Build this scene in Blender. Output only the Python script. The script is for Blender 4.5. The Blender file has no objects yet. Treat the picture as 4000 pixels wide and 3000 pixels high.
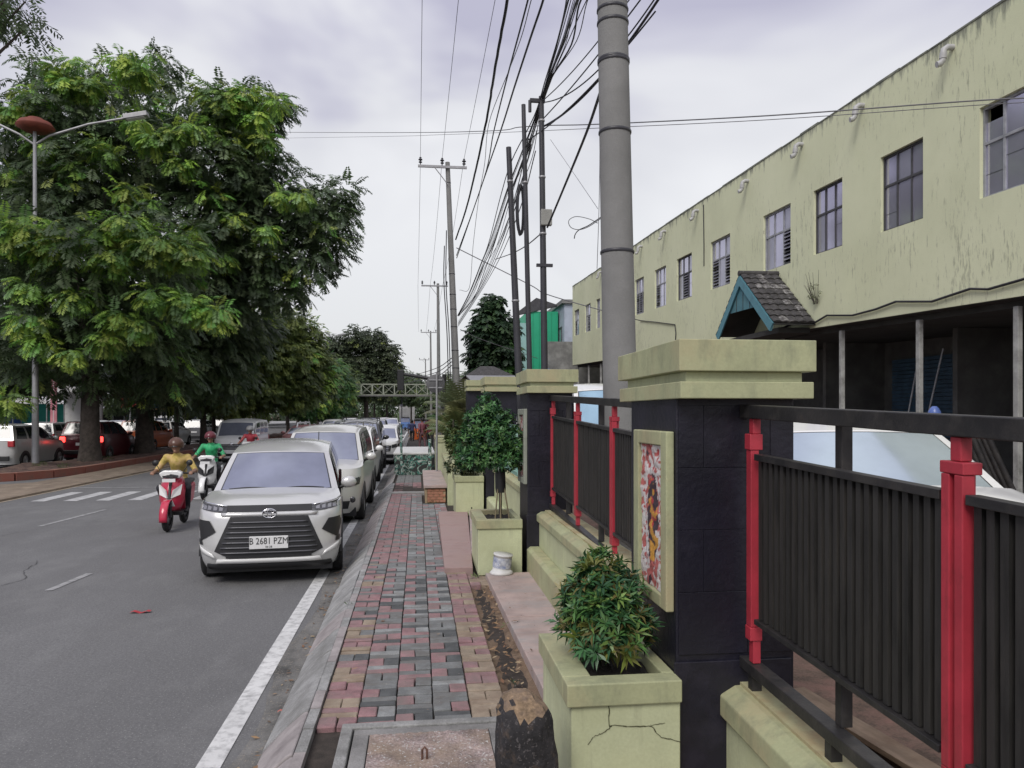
import bpy, bmesh, math, random
import numpy as np
from mathutils import Vector, Matrix
random.seed(7); np.random.seed(7)
SC = bpy.context.scene
COL = SC.collection
R = math.radians
PI = math.pi
K = 0.033            # the street falls 3.3 % against the level courses of wall and building
EYE = 2.08
# ---------------------------------------------------------------- camera
cam = bpy.data.cameras.new('camera'); camo = bpy.data.objects.new('camera', cam); COL.objects.link(camo)
camo.location = (0, 0, EYE); camo.rotation_euler = (R(90), 0, -math.atan(368/2950))
cam.sensor_width = 36; cam.lens = 36*2950/4000; cam.shift_y = 118/4000
cam.clip_start = 0.05; cam.clip_end = 3000
SC.camera = camo
# ---------------------------------------------------------------- world: overcast
w = bpy.data.worlds.new('World'); SC.world = w; w.use_nodes = True
nt = w.node_tree; nt.nodes.clear()
N = nt.nodes.new; Lk = nt.links.new
out = N('ShaderNodeOutputWorld'); bg = N('ShaderNodeBackground')
sky = N('ShaderNodeTexSky'); sky.sky_type = 'NISHITA'; sky.sun_disc = False
sky.sun_elevation = R(43); sky.sun_rotation = R(200)
tc = N('ShaderNodeTexCoord')
mp = N('ShaderNodeMapping'); mp.inputs['Scale'].default_value = (1.0, 1.0, 1.9); mp.inputs['Location'].default_value = (2.3, 0.45, 0.2)
n1 = N('ShaderNodeTexNoise'); n1.inputs['Scale'].default_value = 1.7; n1.inputs['Detail'].default_value = 4; n1.inputs['Roughness'].default_value = 0.5
n1.inputs['Distortion'].default_value = 0.5
rp = N('ShaderNodeValToRGB')
cr = rp.color_ramp; cr.elements[0].position = 0.36; cr.elements[0].color = (0.29, 0.283, 0.35, 1)
cr.elements[1].position = 0.66; cr.elements[1].color = (0.545, 0.545, 0.555, 1)
e = cr.elements.new(0.44); e.color = (0.37, 0.366, 0.415, 1)
e = cr.elements.new(0.51); e.color = (0.455, 0.455, 0.475, 1)
skm = N('ShaderNodeVectorMath'); skm.operation = 'SCALE'; skm.inputs['Scale'].default_value = 0.10
mx = N('ShaderNodeMix'); mx.data_type = 'RGBA'; mx.inputs['Factor'].default_value = 0.93
Lk(tc.outputs['Generated'], mp.inputs['Vector']); Lk(mp.outputs['Vector'], n1.inputs['Vector'])
sp0 = N('ShaderNodeSeparateXYZ'); Lk(tc.outputs['Generated'], sp0.inputs[0])
g0 = N('ShaderNodeMapRange'); g0.inputs['From Min'].default_value = 0.16; g0.inputs['From Max'].default_value = 0.50; g0.inputs['To Min'].default_value = 0.05; g0.inputs['To Max'].default_value = -0.10
Lk(sp0.outputs['Z'], g0.inputs['Value'])
g1 = N('ShaderNodeMapRange'); g1.inputs['From Min'].default_value = -0.5; g1.inputs['From Max'].default_value = 0.35; g1.inputs['To Min'].default_value = -0.065; g1.inputs['To Max'].default_value = 0.06
Lk(sp0.outputs['X'], g1.inputs['Value'])
ad = N('ShaderNodeMath'); ad.operation = 'ADD'; Lk(n1.outputs['Fac'], ad.inputs[0]); Lk(g0.outputs['Result'], ad.inputs[1])
ad2 = N('ShaderNodeMath'); ad2.operation = 'ADD'; Lk(ad.outputs[0], ad2.inputs[0]); Lk(g1.outputs['Result'], ad2.inputs[1]); Lk(ad2.outputs[0], rp.inputs['Fac'])
Lk(sky.outputs['Color'], skm.inputs[0]); Lk(skm.outputs['Vector'], mx.inputs['A']); Lk(rp.outputs['Color'], mx.inputs['B'])
# an overcast sky grows brighter towards the zenith
sep = N('ShaderNodeSeparateXYZ'); Lk(tc.outputs['Generated'], sep.inputs[0])
mr = N('ShaderNodeMapRange'); mr.inputs['From Min'].default_value = 0.0; mr.inputs['From Max'].default_value = 1.0
mr.inputs['To Min'].default_value = 0.98; mr.inputs['To Max'].default_value = 1.75
Lk(sep.outputs['Z'], mr.inputs['Value']); Lk(mx.outputs['Result'], bg.inputs['Color']); Lk(mr.outputs['Result'], bg.inputs['Strength'])
Lk(bg.outputs['Background'], out.inputs['Surface'])
sun = bpy.data.lights.new('sun', 'SUN'); sun.energy = 1.5; sun.angle = R(28); sun.color = (1, 0.96, 0.9)
suno = bpy.data.objects.new('sun', sun); COL.objects.link(suno); suno.rotation_euler = (R(47), 0, R(-30))
SC.view_settings.view_transform = 'Standard'; SC.view_settings.look = 'None'
SC.view_settings.exposure = 0.46; SC.view_settings.gamma = 1.0; SC.view_settings.use_curve_mapping = False
# ---------------------------------------------------------------- materials
MATS = {}
def mat(name, col, rough=0.7, var=0.12, scale=4.0, bump=0.0, bscale=80.0, metal=0.0, coat=0.0, dirt=None, damt=0.5, dscale=1.5,
        dstretch=(1, 1, 1), speck=None, sscale=150.0, emit=None, spec=0.5, fine=0.0, stretch=(1, 1, 1), trans=0.0, attr=None, coords='Object', dirt2=None, d2amt=0.5, d2scale=2.0, d2stretch=(5, 5, .6)):
    if name in MATS: return MATS[name]
    m = bpy.data.materials.new(name); m.use_nodes = True; t = m.node_tree; n = t.nodes.new; l = t.links.new
    b = t.nodes['Principled BSDF']; b.inputs['Roughness'].default_value = rough; b.inputs['Metallic'].default_value = metal
    b.inputs['Coat Weight'].default_value = coat; b.inputs['Coat Roughness'].default_value = 0.08
    b.inputs['Specular IOR Level'].default_value = spec
    if trans: b.inputs['Transmission Weight'].default_value = trans
    c = tuple(col)+(1,)
    tcn = n('ShaderNodeTexCoord'); mpn = n('ShaderNodeMapping'); mpn.inputs['Scale'].default_value = stretch
    geo_ = n('ShaderNodeNewGeometry'); csock = geo_.outputs['Position'] if coords == 'World' else tcn.outputs[coords]
    l(csock, mpn.inputs['Vector']); vec = mpn.outputs['Vector']
    src = None
    if attr:
        a = n('ShaderNodeVertexColor'); a.layer_name = attr; src = a.outputs['Color']
    def noise(sc, det=4, rgh=0.6, v=None):
        q = n('ShaderNodeTexNoise'); q.inputs['Scale'].default_value = sc; q.inputs['Detail'].default_value = det; q.inputs['Roughness'].default_value = rgh
        l(v or vec, q.inputs['Vector']); return q.outputs['Fac']
    def mixc(fac, A, B, bt='MIX'):
        x = n('ShaderNodeMix'); x.data_type = 'RGBA'; x.blend_type = bt
        if isinstance(fac, float): x.inputs['Factor'].default_value = fac
        else: l(fac, x.inputs['Factor'])
        for s, k in ((A, 'A'), (B, 'B')):
            if isinstance(s, tuple): x.inputs[k].default_value = s
            else: l(s, x.inputs[k])
        return x.outputs['Result']
    def ramp(fac, p0, p1):
        x = n('ShaderNodeMapRange'); x.inputs['From Min'].default_value = p0; x.inputs['From Max'].default_value = p1; l(fac, x.inputs['Value']); return x.outputs['Result']
    cur = src if src else c
    if var > 0:
        f = noise(scale, 5)
        dk = mixc(1.0, cur, tuple([1-var*1.6]*3)+(1,), 'MULTIPLY'); lt = mixc(1.0, cur, tuple([1+var*1.2]*3)+(1,), 'MULTIPLY')
        cur = mixc(ramp(f, 0.3, 0.7), dk, lt)
    if fine > 0:
        f = noise(bscale*1.7, 3)
        cur = mixc(ramp(f, 0.3, 0.7), mixc(1.0, cur, tuple([1-fine]*3)+(1,), 'MULTIPLY'), mixc(1.0, cur, tuple([1+fine]*3)+(1,), 'MULTIPLY'))
    if dirt is not None:
        mp2 = n('ShaderNodeMapping'); mp2.inputs['Scale'].default_value = dstretch; l(csock, mp2.inputs['Vector'])
        f = noise(dscale, 7, 0.68, mp2.outputs['Vector'])
        cur = mixc(ramp(f, 0.62-0.35*damt, 0.80-0.1*damt), cur, tuple(dirt)+(1,))
    if dirt2 is not None:
        mp4 = n('ShaderNodeMapping'); mp4.inputs['Scale'].default_value = d2stretch; l(csock, mp4.inputs['Vector'])
        f = noise(d2scale, 8, 0.72, mp4.outputs['Vector'])
        cur = mixc(ramp(f, 0.66-0.3*d2amt, 0.92-0.2*d2amt), cur, tuple(dirt2)+(1,))
    if speck is not None:
        f = noise(sscale, 2)
        cur = mixc(ramp(f, 0.60, 0.68), cur, tuple(speck)+(1,))
    if isinstance(cur, tuple): b.inputs['Base Color'].default_value = cur
    else: l(cur, b.inputs['Base Color'])
    if bump > 0:
        bm_ = n('ShaderNodeBump'); bm_.inputs['Strength'].default_value = bump; bm_.inputs['Distance'].default_value = 0.01
        l(noise(bscale, 5), bm_.inputs['Height']); l(bm_.outputs['Normal'], b.inputs['Normal'])
    if emit:
        b.inputs['Emission Color'].default_value = tuple(emit[0])+(1,); b.inputs['Emission Strength'].default_value = emit[1]
    MATS[name] = m; return m
# ---------------------------------------------------------------- mesh builder
def tag(o, label=None, cat=None, group=None, kind=None):
    if label: o['label'] = label
    if cat: o['category'] = cat
    if group: o['group'] = group
    if kind: o['kind'] = kind
    return o
def empty(name, loc=(0, 0, 0), rz=0.0, label=None, cat=None, group=None):
    o = bpy.data.objects.new(name, None); COL.objects.link(o); o.location = loc; o.rotation_euler = (0, 0, rz); o.empty_display_size = 0.1
    return tag(o, label, cat, group)
def link(name, me, parent=None, loc=None, rot=None):
    o = bpy.data.objects.new(name, me); COL.objects.link(o)
    if parent: o.parent = parent
    if loc is not None: o.location = loc
    if rot is not None: o.rotation_euler = rot
    return o
class MB:
    def __init__(s): s.v = []; s.f = []; s.m = []; s.mats = []; s.sm = []
    def mi(s, m):
        if m not in s.mats: s.mats.append(m)
        return s.mats.index(m)
    def add(s, vs, fs, m, smooth=False):
        b = len(s.v); s.v += [tuple(p) for p in vs]; i = s.mi(m)
        for q in fs: s.f.append(tuple(b+j for j in q)); s.m.append(i); s.sm.append(smooth)
    def box(s, x0, x1, y0, y1, z0, z1, m, M4=None):
        vs = [(x, y, z) for z in (z0, z1) for y in (y0, y1) for x in (x0, x1)]
        if M4 is not None: vs = [tuple(M4 @ Vector(p)) for p in vs]
        s.add(vs, [(0, 2, 3, 1), (4, 5, 7, 6), (0, 1, 5, 4), (2, 6, 7, 3), (0, 4, 6, 2), (1, 3, 7, 5)], m); return s
    def tube(s, pts, r, m, n=8, smooth=True, caps=True):
        pts = [Vector(p) for p in pts]; rs = r if isinstance(r, (list, tuple)) else [r]*len(pts)
        vs = []; fs = []; up = None
        for i, p in enumerate(pts):
            d = (pts[min(i+1, len(pts)-1)]-pts[max(i-1, 0)]).normalized()
            if up is None:
                up = Vector((0, 0, 1)) if abs(d.z) < 0.9 else Vector((1, 0, 0))
            a = d.cross(up).normalized(); bb = a.cross(d).normalized(); up = bb
            for k in range(n):
                t = 2*PI*k/n; vs.append(p+(a*math.cos(t)+bb*math.sin(t))*rs[i])
        for i in range(len(pts)-1):
            for k in range(n):
                k2 = (k+1) % n; fs.append((i*n+k, i*n+k2, (i+1)*n+k2, (i+1)*n+k))
        s.add(vs, fs, m, smooth)
        if caps:
            b = [vs[k] for k in range(n)]; e_ = [vs[(len(pts)-1)*n+k] for k in range(n)]
            s.add(b, [tuple(range(n))[::-1]], m); s.add(e_, [tuple(range(n))], m)
        return s
    def prism(s, poly, z0, z1, m, axis='z'):
        # poly in the plane perpendicular to axis
        n = len(poly)
        def P(a, b, c):
            return (a, b, c) if axis == 'z' else ((a, c, b) if axis == 'y' else (c, a, b))
        vs = [P(a, b, z0) for a, b in poly]+[P(a, b, z1) for a, b in poly]
        fs = [tuple(range(n))[::-1], tuple(range(n, 2*n))]+[(i, (i+1) % n, n+(i+1) % n, n+i) for i in range(n)]
        s.add(vs, fs, m); return s
    def lathe(s, prof, c, m, n=24, axis='z', smooth=True):
        vs = []; fs = []
        for r_, h in prof:
            for k in range(n):
                t = 2*PI*k/n; a, b = r_*math.cos(t), r_*math.sin(t)
                q = (a, b, h) if axis == 'z' else ((a, h, b) if axis == 'y' else (h, a, b))
                vs.append((c[0]+q[0], c[1]+q[1], c[2]+q[2]))
        for i in range(len(prof)-1):
            for k in range(n):
                k2 = (k+1) % n; fs.append((i*n+k, i*n+k2, (i+1)*n+k2, (i+1)*n+k))
        s.add(vs, fs, m, smooth); return s
    def grid(s, fn, nu, nv, m, smooth=True):
        vs = [fn(i/nu, j/nv) for j in range(nv+1) for i in range(nu+1)]
        fs = [(j*(nu+1)+i, j*(nu+1)+i+1, (j+1)*(nu+1)+i+1, (j+1)*(nu+1)+i) for j in range(nv) for i in range(nu)]
        s.add(vs, fs, m, smooth); return s
    def mesh(s, name, shear=False):
        v = s.v
        if shear: v = [(x, y, z+K*y) for x, y, z in v]
        me = bpy.data.meshes.new(name); me.from_pydata(v, [], s.f)
        for q in s.mats: me.materials.append(q)
        me.polygons.foreach_set('material_index', s.m); me.polygons.foreach_set('use_smooth', s.sm); me.update()
        b = bmesh.new(); b.from_mesh(me); bmesh.ops.recalc_face_normals(b, faces=b.faces); b.to_mesh(me); b.free()
        return me
    def build(s, name, parent=None, label=None, cat=None, group=None, kind=None, shear=False, bevel=0.0, loc=None, rz=None, solid=0.0, sub=0, seg=2):
        me = s.mesh(name, shear); o = link(name, me, parent)
        if loc is not None: o.location = loc
        if rz is not None: o.rotation_euler = (0, 0, rz)
        if solid: q = o.modifiers.new('solidify', 'SOLIDIFY'); q.thickness = solid; q.offset = 0
        if sub: q = o.modifiers.new('sub', 'SUBSURF'); q.levels = sub; q.render_levels = sub
        if bevel: q = o.modifiers.new('bevel', 'BEVEL'); q.width = bevel; q.segments = seg; q.limit_method = 'ANGLE'; q.angle_limit = R(40)
        return tag(o, label, cat, group, kind)
def fast_mesh(name, V, F, m, colors=None, smooth=False):
    # V (n,3) F (k,4|3) arrays
    me = bpy.data.meshes.new(name); nv, nf, fw = len(V), len(F), F.shape[1]
    me.vertices.add(nv); me.vertices.foreach_set('co', V.astype(np.float32).ravel())
    me.loops.add(nf*fw); me.loops.foreach_set('vertex_index', F.astype(np.int32).ravel())
    me.polygons.add(nf); me.polygons.foreach_set('loop_start', np.arange(nf, dtype=np.int32)*fw)
    if not isinstance(m, (list, tuple)): m = [m]
    for q in m: me.materials.append(q)
    me.update(calc_edges=True)
    if colors is not None:
        ca = me.color_attributes.new('tint', 'FLOAT_COLOR', 'POINT'); c4 = np.ones((nv, 4), np.float32); c4[:, :3] = colors; ca.data.foreach_set('color', c4.ravel())
    return me
def eval_mesh(o, name):
    dg = bpy.context.evaluated_depsgraph_get(); me = bpy.data.meshes.new_from_object(o.evaluated_get(dg)); me.name = name; return me
TXT = {}
def text_mesh(body, size, m, depth=0.002, align='CENTER'):
    cu = bpy.data.curves.new('lettering', 'FONT'); cu.body = body; cu.size = size; cu.extrude = depth; cu.align_x = align; cu.align_y = 'CENTER'; cu.resolution_u = 2
    o = bpy.data.objects.new('tmp', cu); COL.objects.link(o); bpy.context.view_layer.update()
    me = eval_mesh(o, 'lettering'); COL.objects.unlink(o); bpy.data.objects.remove(o); bpy.data.curves.remove(cu)
    me.materials.clear(); me.materials.append(m); return me
# photo-plane helpers used to lay out real 3D positions
F_, CX, HY = 2950., 2000., 1618.; TH = math.atan(368/F_); CT, ST = math.cos(TH), math.sin(TH)
def at(px, py, Z):
    X = (px-CX)/F_*Z; return Vector((X*CT+Z*ST, Z*CT-X*ST, EYE+(HY-py)*Z/F_))
# palette
m_asphalt = mat('asphalt', (0.142, 0.142, 0.144), 0.85, 0.10, 0.35, 0.9, 24, fine=0.26, dirt=(0.118, 0.117, 0.118), damt=0.75, dscale=0.45, dstretch=(1.6, .3, 1), dirt2=(0.19, 0.19, 0.188), d2amt=.55, d2scale=1.3, d2stretch=(1, .5, 1), speck=(0.26, 0.26, 0.25), sscale=75)
m_paint = mat('road_paint', (0.62, 0.62, 0.61), 0.75, 0.08, 3, 0.2, 120, dirt=(0.22, 0.22, 0.22), damt=0.45, dscale=11)
m_paint_old = mat('worn_road_paint', (0.40, 0.40, 0.40), 0.8, 0.1, 3, 0.2, 120, dirt=(0.16, 0.16, 0.16), damt=0.8, dscale=7)
m_kerb = mat('kerb_concrete', (0.33, 0.33, 0.325), 0.85, 0.2, 5, 0.9, 60, dirt=(0.15, 0.148, 0.14), damt=0.65, dscale=3, fine=0.2, coords='World')
m_kerb2 = mat('kerb_concrete_pinkish', (0.33, 0.30, 0.295), 0.85, 0.15, 5, 0.4, 70, dirt=(0.17, 0.15, 0.15), damt=0.5, dscale=4, coords='World')
m_pgrey = mat('paver_grey', (0.175, 0.182, 0.182), 0.85, 0.16, 9, 0.5, 90, fine=0.2, dirt=(0.12, 0.11, 0.10), damt=0.5, dscale=5, coords='World')
m_pdark = mat('paver_dark_grey', (0.085, 0.09, 0.092), 0.85, 0.2, 9, 0.5, 90, fine=0.2, coords='World')
m_plight = mat('paver_pale_grey', (0.25, 0.26, 0.26), 0.85, 0.18, 9, 0.5, 90, fine=0.2, coords='World', dirt=(.16, .15, .14), damt=.4, dscale=4)
m_pred = mat('paver_red', (0.29, 0.165, 0.172), 0.85, 0.2, 9, 0.5, 90, fine=0.2, dirt=(0.19, 0.155, 0.145), damt=0.6, dscale=4, coords='World')
m_ptan = mat('paver_sandy', (0.30, 0.245, 0.185), 0.88, 0.18, 9, 0.5, 90, fine=0.12, dirt=(0.2, 0.14, 0.1), damt=0.55, dscale=4, coords='World')
m_joint = mat('joint_sand', (0.045, 0.036, 0.03), 0.95, 0.3, 12, 0.6, 90)
m_soil = mat('brown_soil', (0.15, 0.10, 0.065), 0.95, 0.3, 6, 0.9, 50, fine=0.3, dirt=(0.20, 0.145, 0.10), damt=0.6, dscale=8)
m_pinkslab = mat('pink_slab', (0.36, 0.25, 0.235), 0.8, 0.14, 3, 0.35, 60, dirt=(0.26, 0.20, 0.19), damt=0.5, dscale=3)
m_tileslab = mat('pale_pink_slab', (0.40, 0.31, 0.285), 0.75, 0.16, 4, 0.3, 60, dirt=(0.30, 0.30, 0.30), damt=0.5, dscale=2.2, dstretch=(1, 2.5, 1))
m_cream = mat('cream_green_wall_paint', (0.50, 0.53, 0.335), 0.7, 0.08, 2.2, 0.15, 40, dirt=(0.43, 0.45, 0.27), damt=0.45, dscale=3, fine=0.06, dirt2=(.30, .31, .20), d2amt=.42, d2scale=2.4, coords='World')
m_creamd = mat('olive_green_wall_paint', (0.37, 0.385, 0.225), 0.7, 0.10, 2.2, 0.15, 40, dirt=(0.41, 0.345, 0.205), damt=0.5, dscale=1.6, fine=0.06, dirt2=(.20, .215, .14), d2amt=.55, d2scale=2.6, d2stretch=(3, 3, 1.2), coords='World')
m_rustcream = mat('rust_stained_ledge', (0.40, 0.39, 0.23), 0.75, 0.12, 3, 0.2, 40, dirt=(0.30, 0.18, 0.09), damt=0.62, dscale=3.5, coords='World', dirt2=(.16, .09, .05), d2amt=.42, d2scale=6, d2stretch=(1, 1, 1))
m_black = mat('black_pillar_paint', (0.008, 0.0075, 0.016), 0.45, 0.25, 3, 0.35, 30, dirt=(0.020, 0.018, 0.032), damt=0.35, dscale=5)
m_iron = mat('black_iron', (0.020, 0.019, 0.020), 0.5, 0.3, 6, 0.15, 60, dirt=(0.055, 0.05, 0.045), damt=0.45, dscale=7, coords='World', dirt2=(.07, .045, .03), d2amt=.22, d2scale=6, d2stretch=(1, 1, 1))
m_slat = mat('black_slat', (0.020, 0.019, 0.018), 0.6, 0.35, 4, 0.15, 60, stretch=(6, 6, 1), dirt=(0.040, 0.037, 0.033), damt=0.6, dscale=4, dstretch=(6, 6, .5), coords='World', dirt2=(.055, .045, .035), d2amt=.3, d2scale=3)
m_red = mat('red_paint', (0.42, 0.035, 0.055), 0.45, 0.12, 5, 0.08, 60, dirt=(0.30, 0.03, 0.04), damt=0.4, dscale=6, dirt2=(.12, .02, .02), d2amt=.32, d2scale=9, d2stretch=(2, 2, .6), coords='World')
m_concrete = mat('pole_concrete', (0.215, 0.215, 0.21), 0.85, 0.10, 1.5, 0.35, 60, dirt=(0.17, 0.17, 0.165), damt=0.5, dscale=1.2, fine=0.08)
m_steel = mat('dark_steel_pole', (0.035, 0.035, 0.042), 0.45, 0.2, 2, 0.1, 40)
m_galv = mat('galvanised_steel', (0.33, 0.33, 0.34), 0.45, 0.1, 4, 0.05, 40, metal=0.4)
m_wire = mat('black_cable_sheath', (0.015, 0.015, 0.02), 0.5, 0)
m_wirel = mat('grey_wire', (0.12, 0.12, 0.13), 0.5, 0)
m_white = mat('white_paint', (0.62, 0.62, 0.61), 0.6, 0.06, 3, 0.05, 40, dirt=(0.42, 0.41, 0.39), damt=0.35, dscale=3)
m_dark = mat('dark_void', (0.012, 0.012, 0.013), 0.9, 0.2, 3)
m_tyre = mat('tyre_rubber', (0.02, 0.02, 0.021), 0.85, 0.2, 8, 0.2, 50)
m_rim = mat('alloy', (0.45, 0.45, 0.47), 0.3, 0.0, metal=0.8)
m_plastic = mat('black_plastic', (0.018, 0.018, 0.02), 0.45, 0.1, 8)
m_chrome = mat('chrome', (0.75, 0.75, 0.78), 0.15, 0.0, metal=1.0)
# ================================================================ GROUND, ROAD, SIDEWALK
g = MB(); g.box(-700, 700, -60, 1500, -0.6, -0.05, m_soil)
g.build('ground', kind='structure')
g = MB(); g.grid(lambda u, v: (-29+28.1*u, -12+512*v, 0.0), 2, 40, m_asphalt, False)
g.build('road', kind='structure')
g = MB(); g.box(0, 30, -3, 45, -0.30, 0.28, mat('yard_dirt', (0.14, 0.098, 0.075), 0.95, 0.35, 2.5, 0.9, 40, fine=0.3, dirt=(0.22, 0.12, 0.10), damt=0.55, dscale=5))
g.v = [((1.55 if x == 0 else x), y, z) for x, y, z in g.v]
g.build('yard_ground', kind='structure', shear=True)
# gutter dirt strip beside the kerb
m_gutter = mat('gutter_grime', (0.085, 0.083, 0.078), 0.95, 0.3, 5, 0.9, 60, fine=0.35, dirt=(0.23, 0.225, 0.215), damt=0.75, dscale=3.0, dstretch=(1, .5, 1), speck=(0.26, 0.23, 0.19), sscale=60)
g = MB()
ys = np.arange(-1, 60, 0.25); prev = None
for i, y in enumerate(ys):
    xl = -1.10-0.05*math.sin(y*2.1)-0.03*random.random()
    if prev: g.add([(prev[0], prev[1], .005), (-0.90, prev[1], .012), (-0.90, y, .012), (xl, y, .005)], [(0, 1, 2, 3)], m_gutter)
    prev = (xl, y)
g.build('gutter_dirt', kind='stuff')
# painted markings
def marks(name, quads, m, z=0.006, **kw):
    b = MB()
    for q in quads: b.add([(x, y, z) for x, y in q], [tuple(range(len(q)))], m)
    return b.build(name, **kw)
seg_ = []
for i in range(-2, 90):
    seg_.append([(-1.295, i), (-1.15, i), (-1.15, i+1), (-1.295, i+1)])
marks('edge_line_marking', seg_, m_paint, kind='structure')
cw = []
for i in range(13):
    x0 = -9.15+0.73*i; cw.append([(x0, 19.25), (x0+0.33, 19.2), (x0+0.33, 21.35), (x0, 21.4)])
marks('crosswalk_marking', cw, mat('crosswalk_paint', (0.48, 0.48, 0.48), 0.8, 0.1, 3, dirt=(0.2, 0.2, 0.2), damt=0.4, dscale=5), kind='structure')
marks('stop_line_marking', [[(-9.7, 22.65), (-1.4, 22.1), (-1.4, 22.22), (-9.7, 22.78)]], m_paint_old, z=0.0065, kind='structure')
ln = [[(-7.0, 14.96), (-6.9, 14.96), (-6.7, 17.4), (-6.8, 17.4)], [(-4.36, 9.5), (-4.27, 9.5), (-4.2, 10.45), (-4.29, 10.45)]]
for k in range(9): ln.append([(-5.3, 26+7*k), (-5.18, 26+7*k), (-5.18, 29+7*k), (-5.3, 29+7*k)])
marks('lane_line_marking', ln, m_paint_old, kind='structure')
marks('median_edge_line_marking', [[(-9.9, 14), (-9.78, 14), (-9.55, 30), (-9.67, 30)], [(-9.67, 30), (-9.55, 30), (-9.55, 90), (-9.67, 90)]],
      mat('tan_edge_paint', (0.42, 0.36, 0.28), 0.8, 0.1, 3), kind='structure')
# ---- median: beige apron, red kerb, planted soil
m_apron = mat('dusty_apron', (0.25, 0.20, 0.15), 0.9, 0.2, 2, 0.5, 50, fine=0.25, dirt=(0.15, 0.11, 0.08), damt=0.55, dscale=3, dstretch=(1.5, .35, 1))
g = MB()
prev = None
for i in range(0, 41):
    y = 12+i*4.0; xr = -9.9+min(.25, (y-12)*.015)
    xl = -15.5 if y < 24 else -11.3
    if prev: g.add([(prev[0], prev[2], .06), (prev[1], prev[2], .06), (xr, y, .06), (xl, y, .06), (prev[1], prev[2], 0.0), (xr, y, 0.0)], [(0, 1, 2, 3), (1, 4, 5, 2)], m_apron)
    prev = (xl, xr, y)
g.build('median_apron', kind='structure')
m_redk = mat('red_kerb_paint', (0.26, 0.085, 0.06), 0.8, 0.2, 3, 0.3, 40, dirt=(0.14, 0.08, 0.06), damt=0.5, dscale=3)
m_redt = mat('red_kerb_top', (0.33, 0.16, 0.12), 0.8, 0.2, 3, 0.3, 40, dirt=(0.2, 0.14, 0.1), damt=0.5, dscale=3)
med = empty('median', (0, 0, 0)); med['kind'] = 'structure'
pts = [(-15.6, 24.2), (-14.2, 24.3), (-13.2, 24.7), (-12.5, 25.3), (-11.9, 26.4), (-11.6, 28)]+[(-11.55, 28+1.5*k) for k in range(1, 44)]
for i in range(len(pts)-1):
    (x0, y0), (x1, y1) = pts[i], pts[i+1]; d = Vector((x1-x0, y1-y0, 0)); L = d.length-0.02
    kb = MB(); kb.box(0, L, -0.11, 0.11, 0.0, 0.24, m_redk); kb.box(0.0, L, -0.112, 0.112, 0.243, 0.262, m_redt)
    o = kb.build('kerb_stone', med, bevel=0.015); o.location = (x0, y0, 0.0); o.rotation_euler = (0, 0, math.atan2(d.y, d.x))
g = MB()
poly = [(x-0.08 if i > 3 else x, y+0.1) for i, (x, y) in enumerate(pts)]
vs = []
def medz(x, y): return 0.24+0.07*math.sin(x*2+y)*math.sin(y*.7)+random.uniform(-.02, .03)
rowp = None
nn = 14
V = []; Fq = []
for j in range(150):
    y = 24.4+j*0.45; xr = -11.65 if y > 28 else float(np.interp(y, [24.4, 24.7, 25.3, 26.4, 28], [-14.0, -13.25, -12.6, -12.0, -11.68]))
    for i in range(nn+1):
        xl_ = float(np.interp(y, [30, 34], [-14.4, -13.5])); x = xl_+(xr-xl_)*i/nn; V.append((x, y, medz(x, y) if 0 < i < nn else 0.2))
for j in range(149):
    for i in range(nn):
        a = j*(nn+1)+i; Fq.append((a, a+1, a+nn+2, a+nn+1))
g.add(V, Fq, mat('median_soil', (0.105, 0.062, 0.055), 0.95, 0.35, 3, 0.9, 40, fine=0.3, dirt=(0.17, 0.12, 0.08), damt=0.5, dscale=3), True)
g.build('median_soil', med, kind=None)
# far kerb and far pavement beyond the other carriageway
g = MB(); g.box(-45, -26.5, -10, 260, 0, 0.22, m_kerb); g.build('far_pavement', kind='structure')
# ---------------------------------------------------------------- SIDEWALK
side = empty('sidewalk', (0, 0, 0)); side['kind'] = 'structure'
g = MB(); g.box(-0.62, 1.58, -3, 60, 0.0, 0.236, m_joint); g.build('sand_bed', side)
def sidez(x, y):
    z = 0.0+0.006*math.sin(x*5+y*1.3)+0.008*math.sin(y*0.9+1)
    return z-(0.035 if y > 17.6 else 0)
def paver_mesh(m, sd, shape):
    rs = random.Random(sd); b = bmesh.new(); bmesh.ops.create_cube(b, size=1)
    bmesh.ops.scale(b, vec=((0.2185, 0.0695, 0.07) if shape == 's' else (0.1065, 0.1430, 0.07)), verts=b.verts)
    bmesh.ops.bevel(b, geom=[e for e in b.edges if all(v.co.z > 0 for v in e.verts)]+[e for e in b.edges if abs(e.verts[0].co.z-e.verts[1].co.z) > .01], offset=0.005, segments=1, affect='EDGES', profile=.5)
    for v in b.verts: v.co += Vector((rs.uniform(-.0018, .0018), rs.uniform(-.0018, .0018), rs.uniform(-.0015, .0015)))
    me = bpy.data.meshes.new('paver'); b.to_mesh(me); b.free(); me.materials.append(m); return me
pav = {(k, sh_): [paver_mesh(m, s*7+i, sh_) for s in range(4)] for i, (k, m) in enumerate(dict(r=m_pred, g=m_pgrey, d=m_pdark, l=m_plight, t=m_ptan).items()) for sh_ in 'sq'}
PX0, PP = -0.585, 0.2265; PY = 0.1495
rnd = random.Random(11)
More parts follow.
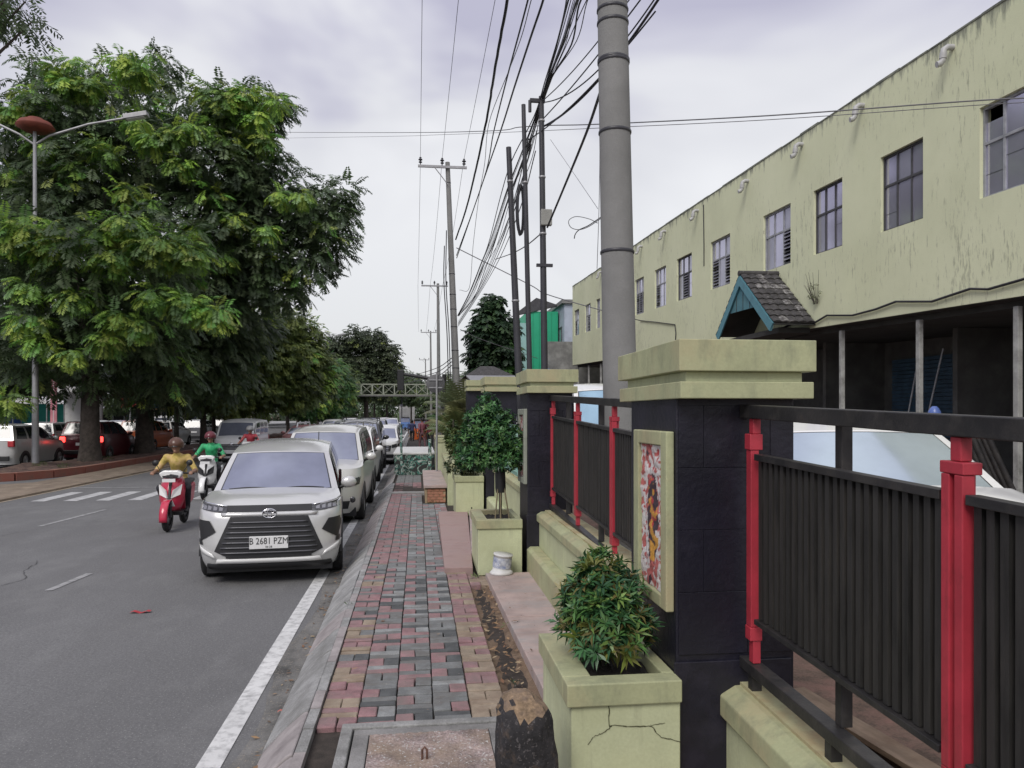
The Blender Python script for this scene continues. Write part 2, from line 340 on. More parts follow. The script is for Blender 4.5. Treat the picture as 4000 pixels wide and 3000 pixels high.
def pcol(c, yy, half, stack):
    q = rnd.random()+.05*math.sin(yy*3+c)
    if yy > 17.6: return 'g' if (c == 1 and q < .7) or yy > 20.5 else 'r'
    if yy > 9.3:
        if c == 0: return 'r' if q < .8 else 'g'
        if c == 1: return 'r' if q < .55 else 'g'
        if c == 4: return 'r' if q < .45 else 'l'
        return 'g' if q < .6 else ('l' if q < .85 else 'r')
    if c == 0: return 't' if q < .22 else ('r' if q < .7 else ('d' if q < .8 else 'g'))
    if c == 4: return 't' if (q < .45 or yy < 5.0) else 'r'
    if c == 5: return 't' if q < .6 else 'r'
    if half == 0 and not stack: return 'r' if q < .78 else 'g'
    return 'g' if q < .46 else ('d' if q < .70 else ('l' if q < .90 else 'r'))
MHX0, MHX1, MHY = -0.43, 0.56, 4.43
rest = MB(); count = 0; todo = []
for j in range(0, 139):
    y = 2.3+j*PY
    if 17.35 < y < 17.62: continue
    for c in range(6):
        x = PX0+c*PP+0.1132
        xs = x-PP/2
        if c == 5 and not (7.9 < y < 9.0 or 13.3 < y < 17.3 and False): continue
        if y-PY/2 < MHY and x+.1 > MHX0 and x-.1 < MHX1+.05: continue
        if c >= 3 and y > 15.3 and x > 0.05: continue
        if c == 5 and y > 8.3: continue
        st = (j+c) % 2 == 0
        for h in range(2):
            k = pcol(c, y, h, st)
            if st: p = (x, y-PY/4+h*PY/2, 0.0); a = 0.0
            else: p = (x-PP/4+h*PP/2, y, 0.0); a = 0.0
            todo.append((p, a, (k, 's' if st else 'q')))
todo.sort(key=lambda t: (t[0][0]*CT-t[0][1]*ST)**2*0+(t[0][1]))
vis = [t for t in todo if t[0][1] > 3.35]
hid = [t for t in todo if t[0][1] <= 3.35]
for (p, a, k) in vis[:300]:
    o = link('paver', rnd.choice(pav[k]), side, (p[0]+rnd.uniform(-.002, .002), p[1]+rnd.uniform(-.002, .002), 0.242+sidez(p[0], p[1])+rnd.uniform(-.004, .005)),
             (rnd.uniform(-.02, .02), rnd.uniform(-.018, .018), a+rnd.uniform(-.02, .02)))
for (p, a, k) in vis[300:]+hid:
    M4 = Matrix.Translation((p[0], p[1], 0.242+sidez(p[0], p[1])+rnd.uniform(-.003, .003))) @ Matrix.Rotation(a, 4, 'Z')
    me = pav[k][0]; rest.add([M4 @ v.co for v in me.vertices], [tuple(q.vertices) for q in me.polygons], me.materials[0])
o = rest.build('paver_field', side, kind='stuff')
# kerb: sloped stones, each its own part, with a thin cap strip behind
nst = 0; y = 0.8; rk = random.Random(5); kmesh = []
for s in range(4):
    L = 0.585; b = MB(); m = (m_kerb, m_kerb, m_kerb2, m_kerb)[s]
    prof = [(-0.935, 0.0), (-0.925, 0.055), (-0.80, 0.175), (-0.70, 0.262), (-0.668, 0.28), (-0.655, 0.28), (-0.655, 0.0)]
    b.prism([(x+0.79+rk.uniform(-.004, .004), z+rk.uniform(-.003, .003)) for x, z in prof], -L/2, L/2, m, 'y')
    me = b.mesh('kerb_stone'); kmesh.append(me)
while y < 62:
    o = link('kerb_stone', rk.choice(kmesh), side, (-0.79+rk.uniform(-.006, .006), y, rk.uniform(-.006, .006)), (0, rk.uniform(-.01, .01), rk.uniform(-.006, .006)))
    q = o.modifiers.new('bevel', 'BEVEL'); q.width = .012; q.segments = 2; q.limit_method = 'ANGLE'
    y += 0.60
y = 1.0
cs = MB(); cs.box(-0.03, 0.03, -0.145, 0.145, -.06, 0.0, m_kerb2); csm = cs.mesh('edging_stone'); cs = MB(); cs.box(-0.03, 0.03, -0.145, 0.145, -.06, 0.0, m_kerb); csm2 = cs.mesh('edging_stone')
while y < 20:
    link('edging_stone', rk.choice([csm, csm2, csm2]), side, (-0.619, y, 0.288+rk.uniform(-.003, .003)), (0, 0, rk.uniform(-.01, .01))); y += 0.297
# step between the two sidewalk levels
b = MB(); b.box(-0.62, 0.55, 17.30, 17.6, .2, .30, m_kerb); b.build('step_slab', side, bevel=.01)
# manhole
mh = empty('manhole_cover', ((MHX0+MHX1)/2, 3.95, 0.285), 0, 'concrete manhole cover with a lifting hook set in the brick sidewalk', 'manhole cover')
def lo(o, root):  # keep world placement under a moved empty
    o.matrix_parent_inverse = Matrix.Translation(-root.location); return o
b = MB()
x0, x1, y0, y1 = MHX0, MHX1, 3.35, MHY
for (a, bb, c, d) in ((x0, x1, y1-.065, y1), (x0, x1, y0, y0+.065), (x0, x0+.065, y0+.067, y1-.067), (x1-.065, x1, y0+.067, y1-.067)): b.box(a, bb, c, d, .2, .302, m_kerb)
lo(b.build('outer_frame', mh, bevel=.008), mh)
b = MB(); a0, a1, c0, c1 = x0+.075, x1-.075, y0+.075, y1-.075
m_mid = mat('worn_concrete', (0.22, 0.215, 0.21), 0.85, 0.2, 4, 0.5, 60, fine=.15)
for (a, bb, c, d) in ((a0, a1, c1-.07, c1), (a0, a1, c0, c0+.07), (a0, a0+.085, c0+.072, c1-.072), (a1-.085, a1, c0+.072, c1-.072)): b.box(a, bb, c, d, .2, .292, m_mid)
lo(b.build('inner_frame', mh, bevel=.006), mh)
b = MB(); m_agg = mat('pebbled_concrete', (0.27, 0.215, 0.205), 0.9, 0.35, 4, 1.0, 45, fine=.45, dirt=(0.33, 0.25, 0.18), damt=.55, dscale=3, speck=(.50, .49, .47), sscale=60)
b.grid(lambda u, v: (a0+.09+(a1-a0-.18)*u, c0+.077+(c1-c0-.154)*v, .292+.006*math.sin(u*23)*math.sin(v*19)+random.uniform(-.003, .003)), 40, 40, m_agg)
lo(b.build('pebbled_lid', mh), mh)
b = MB(); hk = (0.035, 3.93)
b.tube([(hk[0]-.012, hk[1], .29), (hk[0]-.012, hk[1], .345), (hk[0], hk[1], .36), (hk[0]+.012, hk[1], .345), (hk[0]+.012, hk[1], .29)], .006, mat('rusty_iron', (.14, .07, .05), .8, .3, 20))
lo(b.build('hook', mh), mh)
# dirt strip, broken bits
g = MB(); V = []; Fq = []
nr = 60
for j in range(nr+1):
    y = 3.0+j*0.09
    xl = 0.53+.02*math.sin(y*9); xr = float(np.interp(y, [3, 5.2, 8.0, 8.6], [0.80, 0.79, 0.74, .72]))
    for i in range(9):
        u = i/8; x = xl+(xr-xl)*u; V.append((x, y, 0.262+(-.035*math.sin(u*PI)+random.uniform(-.012, .012) if 0 < i < 8 else 0)))
for j in range(nr):
    for i in range(8):
        a = j*9+i; Fq.append((a, a+1, a+10, a+9))
g.add(V, Fq, m_soil, True); g.build('soil_strip', kind='stuff', label='dry brown soil strip with litter beside the brick sidewalk')
# leaf litter and crumbs on soil/gutter
rl = np.random.RandomState(3)
def scatter_flakes(name, regions, n, cols, smin, smax, label, flat=.3):
    V = []; F = []; C = []
    for (xa, xb, ya, yb, z), k in regions:
        for i in range(int(n*k)):
            x = rl.uniform(xa, xb); y = rl.uniform(ya, yb); s = rl.uniform(smin, smax); a = rl.uniform(0, 2*PI)
            d = np.array([math.cos(a), math.sin(a), rl.uniform(-flat, flat)])*s; e_ = np.array([-math.sin(a), math.cos(a), rl.uniform(-flat, flat)])*s*.45
            p = np.array([x, y, z+s*.25+.002]); i0 = len(V); V += [p-d, p+e_, p+d, p-e_]; F.append((i0, i0+1, i0+2, i0+3)); C += [cols[rl.randint(len(cols))]]*4
    me = fast_mesh(name, np.array(V), np.array(F), mat(name+'_leaf', (1, 1, 1), .8, 0, attr='tint'), np.array(C))
    return tag(link(name, me), label, None, None, 'stuff')
scatter_flakes('grit', [((-.6, .54, 4.5, 12, .283), .5), ((-1.1, -.7, 3, 12, .02), .25), ((.55, 1.2, 4.4, 8.3, .34), .25)], 1500, [(.10, .09, .08), (.30, .29, .27), (.20, .15, .11)], .003, .008, 'fine grit and crumbs lying on the sidewalk and gutter')
scatter_flakes('leaf_litter', [((.56, .76, 3.4, 8.4, .27), .45), ((-1.05, -.93, 2.5, 16, .01), .28), ((-13.8, -11.8, 25.5, 60, .27), 1.1), ((-.9, -.7, 3, 10, .19), .03), ((.8, 1.15, 4.5, 8, .345), .02), ((-.6, .5, 4.5, 12, .29), .03), ((1.7, 3.5, 1.5, 9, .31), .2)], 520,
               [(.22, .13, .07), (.30, .19, .10), (.12, .08, .05), (.34, .26, .16), (.17, .09, .05)], .012, .032, 'dry brown leaves scattered in the gutter and soil')
# litter on the road
b = MB(); b.grid(lambda u, v: (-2.98+.20*u, 8.3+.06*v, .012+.012*math.sin(u*9)), 6, 2, mat('red_scrap', (.40, .03, .04), .6, 0)); b.build('litter', label='thin red scrap lying on the asphalt ahead of the silver car', cat='litter')
b = MB(); b.grid(lambda u, v: (-4.45+.10*u, 8.35+.08*v, .012+.02*math.sin(u*5+v*3)), 4, 3, mat('white_scrap', (.6, .6, .6), .7, 0)); b.build('litter', label='small white paper scrap lying on the open grey lane', cat='litter')
b = MB(); b.grid(lambda u, v: (-0.96+.07*u, 5.35+.03*v, .03+.012*math.sin(u*5)), 4, 2, mat('red_leaf', (.42, .13, .10), .6, 0)); b.build('litter', label='reddish dry leaf in the gutter by the sloped kerb', cat='litter')
# slabs to the right of the pavers
def slab(name, pts, z0, z1, m, label, bevel=.006):
    b = MB(); b.prism(pts, z0, z1, m); return b.build(name, side, label=None, bevel=bevel)
nsl = 5; yy = [2.2, 3.6, 5.0, 6.45, 8.25]
for i in range(4):
    xl0, xl1 = (float(np.interp(q, [3, 5.2, 8.0], [.80, .785, .735])) for q in (yy[i], yy[i+1]))
    slab('pale_slab', [(xl0, yy[i]+.004), (1.26, yy[i]+.004), (1.26, yy[i+1]-.004), (xl1, yy[i+1]-.004)], .15, .335+.004*(i % 2), m_tileslab, '')
slab('pale_slab', [(1.27, 2.2), (1.9, 2.2), (1.9, 3.5), (1.27, 3.5)], .15, .34, m_pinkslab, '')
for i in range(3):
    ya, yb = 8.55+i*1.65, 8.55+(i+1)*1.65-.012
    fx = lambda y, a, b_: a+(b_-a)*(y-8.55)/4.9
    slab('pink_slab', [(fx(ya, .30, .36), ya), (fx(ya, .62, .88), ya), (fx(yb, .62, .88), yb), (fx(yb, .30, .36), yb)], .2, .345+.003*i, m_pinkslab, '')
slab('cream_slab', [(.66, 9.42), (1.28, 9.42), (1.28, 13.3), (.90, 13.3)], .2, .375, m_tileslab, '')
# ---- boulder
def boulder(name, loc, s, seed, m, label, sub=4):
    b = bmesh.new(); bmesh.ops.create_icosphere(b, subdivisions=sub, radius=1)
    from mathutils import noise as mn
    for v in b.verts:
        p = v.co.copy(); q = Vector((abs(p.x)**.55*(1 if p.x > 0 else -1), abs(p.y)**.6*(1 if p.y > 0 else -1), abs(p.z)**.5*(1 if p.z > 0 else -1)))
        q = q.lerp(p, .25); d = mn.fractal(p*1.6+Vector((seed, 0, 0)), 1, 2, 4)*.16+mn.noise(p*7+Vector((seed, 3, 0)))*.04
        v.co = Vector((q.x*s[0]*(1+d), q.y*s[1]*(1+d), q.z*s[2]*(1+d*.5)))
    me = bpy.data.meshes.new(name); b.to_mesh(me); b.free()
    for p in me.polygons: p.use_smooth = True
    me.materials.append(m)
    o = link(name, me, None, loc); return tag(o, label, 'rock')
m_rock = mat('blackened_stone', (0.028, 0.026, 0.028), 0.9, 0.3, 6, 1.0, 30, fine=.3, dirt=(.10, .07, .05), damt=.22, dscale=16, speck=(.10, .09, .09), sscale=70)
m_rockt = mat('broken_stone_face', (0.27, 0.19, 0.12), 0.95, 0.3, 8, 1.0, 40, fine=.35, dirt=(.13, .10, .09), damt=.5, dscale=9)
o = boulder('stone_marker', (0.455, 3.13, 0.55), (.122, .12, .36), 4.2, m_rock, 'squat blackened stone with a broken tan top beside the near planter')
o.data.materials.append(m_rockt)
for p in o.data.polygons:
    if p.normal.z > .45 and p.center.z > .29: p.material_index = 1
o.rotation_euler = (0, R(-4), R(8)); o['category'] = 'stone'
b = boulder('stone_chunk', (1.30, 6.0, .0), (.01, .01, .01), 1, m_kerb, 'x') if False else None
# ================================================================ BUILDING WITH OVERHANGING UPPER STOREY
FX = 8.9
bld = empty('shop_building', (FX, 5, 0), 0, 'long pale green two storey building with weathered walls and a row of upper windows', 'building')
m_fac = mat('weathered_green_plaster', (0.63, 0.655, 0.445), 0.85, 0.05, 0.5, 0.15, 30, fine=.04, dirt=(0.70, 0.72, 0.51), damt=.55, dscale=.35)
def facade_mat():
    m = m_fac; t = m.node_tree; n = t.nodes.new; l = t.links.new; b = t.nodes['Principled BSDF']
    src = b.inputs['Base Color'].links[0].from_socket
    geo = n('ShaderNodeNewGeometry')
    mp_ = n('ShaderNodeMapping'); mp_.inputs['Scale'].default_value = (3.2, 11, 2.2); l(geo.outputs['Position'], mp_.inputs['Vector'])
    q = n('ShaderNodeTexNoise'); q.inputs['Scale'].default_value = 1.6; q.inputs['Detail'].default_value = 9; q.inputs['Roughness'].default_value = .72; l(mp_.outputs['Vector'], q.inputs['Vector'])
    q2 = n('ShaderNodeTexNoise'); q2.inputs['Scale'].default_value = .55; q2.inputs['Detail'].default_value = 3; l(geo.outputs['Position'], q2.inputs['Vector'])
    a = n('ShaderNodeMath'); a.operation = 'MULTIPLY_ADD'; l(q2.outputs['Fac'], a.inputs[0]); a.inputs[1].default_value = .35; l(q.outputs['Fac'], a.inputs[2])
    r_ = n('ShaderNodeMapRange'); r_.inputs['From Min'].default_value = .745; r_.inputs['From Max'].default_value = .85; r_.inputs['To Max'].default_value = .5; l(a.outputs[0], r_.inputs['Value'])
    x = n('ShaderNodeMix'); x.data_type = 'RGBA'; l(r_.outputs[0], x.inputs['Factor']); l(src, x.inputs['A']); x.inputs['B'].default_value = (.14, .14, .10, 1)
    # water grime that runs down from the parapet and along the lower lip
    sp = n('ShaderNodeSeparateXYZ'); l(geo.outputs['Position'], sp.inputs[0])
    h = n('ShaderNodeMath'); h.operation = 'MULTIPLY_ADD'; l(sp.outputs['Y'], h.inputs[0]); h.inputs[1].default_value = -K; l(sp.outputs['Z'], h.inputs[2])
    g1 = n('ShaderNodeMapRange'); g1.inputs['From Min'].default_value = 7.55; g1.inputs['From Max'].default_value = 8.1; l(h.outputs[0], g1.inputs['Value'])
    mp3 = n('ShaderNodeMapping'); mp3.inputs['Scale'].default_value = (1, 3.2, .55); l(geo.outputs['Position'], mp3.inputs['Vector'])
    q3 = n('ShaderNodeTexNoise'); q3.inputs['Scale'].default_value = 1.5; q3.inputs['Detail'].default_value = 8; q3.inputs['Roughness'].default_value = .7; l(mp3.outputs['Vector'], q3.inputs['Vector'])
    a2 = n('ShaderNodeMath'); a2.operation = 'MULTIPLY_ADD'; l(g1.outputs[0], a2.inputs[0]); a2.inputs[1].default_value = .33; l(q3.outputs['Fac'], a2.inputs[2])
    r2 = n('ShaderNodeMapRange'); r2.inputs['From Min'].default_value = .72; r2.inputs['From Max'].default_value = .86; r2.inputs['To Max'].default_value = .75; l(a2.outputs[0], r2.inputs['Value'])
    y = n('ShaderNodeMix'); y.data_type = 'RGBA'; l(r2.outputs[0], y.inputs['Factor']); l(x.outputs['Result'], y.inputs['A']); y.inputs['B'].default_value = (.115, .125, .11, 1)
    l(y.outputs['Result'], b.inputs['Base Color'])
facade_mat()
WIN = [(9.75, 11.04), (12.4, 13.64), (14.97, 16.14), (17.2, 18.65), (20.75, 22.2), (23.8, 25.25), (26.4, 27.7), (29.1, 30.3), (32, 33.2), (34.5, 35.5), (36.35, 37.15), (38.4, 39.7), (41.2, 42.5)]
Z0, Z1, ZT, ZB = 5.15, 6.6, 8.07, 3.5
def blo(o): o.matrix_parent_inverse = Matrix.Translation((-FX, -5, 0)); return o
b = MB(); y = 3.0
def wallseg(ya, yb, za, zb, x0=FX, x1=FX+.2):
    n_ = max(1, int((yb-ya)/.5))
    for k in range(n_):
        a, c = ya+(yb-ya)*k/n_, ya+(yb-ya)*(k+1)/n_; b.box(x0, x1, a, c, za, zb, m_fac)
b = MB(); b.box(FX, FX+.2, 3.0, 43.0, ZB, Z0, m_fac); b.box(FX, FX+.2, 3.0, 43.0, Z1, ZT-.02, m_fac)
prev = 3.0
for (a, c) in WIN: b.box(FX, FX+.2, prev, a, Z0, Z1, m_fac); prev = c
b.box(FX, FX+.2, prev, 43.0, Z0, Z1, m_fac)
b.box(FX+.2, 20, 42.8, 43.0, ZB, ZT-.03, m_fac); b.box(FX+.2, 20, 3.0, 3.2, ZB, ZT-.03, m_fac)
blo(b.build('wall', bld, shear=True))
b = MB(); rp_ = random.Random(2); yy_ = 3.0
while yy_ < 43:
    L = rp_.uniform(.5, 1.1); b.box(FX-.012, FX+.21, yy_, min(yy_+L, 43), ZT-.02, ZT+rp_.uniform(.005, .03), mat('mossy_parapet_edge', (.12, .13, .11), .9, .3, 6, .6, 30, dirt=(.30, .31, .24), damt=.6, dscale=4)); yy_ += L
blo(b.build('parapet_coping', bld, shear=True))
b = MB(); b.box(FX+.2, 20, 3.2, 42.8, ZT-.5, ZT-.3, m_concrete); blo(b.build('roof', bld, shear=True))
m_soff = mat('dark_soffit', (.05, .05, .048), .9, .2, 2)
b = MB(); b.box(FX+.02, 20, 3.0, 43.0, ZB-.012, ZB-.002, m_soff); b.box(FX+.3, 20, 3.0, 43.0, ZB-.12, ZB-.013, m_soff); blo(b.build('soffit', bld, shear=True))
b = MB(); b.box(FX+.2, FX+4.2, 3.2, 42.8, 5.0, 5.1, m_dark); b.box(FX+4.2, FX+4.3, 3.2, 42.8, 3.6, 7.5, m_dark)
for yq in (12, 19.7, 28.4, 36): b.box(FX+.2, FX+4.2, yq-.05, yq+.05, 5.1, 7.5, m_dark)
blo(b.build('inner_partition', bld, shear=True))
m_frame = mat('weathered_window_frame', (.30, .31, .33), .6, .2, 6, .1, 40)
m_framed = mat('dark_window_frame', (.055, .055, .06), .6, .2, 6)
m_glass = mat('sky_reflecting_pane', (.52, .51, .64), .10, .05, 1.2, 0, 10, metal=.65, spec=.8)
m_glass2 = mat('dusty_pane', (.36, .36, .44), .22, .1, 1.5, 0, 10, metal=.5, spec=.7)
m_glassd = mat('open_dark_pane', (.02, .02, .025), .3, .1, 2)
rw = random.Random(8)
def shz(y): return K*y
louv = {0: set(), 1: set(), 2: set(), 3: {2}, 4: {0, 2}, 5: {1}, 6: {0}, 7: {0, 1, 2}}
for wi, (a, c) in enumerate(WIN):
    W = c-a; fr = m_framed if wi in (1, 2, 5) else m_frame
    wo = empty('window', (FX, c, Z0+shz(c))); wo.parent = bld; wo.matrix_parent_inverse = Matrix.Translation((-FX, -5, 0))
    # local: y runs 0..-W (towards camera), z 0..1.45, shear with y
    def LB(name, boxes, m, bevel=0):
        q = MB()
        for (x0, x1, y0, y1, z0, z1) in boxes: q.box(x0, x1, y0, y1, z0, z1, m)
        q.v = [(x, y, z+K*y) for x, y, z in q.v]; return q.build(name, wo, bevel=bevel)
    HH = Z1-Z0; zm = HH*.60; cols = [0, -W/3, -2*W/3, -W]
    t = .022
    LB('window_frame', [(.06, .12, -W+.002, -W+.04, .002, HH-.002), (.06, .12, -.04, -.002, .002, HH-.002), (.06, .12, -W+.041, -.041, .002, .035), (.06, .12, -W+.041, -.041, HH-.045, HH-.002)], fr)
    LB('mullion', [(.065, .115, -W+.041, -.041, zm-t, zm+t)]+[(.068, .113, q-t, q+t, .036, zm-t-.001) for q in cols[1:3]]+[(.068, .113, q-t, q+t, zm+t+.001, HH-.046) for q in cols[1:3]], fr)
    for ci in range(3):
        ya, yb = cols[ci+1]+t, cols[ci]-t
        for row, (za, zb) in enumerate(((.036, zm-t), (zm+t, HH-.045))):
            if row == 0 and ci in louv.get(wi, {rw.randint(0, 2)}):
                nl = 9
                for k in range(nl):
                    z = za+(zb-za)*(k+.5)/nl
                    q = MB(); q.add([(.055, ya, z-.035), (.055, yb, z-.035), (.105, yb, z+.03), (.105, ya, z+.03)], [(0, 1, 2, 3)], m_glass2 if rw.random() < .8 else m_glassd)
                    q.v = [(x, y, z_+K*y) for x, y, z_ in q.v]; q.build('louvre', wo, solid=.006)
                continue
            if wi == 0 and ci == 0 and row == 1:
                LB('pane', [(.09, .094, ya, yb, za, za+.30)], m_glass)
                continue
            mm = m_glass if rw.random() < .72 else m_glass2
            if wi == 4 and ci == 0 and row == 0: mm = m_glassd
            o = LB('pane', [(.088, .094, ya, yb, za, zb)], mm); o.rotation_euler = (rw.uniform(-.004, .004), 0, rw.uniform(-.02, .02)) if False else (0, 0, 0)
            if mm is m_glass and row == 0 and rw.random() < .5:
                k = rw.uniform(.35, .65); LB('crack_line', [(.084, .087, ya, yb, za+(zb-za)*k, za+(zb-za)*k+.008)], m_framed)
    if wi in (1, 2, 3, 4):
        pass
# spouts
for (y, z) in ((11.64, 7.84), (14.2, 7.82), (16.63, 7.82), (19.54, 7.76), (23.22, 7.82), (26.41, 7.82), (29.3, 7.82), (32.5, 7.82), (36, 7.82)):
    z += K*y
    b = MB(); b.tube([(FX, y, z), (FX-.10, y, z), (FX-.16, y+.01, z-.04), (FX-.17, y+.015, z-.14), (FX-.175, y+.02, z-.22), (FX-.21, y+.03, z-.27), (FX-.27, y+.04, z-.285)], .052, mat('pvc_pipe', (.42, .42, .42), .5, .1, 5), 10)
    b.tube([(FX-.165, y+.012, z-.10), (FX-.172, y+.018, z-.19)], .062, MATS['pvc_pipe'], 10)
    blo(b.build('rain_spout', bld))
# ground floor: back wall, columns, shutters, clutter
m_colp = mat('column_plaster', (.36, .365, .35), .8, .15, 3, .1, 30, dirt=(.13, .13, .12), damt=.5, dscale=4)
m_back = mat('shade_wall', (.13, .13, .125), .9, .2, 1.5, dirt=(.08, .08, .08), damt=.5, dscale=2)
for y in (5.6, 8.0, 10.45, 12.72, 15.25, 17.9, 20.6, 23.3, 26, 28.7, 31.4, 34.1, 36.8, 39.5, 42.2):
    b = MB(); b.box(FX+.12, FX+.20, y-.05, y+.05, .26, ZB-.122, m_colp); blo(b.build('column', bld, shear=True, bevel=.006))
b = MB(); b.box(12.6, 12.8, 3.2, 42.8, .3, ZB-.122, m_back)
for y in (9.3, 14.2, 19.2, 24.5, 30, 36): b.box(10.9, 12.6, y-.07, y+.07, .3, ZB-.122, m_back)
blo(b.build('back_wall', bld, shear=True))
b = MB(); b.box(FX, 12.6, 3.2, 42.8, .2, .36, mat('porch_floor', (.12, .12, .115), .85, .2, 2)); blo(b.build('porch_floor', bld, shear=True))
m_shut = mat('blue_shutter', (.05, .10, .16), .5, .2, 3, 0)
for (ya, yb, m) in ((16.1, 18.6, m_shut), (11.0, 12.9, mat('grey_shutter', (.09, .09, .09), .6, .2, 3))):
    so = empty('roller_shutter', (12.5, ya, 0)); so.parent = bld; so.matrix_parent_inverse = Matrix.Translation((-FX, -5, 0))
    for k in range(26):
        b = MB(); z = .38+k*.1; b.box(-.03-.012*(k % 2), .0, 0, yb-ya, z+K*ya, z+.088+K*ya, m); b.build('slat', so)
b = MB(); b.box(11.2, 11.5, 10.1, 11.2, 2.55, 3.2, m_framed)
for k in range(4): b.box(11.17, 11.2, 10.2, 11.1, 2.65+k*.13, 2.7+k*.13, m_frame)
tag(b.build('vent_box', shear=True), 'dark louvred vent box hung under the overhang of the green building', 'vent')
for (x, y0, z, dx, dy, h, lb) in ((10.0, 14.75, .36, .0, -.25, 2.35, 'left pale pole leaning in the dark shopfront beside a column'), (10.0, 14.2, .36, 0, -.45, 2.55, 'longer pale pole leaning in the dark shopfront near the doorway')):
    b = MB(); b.tube([(x, y0, z+K*y0), (x+.3, y0+dy, z+h+K*y0)], .018, m_frame, 6); tag(b.build('leaning_pole'), lb, 'pole')
# a blue-capped water drum seen over the fence
b = MB(); b.lathe([(0, 0), (.08, 0), (.09, .03), (.09, .10), (.06, .16), (.03, .19), (0, .19)], (0, 0, 0), mat('blue_bottle', (.10, .16, .42), .3, .1, 5)); p = at(3650, 1610, 11.4)
o = b.build('water_bottle'); o.location = (p.x, p.y, p.z-.1); tag(o, 'blue topped water bottle on a stand in front of the shopfront', 'bottle')
b = MB(); b.tube([(0, 0, 0), (0, 0, p.z-.1-.66)], .03, m_frame, 8); b.box(-.2, .2, -.2, .2, p.z-.14-.66, p.z-.1-.66, m_frame); o = b.build('stand'); o.location = (p.x, p.y, .66); tag(o, 'thin metal stand under the blue topped water bottle', 'stand')
# cable running along the lower lip
cp = [(4000, 1090), (3860, 1130), (3790, 1128), (3640, 1178), (3500, 1178), (3420, 1208), (3330, 1232), (3230, 1232), (3180, 1262), (3110, 1258), (3060, 1280), (3030, 1285)]
def onx(px, py, x):
    r_ = (px-CX)/F_; y = (x*CT-r_*x*ST)/(r_*CT+ST); Z = y*CT+x*ST; return Vector((x, y, EYE+(HY-py)*Z/F_))
b = MB(); b.tube([onx(4200, 1030, FX-.04)]+[onx(a, c, FX-.04) for a, c in cp], .022, m_wire, 6); tag(b.build('black_cable'), 'black cable sagging along the lower edge of the green upper wall', 'cable')
b = MB(); b.tube([onx(a, c, FX-.03) for a, c in ((2500, 1252), (2560, 1258), (2636, 1268), (2640, 1300), (2638, 1340))], .018, m_wire, 6); tag(b.build('black_cable'), 'short wall cable that turns down a conduit on the green wall beside the big pole', 'cable')
b = MB(); b.tube([onx(2748, 800, FX-.01), onx(2750, 960, FX-.012), onx(2750, 1040, FX-.01)], .02, m_wire, 5); tag(b.build('drain_stain_pipe'), 'thin dark downpipe under a roof spout between two upper windows', 'pipe')
# ---- gable porch roof over the entrance
RY, RX0, RX1 = 17.83, 7.91, FX
zr, zl = 5.52, 4.12
gb = empty('gabled_porch', (RX1, RY, 4.0), 0, 'small teal gabled porch roof with old clay tiles on the green facade', 'porch roof')
def glo(o): o.matrix_parent_inverse = Matrix.Translation((-RX1, -RY, -4.0)); return o
m_teal = mat('teal_fascia', (.10, .27, .33), .6, .12, 4, .1, 30, dirt=(.07, .16, .2), damt=.5, dscale=4)
m_tealp = mat('teal_gable_board', (.07, .19, .235), .7, .15, 4, .15, 30, dirt=(.10, .22, .24), damt=.5, dscale=3)
m_tiled = mat('old_clay_tile', (.055, .052, .053), .9, .35, 7, .8, 30, dirt=(.30, .29, .28), damt=.12, dscale=9)
m_tileb = mat('broken_clay_tile', (.075, .07, .07), .9, .3, 7, .8, 30, dirt=(.42, .41, .40), damt=.5, dscale=11)
yn, yf_ = 16.05, 19.3   # near and far eave
for (ya, za) in ((yn, zl), (yf_, zl+.05)):
    d = Vector((0, RY-ya, zr-za)); L = d.length; nrm = Vector((0, -(zr-za), (RY-ya))).normalized(); nrm = nrm if nrm.z > 0 else -nrm
    b = MB(); q0 = Vector((RX0-.03, ya, za)); q1 = Vector((RX0-.03, RY, zr))
    w_ = -nrm*.20
    b.add([q0, q1, q1+Vector((0, 0, -.26)), q0+w_+Vector((0, (RY-ya)*.02, 0)), q0+Vector((.04, 0, 0)), q1+Vector((.04, 0, 0)), q1+Vector((.04, 0, -.26)), q0+w_+Vector((.04, 0, 0))], [(0, 1, 2, 3), (4, 7, 6, 5), (0, 4, 5, 1), (1, 5, 6, 2), (2, 6, 7, 3), (3, 7, 4, 0)], m_teal)
    glo(b.build('fascia_board', gb))
    b = MB(); b.add([(RX0, ya, za-.03), (RX0, RY, zr-.03), (RX1, RY, zr-.03), (RX1, ya, za-.03)], [(0, 1, 2, 3)], m_soff); glo(b.build('roof_board', gb, solid=.02))
    rows, cols = 9, 5
    for rI in range(rows):
        for cI in range(cols):
            if rI < 2 and cI == 4 and ya == yn: pass
            t0, t1 = rI/rows, (rI+1)/rows+.02; x0 = RX0-.02+(RX1-RX0)*cI/cols; x1 = x0+(RX1-RX0)/cols*1.02
            def P(t, x, lift): return Vector((x, ya, za))+d*t+nrm*lift
            mm = m_tileb if (ya == yn and rw.random() < (.45 if 2 < rI < 8 and cI > 0 else .12)) else m_tiled
            b = MB(); vs = []
            for t, lf in ((t0, .05), (t1, .018)):
                for k in range(5):
                    x = x0+(x1-x0)*k/4; vs.append(P(t, x, lf+.03*math.sin(k/4*PI*1.0)+rw.uniform(-.004, .004)))
            vs += [P(t0, x0+(x1-x0)*k/4, .02) for k in range(5)]
            b.add(vs, [(k, k+1, k+6, k+5) for k in range(4)]+[(k+10, k+11, k+1, k) for k in range(4)], mm); glo(b.build('roof_tile', gb))
b = MB(); b.tube([(RX0-.04, RY, zr+.04), (RX1, RY, zr+.05)], .07, m_tiled, 8); glo(b.build('ridge_tile', gb))
